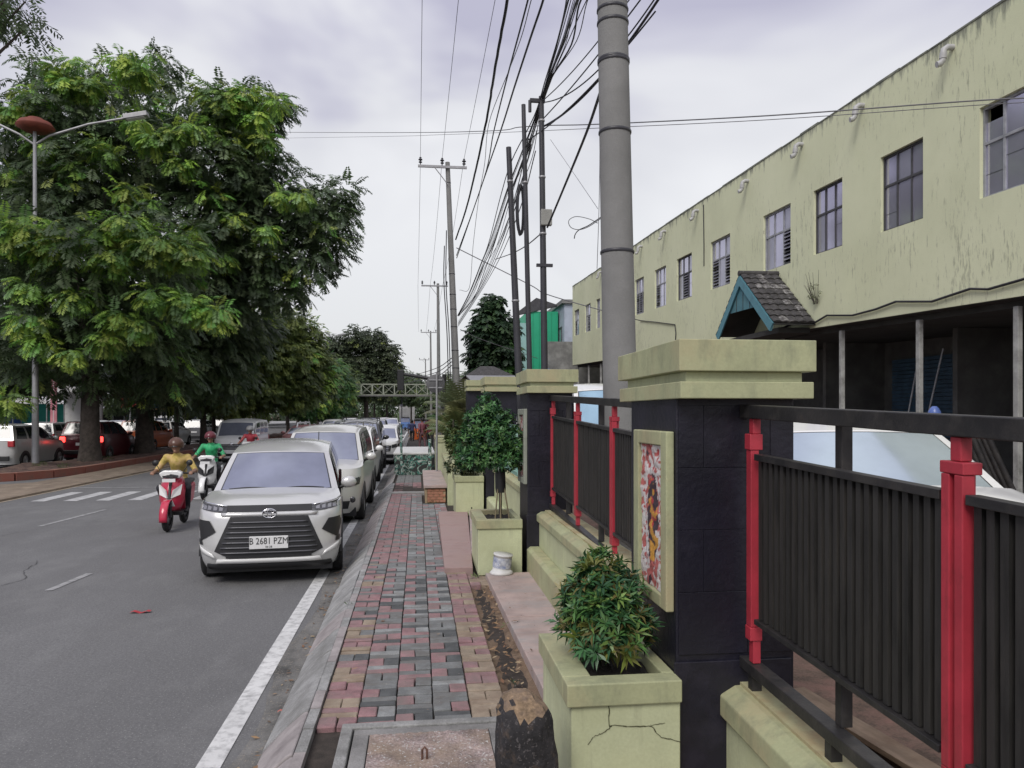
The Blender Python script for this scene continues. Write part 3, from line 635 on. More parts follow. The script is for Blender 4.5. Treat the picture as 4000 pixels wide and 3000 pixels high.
b = MB(); b.add([(RX0+.04, RY, zr-.22), (RX0+.04, 16.85, 4.62), (RX0+.04, 18.85, 4.66)], [(0, 1, 2)], m_tealp); glo(b.build('gable_board', gb, solid=.03))
for k in range(5):
    yk = 16.95+k*.38; b = MB(); b.box(RX0+.015, RX0+.028, yk, yk+.012, 4.64, 4.64+max(.1, (zr-4.85)*(1-abs(yk-RY)/1.0)), m_soff); glo(b.build('board_joint', gb))
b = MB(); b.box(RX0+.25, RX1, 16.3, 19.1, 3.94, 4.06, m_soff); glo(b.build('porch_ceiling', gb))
# ================================================================ BOUNDARY: PILLARS, LOW WALLS, IRON FENCE
PIL = [(3.33, 1.17, 1.74, 4.06), (8.40, 1.225, 1.74, 9.05), (13.42, 1.20, 1.76, 14.05), (18.45, 1.20, 1.76, 19.05)]
plab = ['nearest black masonry pillar with an olive cap and a framed relief', 'second black masonry pillar behind the potted little tree', 'third black pillar half hidden by the potted tree', 'farthest black pillar with an olive cap near the round sign']
m_art = None
def art_mesh(ny, nz, W, H):
    from mathutils import noise as mn
    V = []; Fq = []; C = []
    pal = [(.62, .58, .56), (.45, .12, .11), (.42, .05, .05), (.05, .03, .04), (.60, .30, .05), (.07, .05, .06), (.60, .55, .53)]
    for j in range(nz+1):
        for i in range(ny+1):
            u, v = i/ny, j/nz
            q = Vector((u*3.3, v*9, 1.7)); n_ = mn.fractal(q*.8, 1, 2, 3); n2 = mn.noise(Vector((u*5, v*13, 5))); n3 = mn.noise(Vector((u*10, v*24, 9)))
            rel = .006+.014*abs(n_)+.006*abs(n2)+.003*n3
            e_ = min(u, 1-u)*2
            core = max(0, 1-((u-.5)/.30)**2-((v-.50)/.36)**2)
            s = core*1.5+n_*.8+n2*.55
            if s > .95: c = pal[4] if n2+n3 > .25 else (pal[3] if n2 < .1 else pal[2])
            elif s > .38: c = pal[3] if n3+n2 < .2 else pal[1]
            elif s > .05: c = pal[1] if n2 > -.05 else pal[0]
            elif s > -.25: c = pal[0] if n3 > -.2 else pal[2]
            else: c = pal[6] if n2 > -.15 else pal[1]
            if v < .40 and v > .18 and .3 < u < .8 and n2 > .05: c = pal[4]
            V.append((-rel*.8, W*(1-u), H*v)); C.append(c)
    for j in range(nz):
        for i in range(ny):
            a = j*(ny+1)+i; Fq.append((a, a+1, a+ny+2, a+ny+1))
    return fast_mesh('relief', np.array(V), np.array(Fq), mat('painted_relief', (1, 1, 1), .6, .12, 30, .5, 70, attr='tint'), np.array(C))
amesh = art_mesh(40, 110, .36, .70)
for i, (y0, xa, xb, y1) in enumerate(PIL):
    gz = .25
    p = empty('masonry_pillar', (xa, y0, gz), 0, plab[i], 'pillar')
    def pl(o): o.matrix_parent_inverse = Matrix.Translation((-xa, -y0, -gz)); return o
    zt = 2.06+K*y0
    b = MB(); b.box(xa, xb, y0, y1, gz, zt, m_black); pl(b.build('shaft', p, bevel=.008))
    if i < 2:
        b = MB(); b.box(xa-.012, xb-.02, y0-.014, y0-.003, gz, .95, m_black); pl(b.build('plinth_face', p, bevel=.004))
        zz = .98; rb = random.Random(i)
        k = 0
        while zz < zt-.05:
            h = .285; sp_ = (xa+.01, xa+.13, xb-.12, xb-.005) if k % 2 else (xa+.01, xa+.34, xb-.005)
            for a_, c_ in zip(sp_[:-1], sp_[1:]):
                b = MB(); b.box(a_+.0008, c_-.0008, y0-.005-rb.uniform(0, .003), y0-.001, zz+.0008, min(zz+h-.0008, zt-.003), m_black); pl(b.build('block', p, bevel=.0012, seg=1))
            zz += h; k += 1
    zc = 2.05+K*y0-.01
    x0, x1, c0, c1 = xa-.03, xb+.04, y0-.13, y1+.19
    ym = c0+.47
    for (a_, c_, dx) in ((c0, ym-.006, 0), (ym+.006, c1, .006)):
        for (za, zb, ins, mm, nm) in ((0.0, .075, .008, m_creamd, 'cap_lower_slab'), (.0751, .121, .045, m_cream, 'cap_neck'), (.1211, .262, 0, m_creamd, 'cap_upper_slab')):
            b = MB(); b.box(x0+ins+dx, x1-ins, a_+(ins if a_ == c0 else 0), c_-(ins if c_ == c1 else 0), zc+za, zc+zb, mm); pl(b.build(nm, p, bevel=.004))
    # framed relief on the street side
    if i < 2:
        fy0, fy1 = (y0+.02, y0+.55); z0, z1 = 1.17+(.0 if i == 0 else .12), 2.0+(.0 if i == 0 else .14)
        fm = m_creamd if i == 0 else mat('grey_green_frame', (.27, .29, .24), .7, .1, 4)
        b = MB()
        for (a_, c_, za, zb) in ((fy0, fy0+.085, z0, z1), (fy1-.085, fy1, z0, z1), (fy0+.086, fy1-.086, z0, z0+.062), (fy0+.086, fy1-.086, z1-.068, z1)): b.box(xa-.04, xa-.001, a_, c_, za, zb, fm)
        pl(b.build('relief_frame', p, bevel=.006))
        b = MB(); b.box(xa-.012, xa-.001, fy0+.087, fy1-.087, z0+.064, z1-.07, m_black); pl(b.build('relief_backing', p))
        o = link('relief', amesh, p, (xa-.013, fy0+.087, z0+.065)); pl(o)
        o.scale = (1 if i == 0 else .6, (fy1-fy0-.174)/.36, (z1-z0-.136)/.70)
# low walls between the pillars
BAYS = [(-1.6, 3.325), (4.065, 8.395), (9.055, 13.415), (14.055, 18.445)]
wlab = ['low cream boundary wall under the nearest fence bay at the lower right', 'stepped cream boundary wall behind the near leafy planter', 'low cream boundary wall under the mint panels', 'farthest low cream boundary wall']
for i, (a, c) in enumerate(BAYS):
    wl = empty('boundary_wall', (1.38, a, .2), 0, wlab[i], 'wall')
    def wlo(o): o.matrix_parent_inverse = Matrix.Translation((-1.38, -a, -.2)); return o
    if i == 0:
        prof_b = [(1.405, .28), (1.405, .585), (1.64, .585), (1.64, .28)]; prof_c = [(1.375, .588), (1.375, .685), (1.445, .725), (1.66, .735), (1.66, .588)]; sh = True
    else:
        d = .035*(i-1)*4.9
        prof_b = [(1.355, .2), (1.355, .875+d), (1.66, .875+d), (1.66, .2)]; prof_c = [(1.325, .878+d), (1.325, .955+d), (1.375, .985+d), (1.68, .995+d), (1.68, .878+d)]; sh = False
    def ext(prof, name, m, ya=a, yb=c, segs=1):
        q = MB(); q.prism(prof, ya, yb, m, 'y'); return wlo(q.build(name, wl, shear=sh, bevel=.008))
    # body in lengths with visible joints, coping in lengths
    n_ = 3
    for k in range(n_):
        ya, yb = a+(c-a)*k/n_+.002, a+(c-a)*(k+1)/n_-.002
        ext(prof_b, 'wall_body', m_cream, ya, yb); ext(prof_c, 'coping', m_creamd, ya, yb)
    if i >= 1:
        ext([(1.215, .2), (1.215, .545+.02*i), (1.25, .575+.02*i), (1.354, .575+.02*i), (1.354, .2)], 'footing_step', m_cream if i > 1 else m_creamd)
    tz = .737 if i == 0 else .997+d
    q = MB(); q.box(1.47 if i == 0 else 1.42, 1.655, a+.003, c-.003, tz-.012, tz+.003, m_rustcream); wlo(q.build('stained_ledge', wl, shear=sh))
# ---- iron fence
FXC = 1.50
slat_me = None
def slat_mesh(h, name='slat'):
    b = MB(); b.box(-.012, .012, -.0145, .0145, 0, h, m_slat); return b.mesh(name)
slat_h = {}
fl = ['black iron fence with red posts filling the nearest bay at the right', 'black iron fence with red posts behind the near leafy planter']
def ring(b, y, z0, z1, w=.033, gap=.020, single=False):
    x0, x1 = FXC-.030, FXC+.008
    if single:
        b.box(x0, x1, y-w/2-.008, y+w/2+.008, z0+.061, z1-.071, m_red); b.box(x0-.006, x1+.016, y-w/2-.012, y+w/2+.012, z1-.07, z1, m_red); b.box(x0-.004, x1+.014, y-w/2-.011, y+w/2+.011, z0, z0+.06, m_red); return
    b.box(x0, x1, y-gap/2-w, y-gap/2, z0+.061, z1-.035, m_red); b.box(x0, x1, y+gap/2, y+gap/2+w, z0+.061, z1-.035, m_red)
    b.box(x0-.001, x1+.02, y-gap/2-w-.004, y+gap/2+w+.004, z1-.034, z1, m_red); b.box(x0, x1+.018, y-gap/2-w, y+gap/2+w, z0, z0+.06, m_red)
    b.box(x1+.001, x1+.022, y-gap/2-w*.3, y+gap/2+w*.3, z1-.12, z1-.0345, m_red)
for bi, (red, blk) in enumerate((([3.225, 1.93, .62], [2.58, 1.27, 0.0]), ([8.30, 7.0, 5.66, 4.30], [7.65, 6.24, 4.95]))):
    a, c = BAYS[bi]; a = max(a, -.3) if bi == 0 else a
    f = empty('iron_fence', (FXC, a, .8), 0, fl[bi], 'fence')
    def flo(o): o.matrix_parent_inverse = Matrix.Translation((-FXC, -a, -.8)); return o
    pz0, pz1 = (1.05, 1.80) if bi == 0 else (.975, 1.79)
    rz = .86 if bi == 0 else .80
    b = MB(); b.box(FXC-.03, FXC+.03, a, c-.002, 1.955, 2.015, m_iron); flo(b.build('top_rail', f, shear=True, bevel=.004))
    b = MB(); b.box(FXC-.032, FXC+.032, a, c-.002, rz-.05, rz, m_iron); flo(b.build('bottom_rail', f, shear=True, bevel=.004))
    for y in blk:
        b = MB(); b.box(FXC-.002+.02, FXC+.062, y-.022, y+.022, rz+.001, 1.954, m_iron); flo(b.build('post', f, shear=True, bevel=.003))
    for y in blk+red:
        zlow = .735 if bi == 0 else .995-K*y
        if zlow < rz-.055:
            b = MB(); b.box(FXC-.022, FXC+.022, y-.022, y+.022, zlow+.002, rz-.051, m_iron); flo(b.build('foot', f, shear=True))
    for y in red:
        single = (y == red[0])
        b = MB(); ring(b, y, pz0-.085, pz1+.085, single=single)
        b.box(FXC-.018, FXC+.018, y-.021, y+.021, pz1+.086, 1.953, m_red); b.box(FXC-.018, FXC+.018, y-.021, y+.021, rz+.002, pz0-.086, m_red)
        flo(b.build('red_post', f, shear=True, bevel=.003))
    pan = list(zip([q+.052 for q in red[1:]]+([] if True else []), [q-.052 for q in red[:-1]]))
    if bi == 0: pan.append((-.3, red[-1]-.052))
    for (ya, yb) in pan:
        pe = empty('panel', (FXC, ya, 0)); pe.parent = f; pe.matrix_parent_inverse = Matrix.Translation((-FXC, -a, -.8))
        b = MB(); b.box(-.030, .012, .001, yb-ya-.001, pz1-.028, pz1, m_iron); b.v = [(x, y, z+K*(y+ya)) for x, y, z in b.v]; b.build('top_angle', pe, bevel=.002)
        b = MB(); b.box(-.030, .012, .001, yb-ya-.001, pz0, pz0+.022, m_iron); b.v = [(x, y, z+K*(y+ya)) for x, y, z in b.v]; b.build('bottom_angle', pe, bevel=.002)
        b = MB(); b.box(.013, .018, .001, yb-ya-.001, pz0+.002, pz1-.002, m_slat); b.v = [(x, y, z+K*(y+ya)) for x, y, z in b.v]; b.build('backing_sheet', pe)
        n_ = int((yb-ya)/.048); pit = (yb-ya)/n_
        key = round(pz1-pz0, 3)
        if key not in slat_h: slat_h[key] = slat_mesh(pz1-pz0-.056)
        for k in range(n_):
            yy_ = pit*(k+.5); o = link('slat', slat_h[key], pe, (-.001+random.uniform(-.0015, .0015), yy_, pz0+.025+K*(yy_+ya)), (0, random.uniform(-.002, .002), random.uniform(-.03, .03)))
# mint translucent panels in the third and fourth bays
m_mint = mat('mint_panel', (.30, .50, .43), .35, .08, 2, 0, 30, dirt=(.38, .52, .46), damt=.5, dscale=2)
m_mintf = mat('mint_frame', (.18, .33, .29), .5, .1, 4)
for bi, lb in ((2, 'mint green louvred screen between the second and third pillars'), (3, 'mint green louvred screen nearest to the farthest pillar')):
    a, c = BAYS[bi]; s = empty('mint_screen', (1.45, a, 1.1), 0, lb, 'screen')
    def slo(o): o.matrix_parent_inverse = Matrix.Translation((-1.45, -a, -1.1)); return o
    zb_ = 1.03+.17*(bi-1)
    b = MB(); b.box(1.44, 1.49, a, c, zb_-.03, zb_+.03, m_mintf); b.box(1.44, 1.49, a, c, 1.62+K*a-.05, 1.62+K*a, m_mintf); slo(b.build('frame', s))
    n_ = 30
    for k in range(n_):
        y = a+(c-a)*(k+.5)/n_; b = MB(); b.box(-.004, .004, -(c-a)/n_*.46, (c-a)/n_*.46, zb_+.03, 1.56+K*a, m_mint); o = b.build('louvre', s, loc=(1.465, y, 0)); o.rotation_euler = (0, 0, .5); slo(o)
    b = MB()
    for k in range(3): b.tube([(1.43, a+.3+k*1.4, zb_), (1.43, a+1.5+k*1.4, zb_+.75)], .012, m_mintf, 5)
    slo(b.build('brace', s))
# ---- planters with plants
def planter(y0, y1, label, x0=.645, x1=1.165, zt=.90, zb=.28):
    p = empty('planter_box', (x0, y0, zb), 0, label, 'planter')
    def lo_(o): o.matrix_parent_inverse = Matrix.Translation((-x0, -y0, -zb)); return o
    zl = zt-.10
    b = MB()
    t = .09
    for (a, bb, c, d) in ((x0+.022, x1-.002, y0+.02, y0+t), (x0+.022, x1-.002, y1-t, y1-.02), (x0+.022, x0+t, y0+t+.001, y1-t-.001), (x1-t, x1-.002, y0+t+.001, y1-t-.001)): b.box(a, bb, c, d, zb, zl-.001, m_cream)
    lo_(b.build('body', p, bevel=.006))
    b = MB()
    for (a, bb, c, d) in ((x0, x1, y0, y0+.11), (x0, x1, y1-.11, y1), (x0, x0+.13, y0+.111, y1-.111), (x1-.06, x1, y0+.111, y1-.111)): b.box(a, bb, c, d, zl, zt, m_creamd)
    lo_(b.build('rim', p, bevel=.006))
    b = MB(); b.grid(lambda u, v: (x0+.09+(x1-x0-.16)*u, y0+.09+(y1-y0-.18)*v, zt-.055+random.uniform(-.012, .012)), 18, 18, mat('dark_potting_soil', (.022, .018, .015), .95, .3, 20, .9, 60))
    lo_(b.build('potting_soil', p))
    b = MB(); b.lathe([(0, 0), (.013, 0), (.013, .006), (0, .006)], (x0+.30, y0+.014, zb+.14), m_dark, 12, 'y'); lo_(b.build('drain_hole', p))
    return p, lo_
P1, lo1 = planter(3.23, 4.02, 'nearest cream planter box with cracks and a leafy bush')
P2, lo2 = planter(8.38, 9.38, 'second cream planter box holding the little tree with a black wrapped trunk')
P3, lo3 = planter(13.35, 14.3, 'third cream planter box behind the little tree', zt=.98)
P4, lo4 = planter(18.2, 19.3, 'farthest cream planter box beside the sign post', x0=.60, x1=1.15, zt=1.1)
# cracks on the nearest planter
m_crack = mat('crack', (.07, .07, .035), .9, 0)
def crack(pts, lo_, par, w=.0022):
    V = []; F = []
    rc = random.Random(len(pts)); P_ = []
    for i in range(len(pts)-1):
        for k in range(6): t = k/6; P_.append((pts[i][0]*(1-t)+pts[i+1][0]*t+rc.uniform(-.004, .004), pts[i][1]*(1-t)+pts[i+1][1]*t+rc.uniform(-.003, .003)))
    P_.append(pts[-1]); b = MB(); yy_ = 3.2465
    for i in range(len(P_)-1):
        (xa, za), (xb, zb) = P_[i], P_[i+1]; ww = w*rc.uniform(.5, 1.3); d = Vector((xb-xa, 0, zb-za)).normalized(); n_ = Vector((-d.z, 0, d.x))*ww
        b.add([(xa-n_.x, yy_, za-n_.z), (xb-n_.x, yy_, zb-n_.z), (xb+n_.x, yy_, zb+n_.z), (xa+n_.x, yy_, za+n_.z)], [(0, 1, 2, 3)], m_crack)
    lo_(b.build('crack', par))
crack([(.835, .797), (.84, .70), (.845, .71), (.95, .70), (1.03, .695), (1.07, .645), (1.16, .62)], lo1, P1)
crack([(.842, .70), (.80, .675), (.765, .665), (.74, .63)], lo1, P1, .0018)
crack([(1.02, .70), (1.09, .708)], lo1, P1, .0012)
# paint tin
t = empty('paint_tin', (.905, 8.22, .34), 0, 'dented white paint tin with a torn blue label in front of the second planter', 'tin')
b = MB(); b.lathe([(0, 0), (.105, 0), (.11, .012), (.100, .02), (.100, .2), (.108, .205), (.108, .215), (.0, .2)], (0, 0, 0), m_white, 20); b.build('can', t).rotation_euler = (R(4), R(6), 0)
b = MB(); b.lathe([(.103, .07), (.103, .185)], (0, 0, 0), mat('torn_label', (.5, .52, .56), .6, .25, 22, dirt=(.05, .10, .28), damt=.55, dscale=18), 20); b.build('label', t).rotation_euler = (R(4), R(6), 0)
b = MB(); b.lathe([(.0, 0), (.125, .0), (.13, .02), (.10, .045), (.0, .03)], (.0, -.03, 0), m_white, 14); b.build('lid', t)
# ---- foliage helpers
def leafy(name, centers, radii, n, leaf, width, cols, parent=None, rosette=7, up=.5, seed=1, droop=.2, shell=.55, m=None, curl=.25):
    rs = np.random.RandomState(seed); C = np.array(centers, float); Rr = np.array(radii, float); vol = Rr.prod(1)**.8; pr = vol/vol.sum()
    idx = rs.choice(len(C), n, p=pr); d = rs.normal(size=(n, 3)); d /= np.linalg.norm(d, axis=1)[:, None]; rad = rs.uniform(shell, 1, n)[:, None]**.7
    P = C[idx]+d*Rr[idx]*rad; out = d*(1/Rr[idx]); out /= np.linalg.norm(out, axis=1)[:, None]
    ax = out*(1-up)+np.array([0, 0, up]); ax /= np.linalg.norm(ax, axis=1)[:, None]
    V = []; col = []
    ref = np.tile([0.3, 0.5, 0.8], (n, 1)); s1 = np.cross(ax, ref); s1 /= np.linalg.norm(s1, axis=1)[:, None]; s2 = np.cross(ax, s1)
    cols = np.array(cols); cc = cols[rs.randint(len(cols), size=n)]*rs.uniform(.75, 1.25, (n, 1))
    for k in range(rosette):
        a = 2*PI*k/rosette+rs.uniform(0, 1, n); e_ = rs.uniform(.15, 1.0, n)
        dr = s1*np.cos(a)[:, None]+s2*np.sin(a)[:, None]; dd = dr*np.cos(e_)[:, None]+ax*np.sin(e_)[:, None]; dd[:, 2] -= droop*.3
        dd /= np.linalg.norm(dd, axis=1)[:, None]
        sd = np.cross(dd, ax+.01); sd /= np.linalg.norm(sd, axis=1)[:, None]
        L = leaf*rs.uniform(.65, 1.2, n)[:, None]; W = width*rs.uniform(.8, 1.2, n)[:, None]
        nrm = np.cross(sd, dd)
        base = P+dd*L*.05; mid = P+dd*L*.5+nrm*L*.06; tip = P+dd*L-nrm*L*curl*rs.uniform(0, 1, (n, 1))
        V.append(np.stack([base, mid+sd*W*.5, tip, mid-sd*W*.5], 1)); col.append(np.repeat(cc*rs.uniform(.85, 1.15, (n, 1)), 4, 0).reshape(n, 4, 3))
    V = np.concatenate(V).reshape(-1, 3); col = np.concatenate(col).reshape(-1, 3); F = np.arange(len(V)).reshape(-1, 4)
    me = fast_mesh(name, V, F, m or m_leaf, col); return link(name, me, parent)
def leafmat(name, rough=.45, tr=.25, spec=.5):
    m = bpy.data.materials.new(name); m.use_nodes = True; t = m.node_tree; b = t.nodes['Principled BSDF']; a = t.nodes.new('ShaderNodeVertexColor'); a.layer_name = 'tint'
    b.inputs['Roughness'].default_value = rough; b.inputs['Specular IOR Level'].default_value = spec; t.links.new(a.outputs['Color'], b.inputs['Base Color'])
    if tr:
        tl = t.nodes.new('ShaderNodeBsdfTranslucent'); t.links.new(a.outputs['Color'], tl.inputs['Color']); ms = t.nodes.new('ShaderNodeMixShader'); ms.inputs[0].default_value = tr
        t.links.new(b.outputs[0], ms.inputs[1]); t.links.new(tl.outputs[0], ms.inputs[2]); t.links.new(ms.outputs[0], t.nodes['Material Output'].inputs['Surface'])
    return m
m_leaf = leafmat('glossy_leaf', .4, .22); m_crown = leafmat('tree_leaf', .5, .34, .4)
m_bark = mat('bark', (.07, .058, .05), .95, .3, 5, .9, 30, fine=.3)
# bush in the nearest planter
bs = empty('bush', (.90, 3.62, .86), 0, 'bushy green shrub with pointed leaves in the nearest planter box', 'shrub')
def bl(o): o.matrix_parent_inverse = Matrix.Translation((-.90, -3.62, -.86)); return o
bc = [(.90, 3.66, 1.33), (.80, 3.62, 1.20), (1.02, 3.62, 1.20), (.76, 3.60, 1.07), (.90, 3.50, 1.10), (1.04, 3.55, 1.05), (.84, 3.50, .98), (.95, 3.44, 1.0), (.88, 3.6, 1.17)]
br = [(.12, .12, .10), (.12, .12, .11), (.12, .12, .12), (.11, .12, .12), (.14, .12, .13), (.11, .12, .12), (.10, .1, .09), (.09, .09, .08), (.2, .18, .2)]
bc = [(.90+(a-.90)*.92, b_, 1.15+(c-1.15)*.93) for a, b_, c in bc]; br = [tuple(q*.9 for q in r_) for r_ in br]
bl(leafy('foliage', bc, br, 540, .074, .0160, [(.09, .20, .055), (.05, .14, .05), (.03, .085, .04), (.17, .27, .07), (.07, .17, .075), (.20, .17, .06)], bs, 8, .45, 3, .25, .45))
for q_, (c_, r_) in enumerate((((.93, 3.42, .99), (.07, .04, .05)), ((.80, 3.48, 1.03), (.06, .05, .05)), ((.88, 3.55, 1.34), (.08, .08, .03)))): bl(leafy('new_shoot', [c_], [r_], 6, .085, .018, [(.20, .25, .05), (.22, .23, .06)], bs, 8, .4, 5+q_, .3, .4))
b = MB()
for k in range(7):
    a = k*.9; b.tube([(.90+.02*math.cos(a), 3.62+.02*math.sin(a), .84), (.90+.07*math.cos(a), 3.6+.07*math.sin(a), 1.0), (.90+.13*math.cos(a), 3.6+.11*math.sin(a), 1.2)], [.008, .006, .003], m_bark, 6)
bl(b.build('branch', bs))
# little tree with wrapped trunk in the second planter
tr = empty('potted_tree', (.93, 8.75, .86), 0, 'little round crowned tree with a black wrapped trunk in the second planter', 'tree')
def tl_(o): o.matrix_parent_inverse = Matrix.Translation((-.93, -8.75, -.86)); return o
cc = [(.88, 8.75, 2.15), (.78, 8.7, 1.98), (1.02, 8.72, 1.95), (.70, 8.68, 1.76), (.92, 8.6, 1.80), (1.12, 8.7, 1.74), (.80, 8.62, 1.60), (1.02, 8.65, 1.58), (1.20, 8.7, 1.62), (.66, 8.7, 1.60), (.9, 8.75, 1.85)]
rr = [(.13, .15, .17), (.17, .17, .17), (.15, .17, .18), (.16, .18, .17), (.2, .18, .2), (.14, .17, .18), (.18, .18, .14), (.18, .18, .14), (.12, .15, .14), (.12, .15, .13), (.28, .25, .35)]
cc = [(.87+(a-.93)*1.22, b_, 1.83+(c-1.83)*1.06) for a, b_, c in cc]; rr = [(a*1.05, b_, c) for a, b_, c in rr]
tl_(leafy('crown', cc, rr, 1350, .066, .022, [(.05, .14, .045), (.035, .10, .04), (.075, .19, .06), (.025, .07, .035), (.10, .20, .06)], tr, 6, .35, 8, .35, .5))
b = MB(); b.tube([(.955, 8.75, .86), (.955, 8.75, 1.25), (.93, 8.75, 1.6), (.88, 8.75, 1.95)], [.018, .018, .016, .008], m_bark, 8)
for k in range(6):
    a = k*1.05; b.tube([(.935, 8.75, 1.45), (.935+.2*math.cos(a), 8.75+.17*math.sin(a), 1.7+.05*k)], [.008, .003], m_bark, 5)
tl_(b.build('trunk', tr))
b = MB(); b.tube([(.958, 8.73, 1.17), (.955, 8.73, 1.22), (.95, 8.73, 1.42), (.95, 8.73, 1.50)], [.055, .062, .060, .045], m_plastic, 12); tl_(b.build('trunk_wrap', tr))
for dx in (-.055, -.01, .06):
    b = MB(); b.tube([(.96+dx*1.5, 8.62, .84), (.955+dx*.6, 8.70, 1.25)], .009, mat('bamboo_stake', (.18, .15, .09), .8, .2, 10), 6); tl_(b.build('stake', tr))
# shrub in third, spiky plants further
s3 = empty('shrub', (.95, 13.8, .95), 0, 'twiggy dark shrub in the third planter behind the little tree', 'shrub')
q = leafy('foliage', [(.0, 0, .35), (-.2, 0, .2), (.15, 0, .55)], [(.3, .25, .3), (.25, .2, .2), (.2, .2, .25)], 300, .09, .03, [(.05, .09, .03), (.09, .10, .04), (.03, .05, .025)], s3, 6, .4, 4)
b = MB(); b.tube([(0, 0, -.05), (.02, 0, .6)], .012, m_bark, 5); b.build('stem', s3)
s4 = empty('shrub', (.85, 18.7, 1.05), 0, 'olive leafed shrub in the farthest planter beside the sign post', 'shrub')
leafy('foliage', [(.1, 0, .35), (-.0, .2, .6), (.25, 0, .15)], [(.28, .3, .35), (.2, .25, .28), (.3, .3, .2)], 500, .10, .03, [(.09, .14, .04), (.13, .15, .05), (.05, .09, .03)], s4, 6, .4, 9)
b = MB(); b.tube([(0, 0, -.05), (.02, 0, .9)], .012, m_bark, 5); b.build('stem', s4)
# palms
def palm(loc, n, L, cols, seed, label, trunk=0.0, el=(.2, 1.3)):
    e0 = empty('palm_plant', loc, 0, label, 'palm'); rs = np.random.RandomState(seed); V = []; C = []
    for k in range(n):
        a = rs.uniform(0, 2*PI); el_ = rs.uniform(*el); h = np.array([math.cos(a), math.sin(a), 0]); p = np.array([0, 0, trunk]); dirv = h*math.cos(el_)+np.array([0, 0, math.sin(el_)]); c = np.array(cols[rs.randint(len(cols))])*rs.uniform(.7, 1.3)
        N_ = 16
        for i in range(N_):
            q = p+dirv*(L/N_); dirv = dirv+np.array([0, 0, -.085]); dirv /= np.linalg.norm(dirv)
            sd = np.cross(dirv, [0, 0, 1.]); sd /= np.linalg.norm(sd)
            ll = L*.30*math.sin(PI*(i+1.5)/(N_+2))
            for s in (-1, 1):
                t = q+sd*s*ll+dirv*ll*.6-np.array([0, 0, ll*.35]); V += [p, q, t, t-dirv*.01]; C += [c]*4
            V += [p+sd*.008, q+sd*.008, q-sd*.008, p-sd*.008]; C += [c*.8]*4
            p = q
    V = np.array(V); me = fast_mesh('fronds', V, np.arange(len(V)).reshape(-1, 4), m_leaf, np.array(C)); link('fronds', me, e0)
    b = MB(); b.tube([(0, 0, -.05), (0, 0, trunk+.08)], .06, m_bark, 7); b.build('stem', e0)
palm((1.45, 29.5, .28), 24, 1.3, [(.07, .15, .04), (.13, .18, .05), (.04, .10, .04)], 3, 'bright green palm behind the people on the sidewalk', 1.2)
palm((1.5, 24.5, .5), 22, 1.5, [(.14, .17, .08), (.18, .19, .09)], 4, 'pale spiky palm behind the round sign', 1.4, (.7, 1.4))
palm((1.1, 20.8, .4), 18, 1.0, [(.12, .16, .06), (.17, .18, .07)], 6, 'olive spiky plant by the farthest pillar', 1.0, (.6, 1.4))
# ---- brick bench with pale top
bn = empty('brick_bench', (.13, 15.6, .25), 0, 'low brick bench with a pale pink slab top beside the sidewalk', 'bench')
def bnl(o): o.matrix_parent_inverse = Matrix.Translation((-.13, -15.6, -.25)); return o
m_brk = mat('orange_brick', (.42, .20, .13), .85, .18, 12, .4, 50); m_mort = mat('tan_mortar', (.36, .27, .17), .9, .15, 12)
b = MB(); b.box(.15, .57, 15.66, 19.8, .25, .56, m_mort); bnl(b.build('core', bn))
b = MB(); b.box(.12, .60, 15.6, 19.85, .561, .62, m_tileslab); bnl(b.build('slab_top', bn, bevel=.006))
b = MB(); b.box(.149, .19, 15.645, 15.66, .25, .56, m_mort); bnl(b.build('end_trim', bn))
for r_ in range(5):
    for k in range(3):
        x = .20+k*.125-(.05 if r_ % 2 else 0); x0_, x1_ = max(x, .195), min(x+.115, .565)
        if x1_-x0_ < .03: continue
        b = MB(); b.box(x0_, x1_, 15.645, 15.665, .26+r_*.058, .31+r_*.058, m_brk); bnl(b.build('brick', bn, bevel=.003))
# cream gate stub by the bench
b = MB(); b.box(.60, .80, 15.3, 17.9, .2, 1.02, m_cream); b.box(.58, .82, 15.28, 17.92, 1.02, 1.10, m_creamd); tag(b.build('low_wall', bevel=.01), 'short cream wall end standing beside the brick bench', 'wall')
b = MB(); b.box(.52, .95, 20.2, 23.4, .2, 1.32, m_cream); b.box(.50, .97, 20.18, 23.42, 1.32, 1.44, m_creamd); tag(b.build('low_wall', bevel=.01), 'taller cream wall block with an olive cap behind the brick bench', 'wall')
# ---- camouflage painted barrier with white top and posts
def camo():
    m = bpy.data.materials.new('camouflage_paint'); m.use_nodes = True; t = m.node_tree; n = t.nodes.new; l = t.links.new; b = t.nodes['Principled BSDF']; b.inputs['Roughness'].default_value = .7
    tcn = n('ShaderNodeTexCoord'); q = n('ShaderNodeTexNoise'); q.inputs['Scale'].default_value = 5.5; q.inputs['Detail'].default_value = 1.5; q.inputs['Distortion'].default_value = 1.2; l(tcn.outputs['Object'], q.inputs['Vector'])
    r_ = n('ShaderNodeValToRGB'); r_.color_ramp.interpolation = 'CONSTANT'; c = r_.color_ramp; c.elements[0].color = (.03, .03, .03, 1); c.elements[1].position = .46; c.elements[1].color = (.05, .16, .13, 1)
    for p_, cl in ((.53, (.42, .45, .42, 1)), (.57, (.03, .07, .05, 1)), (.63, (.12, .24, .19, 1))): e_ = c.elements.new(p_); e_.color = cl
    l(q.outputs['Fac'], r_.inputs['Fac']); l(r_.outputs['Color'], b.inputs['Base Color']); return m
m_camo = camo()
cb = empty('camouflage_barrier', (0, 23.2, .25), 0, 'low barrier painted in green camouflage with a white top across the sidewalk', 'barrier')
b = MB(); b.box(-.70, .50, 0, 4.2, -.25, .60, m_camo); b.build('base', cb, bevel=.01)
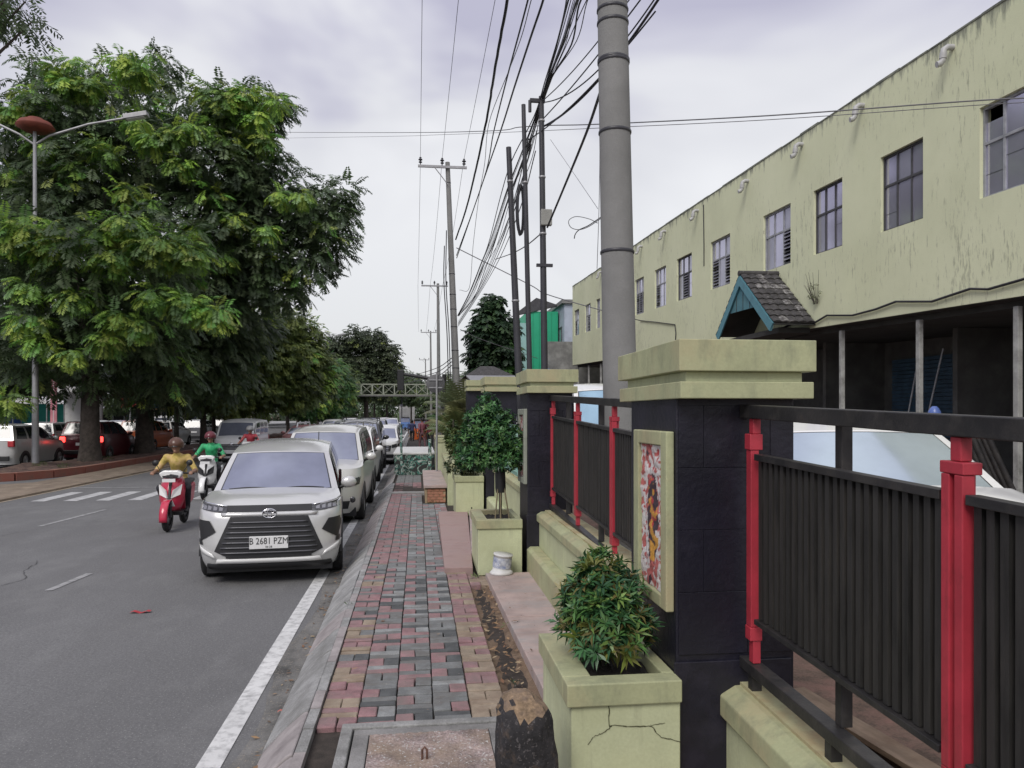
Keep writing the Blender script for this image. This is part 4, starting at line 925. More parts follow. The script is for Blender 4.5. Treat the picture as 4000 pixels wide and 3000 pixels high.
b = MB(); b.box(-.74, .52, -.03, 4.23, .601, .66, m_white); b.build('white_top', cb, bevel=.01)
for (x, y, lb) in ((-.49, 22.95, 'thin camouflage post at the left end of the low barrier'), (.36, 22.9, 'camouflage post at the right end of the low barrier')):
    b = MB(); r_ = .035 if x < 0 else .05; b.lathe([(0, 0), (r_*1.6, 0), (r_*1.6, .02), (r_, .03), (r_, 1.05 if x > 0 else 1.5), (r_*.9, 1.08 if x > 0 else 1.53), (0, 1.08 if x > 0 else 1.53)], (0, 0, 0), m_camo, 12)
    o = b.build('post', loc=(x, y, .25)); tag(o, lb, 'post'); o.name = 'bollard'
# ---- round sign seen from the back
sg = empty('round_sign', (.485, 19.55, .25), 0, 'grey back of a round traffic sign on a thin steel post', 'traffic sign')
b = MB(); b.tube([(0, 0, 0), (0, 0, 2.9)], .027, m_galv, 10); b.build('post', sg)
b = MB(); b.lathe([(0, -.04), (.235, -.04), (.24, -.035), (.24, -.03), (0, -.03)], (-.03, 0, 2.62), mat('sign_back', (.10, .10, .105), .6, .15, 5), 28, 'y')
o = b.build('disc', sg); o.location = (0, .075, 0)
b = MB(); b.box(-.20, .14, .01, .028, 2.5, 2.53, m_galv); b.box(-.20, .14, .01, .028, 2.7, 2.73, m_galv); b.build('bracket', sg)
# planks and rubble in the yard behind the fence
rl2 = random.Random(9)
m_wood = mat('old_plank', (.23, .17, .12), .85, .2, 4, .4, 40, stretch=(1, 6, 6), dirt=(.14, .09, .06), damt=.5, dscale=4)
for (x, y, L, a, t_, lb) in ((2.35, 3.1, 2.2, 1.72, 0, 'longest grey brown plank lying on the yard dirt below the fence'), (2.75, 2.9, 1.6, 1.45, 0, 'second old plank lying beside the longest plank in the yard')):
    b = MB(); b.box(-L/2, L/2, -.07, .07, 0, .03, m_wood); o = b.build('plank', loc=(x, y, .285+K*y+.03), bevel=.004); o.rotation_euler = (0, R(-1.5), a); tag(o, lb, 'plank')
b = MB()
for k in range(160):
    x, y = rl2.uniform(1.75, 3.6), rl2.uniform(1.2, 8.5); s = rl2.uniform(.01, .035); z = .28+K*y+s*.3+.01
    M4 = Matrix.Translation((x, y, z)) @ Matrix.Rotation(rl2.uniform(0, 3), 4, 'Z') @ Matrix.Rotation(rl2.uniform(-.5, .5), 4, 'X'); b.box(-s, s, -s*.7, s*.7, -s*.4, s*.4, m_pinkslab if rl2.random() < .3 else m_ptan, M4)
b.build('rubble', kind='stuff', label='small stones and rubble on the brown yard dirt')
m_stone = mat('pale_rough_stone', (.38, .38, .27), .85, .2, 4, .5, 30)
boulder('stone', (2.15, 6.6, .62), (.2, .25, .22), 7.7, m_stone, 'pale rough stone block lying behind the second fence bay', 3)
# ================================================================ VEHICLES
def carpaint(name, col, metal=.35, rough=.28):
    return mat(name, col, rough, 0.03, 1.5, 0, 10, metal=metal, coat=.6, spec=.5)
m_cglass = mat('car_glass', (.03, .035, .045), .06, 0, spec=1.0, metal=0.0)
m_wglass = mat('windscreen', (.27, .29, .37), .10, .14, 1.1, 0, 10, metal=.5, spec=.7)
m_lamp = mat('headlight_lens', (.06, .06, .065), .15, .5, 16, 0, metal=.2, spec=1)
m_plate = mat('white_number_plate', (.70, .70, .70), .5, .03, 8)
m_platetxt = mat('plate_lettering', (.03, .03, .03), .5, 0)
m_tail = mat('red_tail_lamp', (.45, .02, .03), .25, .1, 8, spec=.8)
m_taillit = mat('lit_brake_lamp', (.6, .03, .02), .3, 0, emit=((1.0, .06, .05), 2.5))
WHEELS = {}
def wheel_meshes(r):
    if r in WHEELS: return WHEELS[r]
    b = MB(); w_ = .10; b.lathe([(r*.62, -w_), (r*.9, -w_), (r*.985, -w_*.8), (r, -w_*.5), (r, w_*.5), (r*.985, w_*.8), (r*.9, w_), (r*.62, w_)], (0, 0, 0), m_tyre, 28, 'x'); ty = b.mesh('tyre')
    b = MB(); b.lathe([(r*.64, -.085), (r*.66, -.06), (r*.6, -.03), (r*.6, .0)], (0, 0, 0), m_rim, 28, 'x'); b.lathe([(0, -.06), (r*.16, -.06), (r*.16, -.0)], (0, 0, 0), m_rim, 14, 'x')
    for k in range(5):
        a = 2*PI*k/5; M4 = Matrix.Rotation(a, 4, 'X'); b.box(-.07, -.04, -.030, .030, r*.12, r*.62, m_rim, M4)
    b.lathe([(0, -.02), (r*.6, -.02)], (0, 0, 0), m_plastic, 20, 'x'); rm = b.mesh('rim')
    WHEELS[r] = (ty, rm); return WHEELS[r]
def car(name, label, cat, loc, rz, paint, L=4.4, W=1.73, HT=1.67, nose=.95, cowl=1.06, cy=.98, wst=1.80, hood=None, rear_in=.30, hero=False, rack=False, lit=False, group=None, plate=True, glass=None, grille='band', van=False, wr=.315, front=True):
    root = empty(name, loc, rz, label, cat, group)
    glass = glass or m_wglass
    h0 = W/2; n = 3.6 if hero else 3.0; Lc = .50 if hero else .62; Lr = .32
    zt = [.20, .28, .38, .52, .68, .80, .88, nose]
    def hw(z): return h0*float(np.interp(z, [.18, .3, .5, .72, .9, 1.15], [.90, .955, .985, 1.0, .99, .955]))
    def yf(z): return float(np.interp(z, [.18, .28, .36, .5, .66, .8, .9, nose, nose+.2], [.10, .03, .0, .01, .035, .05, .085, .16, .22])) if not van else float(np.interp(z, [.2, .5, .9, 1.2], [.06, 0, .04, .08]))
    def Fy(x, z):
        t = min(1, abs(x)/hw(z)); return yf(z)+Lc*(1-(1-t**n)**(1/n))
    def top(y): return float(np.interp(y, [.0, .3, cy, cy+.5, L*.6, L], [nose, nose+.015, cowl-.03, cowl-.02, cowl+.02, cowl+.05]))
    b = MB()
    # plan loop
    def loop(z, ti):
        w_ = hw(z); f0 = yf(z); pts = []
        for k in range(17):
            a = -PI/2+PI*k/16; sx = math.sin(a); x = w_*math.copysign(abs(sx)**(2/n), sx); y = f0+Lc*(1-abs(math.cos(a))**(2/n)); pts.append((x, y))
        ya = f0+Lc; yb = L-Lr
        for k in range(1, 12): pts.append((w_, ya+(yb-ya)*k/12))
        for k in range(13):
            a = PI/2-PI*k/12; sx = math.sin(a); x = w_*math.copysign(abs(sx)**(2/n), sx); y = L-.03-(Lr-.03)*(1-abs(math.cos(a))**(2/n))-(.05 if z < .35 else 0); pts.append((x, y))
        for k in range(11, 0, -1): pts.append((-w_, ya+(yb-ya)*k/12))
        out = []
        for x, y in pts:
            tt = (top(y)-.20)/(nose-.20); out.append((x, y, .20+(z-.20)*tt))
        return out
    loops = [loop(z, i) for i, z in enumerate(zt)]; nl = len(loops[0]); vs = [p for l_ in loops for p in l_]; fs = []
    for j in range(len(loops)-1):
        for k in range(nl): fs.append((j*nl+k, j*nl+(k+1) % nl, (j+1)*nl+(k+1) % nl, (j+1)*nl+k))
    b.add(vs, fs, paint, True)
    # hood, built from the nose loop back to the cowl
    tl = loops[-1][:17]; rows = 8
    def cw_(x): return cy+.10*(x/h0)**2-.02
    hv = []
    for j in range(rows+1):
        s = j/rows
        for (x, y, z) in tl:
            xx = x*(1-.04*s); y2 = y*(1-s)+cw_(x)*s if y < cw_(x) else y
            crown = .045*(1-(x/h0)**2)*math.sin(min(1, s*2.2)*PI/2)+.03*(1 if .3 < abs(x/h0) < .75 else 0)*math.sin(s*PI)*.4
            hv.append((xx, y2, z*(1-s)+(cowl)*s*1+crown if True else z))
    b.add(hv, [(j*17+k, j*17+k+1, (j+1)*17+k+1, (j+1)*17+k) for j in range(rows) for k in range(16)], paint, True)
    # greenhouse functions
    zr_ = HT-.055; zd = .10 if van else .085; wb, wt = h0*.94, h0*(.90 if van else .775)
    y_r0, y_r1 = wst, L-rear_in
    def GF(u, v):   # windscreen u -1..1
        x = u*(wb*(1-v)+wt*v); y = (cy+.03)*(1-v)+y_r0*v+.11*u*u*(1-v)+.14*u*u*v; z = (cowl-.02)*(1-v)+(zr_-zd)*v+.02*math.sin(v*PI)*.5+(.03*(1-u*u))*v; return Vector((x, y, z))
    yb0, yb1 = cy+.14, L-.10
    def GS(sd, t, v):
        y = (yb0+(yb1-yb0)*t)*(1-v)+(y_r0+.14+(y_r1-y_r0-.14)*t)*v; x = sd*((wb)*(1-v)+wt*v+.035*math.sin(v*PI)); z = (top(yb0+(yb1-yb0)*t)-.01)*(1-v)+(zr_-zd*max(0, 1-t/.4)**1.6)*v; return Vector((x, y, z))
    def GR(u, v):
        x = u*(wb*(1-v)+wt*v); y = yb1*(1-v)+y_r1*v+.05*(1-u*u); z = (top(L)-.01)*(1-v)+zr_*v; return Vector((x, y, z))
    def shell(fn, u0, u1, v0, v1, nu, nv, m, off=0, B=None):
        B = B or b
        def q(i, j):
            u = u0+(u1-u0)*i; v = v0+(v1-v0)*j; p = fn(u, v)
            if off:
                e_ = .01; du = fn(u+e_, v)-fn(u-e_, v); dv = fn(u, v+e_)-fn(u, v-e_); nn_ = du.cross(dv).normalized(); c_ = Vector((0, L*.5, 1.1)); nn_ = nn_ if nn_.dot(p-c_) > 0 else -nn_; p = p+nn_*off
            return p
        B.grid(q, nu, nv, m, True)
    shell(GF, -1, 1, 0, 1, 12, 6, paint); shell(lambda t, v: GS(1, t, v), 0, 1, 0, 1, 12, 5, paint); shell(lambda t, v: GS(-1, t, v), 0, 1, 0, 1, 12, 5, paint); shell(GR, -1, 1, 0, 1, 8, 4, paint)
    def roof(i, j):
        u = i*2-1; x = u*wt; f_ = y_r0+.14*u*u; r_ = y_r1+.05*(1-u*u); y = f_+(r_-f_)*j; z = zr_-zd*max(0, 1-j/.4)**1.6+.03*(1-u*u)+(.045)*(1-u**4)*math.sin(min(1, j*2.5)*PI/2)*math.sin(min(1, (1-j)*5)*PI/2); return (x, y, z)
    b.grid(roof, 12, 12, paint, True)
    b.build('body', root)
    # belt/deck closing
    B = MB(); shell(GF, -.895, .895, .03, .968, 12, 6, m_plastic, .003, B); B.build('windscreen_seal', root)
    B = MB(); shell(GF, -.875, .875, .05, .95, 12, 6, glass, .006, B); B.build('windscreen', root)
    for sd in (1, -1):
        for (t0, t1) in ((.06, .34), (.37, .64), (.67, .93)):
            B = MB(); shell(lambda t, v: GS(sd, t, v), t0+.02, t1, .10, .88, 4, 4, m_cglass, .006, B); B.build('side_window', root)
    B = MB(); shell(GR, -.88, .88, .12, .9, 8, 4, m_cglass, .008, B); B.build('rear_window', root)
    def patch(c0, c1, c2, c3, m, name, nx=6, nz=2, off=.008, th=.0, parent=None):
        # corners (x,z): bottom-left, bottom-right, top-right, top-left on the nose surface
        B = MB()
        def q(i, j):
            x = (c0[0]*(1-i)+c1[0]*i)*(1-j)+(c3[0]*(1-i)+c2[0]*i)*j; z = (c0[1]*(1-i)+c1[1]*i)*(1-j)+(c3[1]*(1-i)+c2[1]*i)*j
            return (x, Fy(x, z)-off, z)
        B.grid(q, nx, nz, m, True); return B.build(name, parent or root, solid=th)
    B = MB(); B.box(-h0*.86, h0*.86, .22, L-.22, .14, .30, m_plastic); B.build('underbody', root)
    # wheels
    ty, rm = wheel_meshes(wr)
    for y in (.80, L-.85):
        for sd in (-1, 1):
            B = MB(); k_ = 14; vs = []; 
            for k in range(k_+1):
                a = PI*k/k_; vs += [(sd*(h0*.965), y+math.cos(a)*(wr+.075), wr+math.sin(a)*(wr+.065)), (sd*(h0+.006), y+math.cos(a)*(wr+.07), wr+math.sin(a)*(wr+.06)), (sd*(h0+.006), y+math.cos(a)*(wr-.05), wr-.02+math.sin(a)*(wr-.0))]
            B.add(vs, [(3*k+q_, 3*k+1+q_, 3*k+4+q_, 3*k+3+q_) for k in range(k_) for q_ in (0, 1)], m_plastic); 
            B.build('wheel_arch', root)
            wh = link('wheel', ty, root, (sd*(h0-.092), y, wr), (0, 0, 0 if sd < 0 else PI)); link('rim', rm, wh)
    # mirrors
    for sd in ((1,) if hero else (() if van and not front else (-1, 1))):
        B = MB(); c_ = Vector((sd*(h0+.09), cy+.33, cowl+.07))
        B.lathe([(0, -.055), (.06, -.05), (.09, -.02), (.095, .02), (.085, .045), (0, .05)], (0, 0, 0), paint, 14, 'y'); B.v = [(c_.x+x*1.15, c_.y+y, c_.z+z*.85) for x, y, z in B.v]
        B.tube([(sd*(h0*.93), cy+.36, cowl-.02), (sd*(h0+.05), cy+.34, cowl+.03)], .025, m_plastic, 6); B.build('mirror', root)
    # front
    z_ = nose
    if hero:
        patch((-.56, .895), (.56, .895), (.60, .965), (-.60, .965), m_plastic, 'upper_grille_strip', 14, 2, .006)
        patch((-.56, .845), (.56, .845), (.57, .885), (-.57, .885), paint, 'bright_grille_bar', 14, 2, .016, .01)
        gb = patch((-.50, .345), (.50, .345), (.455, .835), (-.455, .835), m_plastic, 'grille', 14, 6, .008)
        patch((-.635, .43), (-.45, .345), (-.44, .81), (-.455, .835), m_plastic, 'grille_side', 4, 6, .008, 0, gb); patch((.45, .345), (.635, .43), (.455, .835), (.44, .81), m_plastic, 'grille_side', 4, 6, .008, 0, gb)
        gm = mat('grille_bar', (.12, .12, .13), .35, .1, 6, metal=.5)
        for k, z in enumerate((.77, .71, .65, .59, .53, .47, .41)):
            w_ = float(np.interp(z, [.35, .43, .84], [.53, .60, .45]))-.02; patch((-w_, z-.008), (w_, z-.008), (w_, z+.008), (-w_, z+.008), gm, 'grille_bar', 14, 1, .020, .012, gb)
        for sd in (-1, 1):
            def sp(pts, m, name, nx=6, nz=3, off=.01, th=0):
                q = [(sd*x, z) for x, z in pts]
                return patch(q[1], q[0], q[3], q[2], m, name, nx, nz, off, th) if sd < 0 else patch(q[0], q[1], q[2], q[3], m, name, nx, nz, off, th)
            hl = sp([(.50, .885), (.835, .92), (.845, 1.0), (.50, .945)], m_lamp, 'headlight', 8, 3, .014)
            for kx in (.57, .64, .71, .77):
                q = patch((sd*(kx-.022), .905+.1*(kx-.5)*.6), (sd*(kx+.022), .905+.1*(kx-.5)*.6), (sd*(kx+.022), .945+.1*(kx-.5)), (sd*(kx-.022), .93+.1*(kx-.5)), mat('lamp_reflector', (.30, .30, .31), .25, 0, metal=.6), 'reflector', 2, 2, .019, 0, hl)
            patch((sd*.50, .95), (sd*.85, 1.005), (sd*.85, 1.02), (sd*.50, .963), m_chrome, 'light_strip', 6, 1, .018, .006, hl)
            sp([(.62, .66), (.855, .52), (.858, .80), (.70, .79)], m_plastic, 'side_vent', 6, 4, .012)
            sp([(.78, .50), (.855, .50), (.858, .56), (.80, .56)], m_plastic, 'side_vent', 3, 2, .013)
            sp([(.62, .345), (.84, .42), (.85, .50), (.66, .40)], mat('bright_silver', (.72, .72, .71), .3, 0, coat=.5), 'bumper_flare', 5, 2, .014, .012)
        patch((-.62, .285), (.62, .285), (.60, .335), (-.60, .335), mat('bright_silver', (.72, .72, .71), .3, 0, coat=.5), 'bumper_lip', 14, 2, .02, .02)
        patch((-.84, .20), (.84, .20), (.84, .27), (-.84, .27), m_plastic, 'lower_bumper', 14, 2, .012, .012)
        # emblem: three interlocked ellipses
        B = MB(); ey = Fy(0, .87)-.026
        def ell(rx, rz, cx=0, cz=.872): return [(cx+rx*math.cos(2*PI*k/28), ey, cz+rz*math.sin(2*PI*k/28)) for k in range(29)]
        B.tube(ell(.082, .055), .007, m_chrome, 6, caps=False); B.tube(ell(.026, .045), .005, m_chrome, 6, caps=False); B.tube(ell(.058, .018, 0, .893), .005, m_chrome, 6, caps=False); B.build('emblem', root)
        B = MB(); B.lathe([(0, 0), (.084, 0), (.084, .012)], (0, 0, 0), m_plastic, 26, 'y'); B.v = [(x, y+ey+.004, .872+z*.68) for x, y, z in B.v]; B.build('emblem_backing', root)
        for sd in (-1, 1):
            B = MB(); P0 = GF(.60*sd-.25, .05); pts = []
            for k in range(9):
                t = k/8; u = -.75+.72*t if sd < 0 else .05+.72*t; v = .035+.035*math.sin(t*PI); p = GF(u, v); pts.append((p.x, p.y-.025, p.z+.02))
            B.tube(pts, .011, m_plastic, 6); B.build('wiper', root)
        B = MB(); c_ = Vector((h0*.55, L*.55, HT-.02)); B.tube([(h0*.55, L-.9, HT-.02), (h0*.55, L-.75, HT+.12)], .008, m_plastic, 5); B.build('aerial', root)
    elif front:
        if grille == 'band':
            patch((-.50, .56), (.50, .56), (.55, .80), (-.55, .80), m_plastic, 'grille', 10, 3, .008)
            for k in range(3): patch((-.5, .60+k*.065), (.5, .60+k*.065), (.5, .62+k*.065), (-.5, .62+k*.065), m_chrome, 'grille_bar', 10, 1, .016, .006)
        patch((-.62, .29), (.62, .29), (.66, .44), (-.66, .44), m_plastic, 'lower_intake', 10, 2, .008)
        for sd in (-1, 1):
            q = [(sd*x, z) for x, z in ((.56, .70), (.82, .74), (.84, .88), (.56, .83))]
            patch(q[1], q[0], q[3], q[2], m_lamp, 'headlight', 6, 3, .012) if sd < 0 else patch(*q, m_lamp, 'headlight', 6, 3, .012)
            B = MB(); x_ = sd*.70; B.lathe([(0, -.02), (.05, -.02), (.06, 0)], (x_, Fy(x_, .46)-.005, .46), m_lamp, 14, 'y'); B.build('fog_lamp', root)
        B = MB(); B.lathe([(0, 0), (.05, 0), (.06, .01)], (0, Fy(0, .78)-.03, .80), m_chrome, 16, 'y'); B.build('badge', root)
    if plate:
        zp = .53 if hero else .47; yp = Fy(0, zp)-.045
        B = MB(); B.box(-.225, .225, yp, yp+.03, zp-.075, zp+.075, m_plate); pt = B.build('number_plate', root, bevel=.004)
        if hero:
            o = link('lettering', text_mesh('B 2681 PZM', .112, m_platetxt, .0015), pt, (0, yp-.002, zp+.016), (PI/2, 0, 0)); o.scale = (.80, 1, 1)
            o = link('lettering', text_mesh('06·28', .035, m_platetxt, .001), pt, (0, yp-.002, zp-.052), (PI/2, 0, 0))
    # rear lamps, rear plate
    for sd in (-1, 1):
        B = MB(); x0, x1 = sorted((sd*(h0-.02), sd*(h0-.24))); B.box(x0, x1, L-.16, L-.015, .86, 1.10, m_taillit if lit else m_tail); B.build('tail_lamp', root, bevel=.03)
    B = MB(); B.box(-.8*h0, .8*h0, L-.06, L+.0, .34, .52, m_plastic); B.build('rear_bumper', root, bevel=.02)
    B = MB(); B.box(-.2, .2, L-.03, L-.005, .72, .84, m_plate); B.build('number_plate', root)
    if rack:
        for sd in (-1, 1):
            B = MB(); B.tube([(sd*wt*.92, y_r0+.35, HT-.02), (sd*wt*.92, y_r0+.45, HT+.06), (sd*wt*.92, y_r1-.25, HT+.06), (sd*wt*.92, y_r1-.1, HT-.02)], .018, m_plastic if rack == 'dark' else m_galv, 6); B.build('roof_rail', root)
    if rack == 'dark':
        B = MB()
        for k in range(5): B.box(-wt*.9, wt*.9, y_r0+.5+k*.35, y_r0+.54+k*.35, HT+.06, HT+.085, m_plastic)
        B.build('roof_rack', root)
    return root
def copy_tree(o, parent=None):
    c = o.copy(); COL.objects.link(c); c.parent = parent
    for ch in list(o.children): copy_tree(ch, c)
    return c
p_silver = carpaint('silver_paint', (.58, .58, .575), .3, .26); p_white = carpaint('white_car_paint', (.75, .75, .74), 0, .3); p_black = carpaint('black_car_paint', (.02, .02, .022), .1, .2)
p_grey = carpaint('grey_car_paint', (.20, .20, .21), .4, .3); p_dred = carpaint('dark_red_paint', (.10, .012, .02), .2, .3); p_orange = carpaint('orange_paint', (.62, .13, .03), 0, .35); p_blue = carpaint('blue_paint', (.10, .20, .45), 0, .35)
p_beige = carpaint('champagne_paint', (.60, .60, .57), .25, .3)
GP = 'cars parked nose to tail along the kerb'
car('parked_car', 'silver family car parked first in the row with plate B 2681 PZM', 'car', (-1.79, 9.45, 0), R(5.5), p_silver, hero=True, group=GP, HT=1.66)
car('parked_car', 'tall silver car with roof rails parked second in the row behind the silver family car', 'car', (-1.93, 14.45, 0), 0, p_beige, L=4.5, W=1.76, HT=1.83, nose=1.02, cowl=1.14, cy=1.10, wst=1.78, rack='pale', group=GP, wr=.35)
car('parked_car', 'white car with roof rails parked third in the row', 'car', (-2.02, 20.2, 0), 0, p_white, L=4.4, W=1.72, HT=1.74, rack='pale', group=GP)
car('parked_car', 'black off-road car with a dark roof rack parked fourth in the row', 'car', (-2.12, 26.2, 0), 0, p_black, L=4.3, W=1.78, HT=1.88, nose=1.05, cowl=1.18, cy=1.15, wst=1.7, rack='dark', group=GP, wr=.36)
car('parked_car', 'small white hatchback parked last in the row beside the camouflage barrier', 'car', (-1.62, 31.2, 0), R(-2), p_white, L=3.7, W=1.62, HT=1.60, group=GP)
# moving cars on this carriageway, further off
GT = 'cars driving towards the camera in the distance'
far = [(-7.9, 33.5, 'white', 'small white van coming up the inner lane behind the two riders', dict(L=4.2, W=1.66, HT=1.86, cy=.5, wst=1.05, cowl=1.12, nose=1.0, van=True)),
       (-6.0, 39, 'pink', 'pale red car driving in the middle lane ahead of the trees', dict(HT=1.5)), (-4.6, 47, 'silver', 'silver car driving farther back beyond the parked row', {}),
       (-6.6, 58, 'white', 'white car farther down the inner lane under the footbridge trees', {}), (-3.4, 62, 'grey', 'grey car driving in the outer lane far down the road', {}),
       (-5.2, 74, 'black', 'black car in the far traffic queue below the footbridge', {}), (-2.8, 80, 'silver', 'silver car in the far traffic queue near the kerb', {}), (-7.3, 82, 'white', 'white car in the far traffic queue beside the median', {}),
       (-4.0, 92, 'white', 'white car just before the footbridge in the far queue', {}), (-6.2, 100, 'grey', 'grey car straight below the footbridge', {})]
pmap = dict(white=p_white, silver=p_silver, grey=p_grey, black=p_black, pink=carpaint('faded_red_paint', (.45, .20, .20), 0, .35))
for x, y, pc, lb, kw in far: car('car', lb, 'car', (x, y, 0), R(random.uniform(-1.5, 1.5)), pmap[pc], group=GT, **kw)
# opposite carriageway, cars seen from behind: rotate 180 about their centre
def opp(x, yrear, name, lb, paint, **kw):
    L = kw.get('L', 4.4); return car(name, lb, 'car', (x, yrear+L, 0), PI, paint, group='cars on the far carriageway', **kw)
opp(-15.74, 30.1, 'car', 'silver family car at the left edge driving away behind the lamp post', p_silver, HT=1.70)
opp(-14.55, 34.9, 'car', 'dark red off-road car with lit brake lamps behind the first tree trunk', p_dred, L=4.3, W=1.80, HT=1.80, lit=True, cowl=1.12, nose=1.0)
opp(-18.4, 35.5, 'car', 'white hatchback on the outer lane beyond the silver family car', p_white, HT=1.6)
opp(-15.6, 44.0, 'pickup', 'silver and orange pickup between the two nearest tree trunks', p_orange, HT=1.75, L=4.6)
opp(-19.0, 40.5, 'car', 'pale grey car on the outer lane behind the dark red one', p_silver)
opp(-16.1, 49.5, 'car', 'white car on the far carriageway past the second trunk', p_white)
opp(-19.3, 51, 'car', 'dark blue car on the outer lane past the second trunk', carpaint('navy_paint', (.03, .04, .12), 0, .3))
opp(-16.2, 57.5, 'car', 'grey car on the far carriageway among the slim trunks', p_grey)
opp(-19.5, 61, 'car', 'white van on the outer lane among the slim trunks', p_white, HT=1.95, L=4.6)
opp(-16.4, 66, 'car', 'black car far along the opposite carriageway', p_black)
opp(-16.4, 75, 'car', 'white car farthest along the opposite carriageway', p_white)
# vehicles parked in the yard behind the fence
zy = lambda y: .28+K*y
o = car('parked_van', 'white van parked close behind the nearest fence bay', 'van', (3.72, 4.9, zy(5.6)), R(-3), p_white, L=4.3, W=2.02, HT=1.60, cy=.55, wst=1.35, cowl=1.02, nose=.92, plate=False, van=True, front=False, glass=mat('van_windscreen', (.46, .54, .62), .12, .08, 1.2, 0, 10, metal=.55, spec=.8))
car('parked_van', 'white van with blue tinted windscreen behind the second fence bay', 'van', (3.35, 11.4, zy(12)), R(2), p_white, L=4.2, W=1.72, HT=1.95, cy=.5, wst=1.15, cowl=1.12, nose=.95, plate=False, glass=mat('blue_tint_windscreen', (.30, .45, .58), .12, .08, 1.2, 0, 10, metal=.5, spec=.8))
car('parked_car', 'white car parked in the yard behind the third pillar', 'car', (3.0, 19.5, zy(20)), 0, p_white, plate=False)
# blue three wheeler and orange bajaj further on
def bajaj(loc, paint, lb):
    r_ = empty('auto_rickshaw', loc, 0, lb, 'rickshaw')
    B = MB(); B.prism([(-.55, .2), (.55, .2), (.62, .55), (.60, 1.0), (.52, 1.05), (-.52, 1.05), (-.60, 1.0), (-.62, .55)], .35, 2.5, paint, 'y'); B.prism([(-.28, .3), (.28, .3), (.42, .95), (-.42, .95)], 0, .36, paint, 'y'); B.build('body', r_, bevel=.04)
    B = MB(); B.prism([(-.55, 1.62), (.55, 1.62), (.48, 1.74), (-.48, 1.74)], .25, 2.5, m_plastic, 'y'); B.build('canopy', r_, bevel=.03)
    B = MB(); B.add([(-.50, .34, 1.06), (.50, .34, 1.06), (.46, .42, 1.6), (-.46, .42, 1.6)], [(0, 1, 2, 3)], m_wglass); B.build('windscreen', r_, solid=.01)
    B = MB()
    for x, y in ((-.52, .4), (.52, .4), (-.54, 1.4), (.54, 1.4), (-.54, 2.45), (.54, 2.45)): B.tube([(x, y, 1.0), (x*.93, y, 1.66)], .025, paint, 6)
    B.build('canopy_post', r_)
    B = MB(); B.box(-.5, .5, 1.7, 2.3, .7, .85, m_plastic); B.box(-.5, .5, 2.25, 2.4, .85, 1.3, m_plastic); B.build('seat', r_)
    ty, rm = wheel_meshes(.24)
    for x, y in ((0, .15), (-.55, 2.1), (.55, 2.1)): link('wheel', ty, r_, (x, y, .24))
    for sd in (-.25, .25):
        B = MB(); B.lathe([(0, -.03), (.07, -.02), (.08, 0)], (sd, .0, .72), m_lamp, 12, 'y'); B.build('headlight', r_)
bajaj((.25, 55, 0), p_orange, 'orange auto rickshaw standing by the kerb behind the pedestrians')
bajaj((-1.6, 98, 0), p_blue, 'blue auto rickshaw driving down the road beyond the barrier')
# ================================================================ PEOPLE AND SCOOTERS
m_skin = mat('brown_skin', (.26, .14, .09), .55, .05, 10); m_hair = mat('dark_hair', (.012, .010, .010), .6, .2, 30)
def figure(name, parent, caps, balls, voxel=.014, smooth=4):
    """one continuous body: tapered capsules fused by a voxel remesh, cloth assigned by the nearest bone"""
    bm_ = bmesh.new()
    def ball(c, r, s=(1, 1, 1)):
        M4 = Matrix.Translation(c) @ Matrix.Diagonal((s[0], s[1], s[2], 1)); bmesh.ops.create_icosphere(bm_, subdivisions=2, radius=r, matrix=M4)
    for (a, b, ra, rb, m) in caps:
        a, b = Vector(a), Vector(b); d = b-a; ball(a, ra); ball(b, rb)
        q = d.to_track_quat('Z', 'Y').to_matrix().to_4x4(); M4 = Matrix.Translation((a+b)/2) @ q
        bmesh.ops.create_cone(bm_, cap_ends=True, segments=14, radius1=ra, radius2=rb, depth=d.length, matrix=M4)
    for (c, r, s, m) in balls: ball(Vector(c), r, s)
    me = bpy.data.meshes.new('tmp'); bm_.to_mesh(me); bm_.free(); o = bpy.data.objects.new('tmp', me); COL.objects.link(o)
    q = o.modifiers.new('r', 'REMESH'); q.mode = 'VOXEL'; q.voxel_size = voxel; q = o.modifiers.new('s', 'SMOOTH'); q.factor = .5; q.iterations = smooth
    bpy.context.view_layer.update(); out = eval_mesh(o, name); COL.objects.unlink(o); bpy.data.objects.remove(o)
    ms = []; 
    for it in [c[4] for c in caps]+[c[3] for c in balls]:
        if it not in ms: ms.append(it)
    out.materials.clear(); [out.materials.append(m) for m in ms]
    nf = len(out.polygons); C = np.zeros(nf*3); out.polygons.foreach_get('center', C); C = C.reshape(-1, 3); best = np.full(nf, 1e9); idx = np.zeros(nf, np.int32)
    for (a, b, ra, rb, m) in caps:
        a, b = np.array(a, float), np.array(b, float); ab = b-a; t = np.clip(((C-a)@ab)/(ab@ab), 0, 1); dd = np.linalg.norm(C-(a+t[:, None]*ab), axis=1)-(ra+(rb-ra)*t); k = dd < best; best[k] = dd[k]; idx[k] = ms.index(m)
    for (c, r, s, m) in balls:
        dd = (np.linalg.norm((C-np.array(c))/np.array(s), axis=1)-r)*min(s); k = dd < best; best[k] = dd[k]; idx[k] = ms.index(m)
    out.polygons.foreach_set('material_index', idx); out.polygons.foreach_set('use_smooth', np.ones(nf, bool)); out.update()
    return link(name, out, parent)
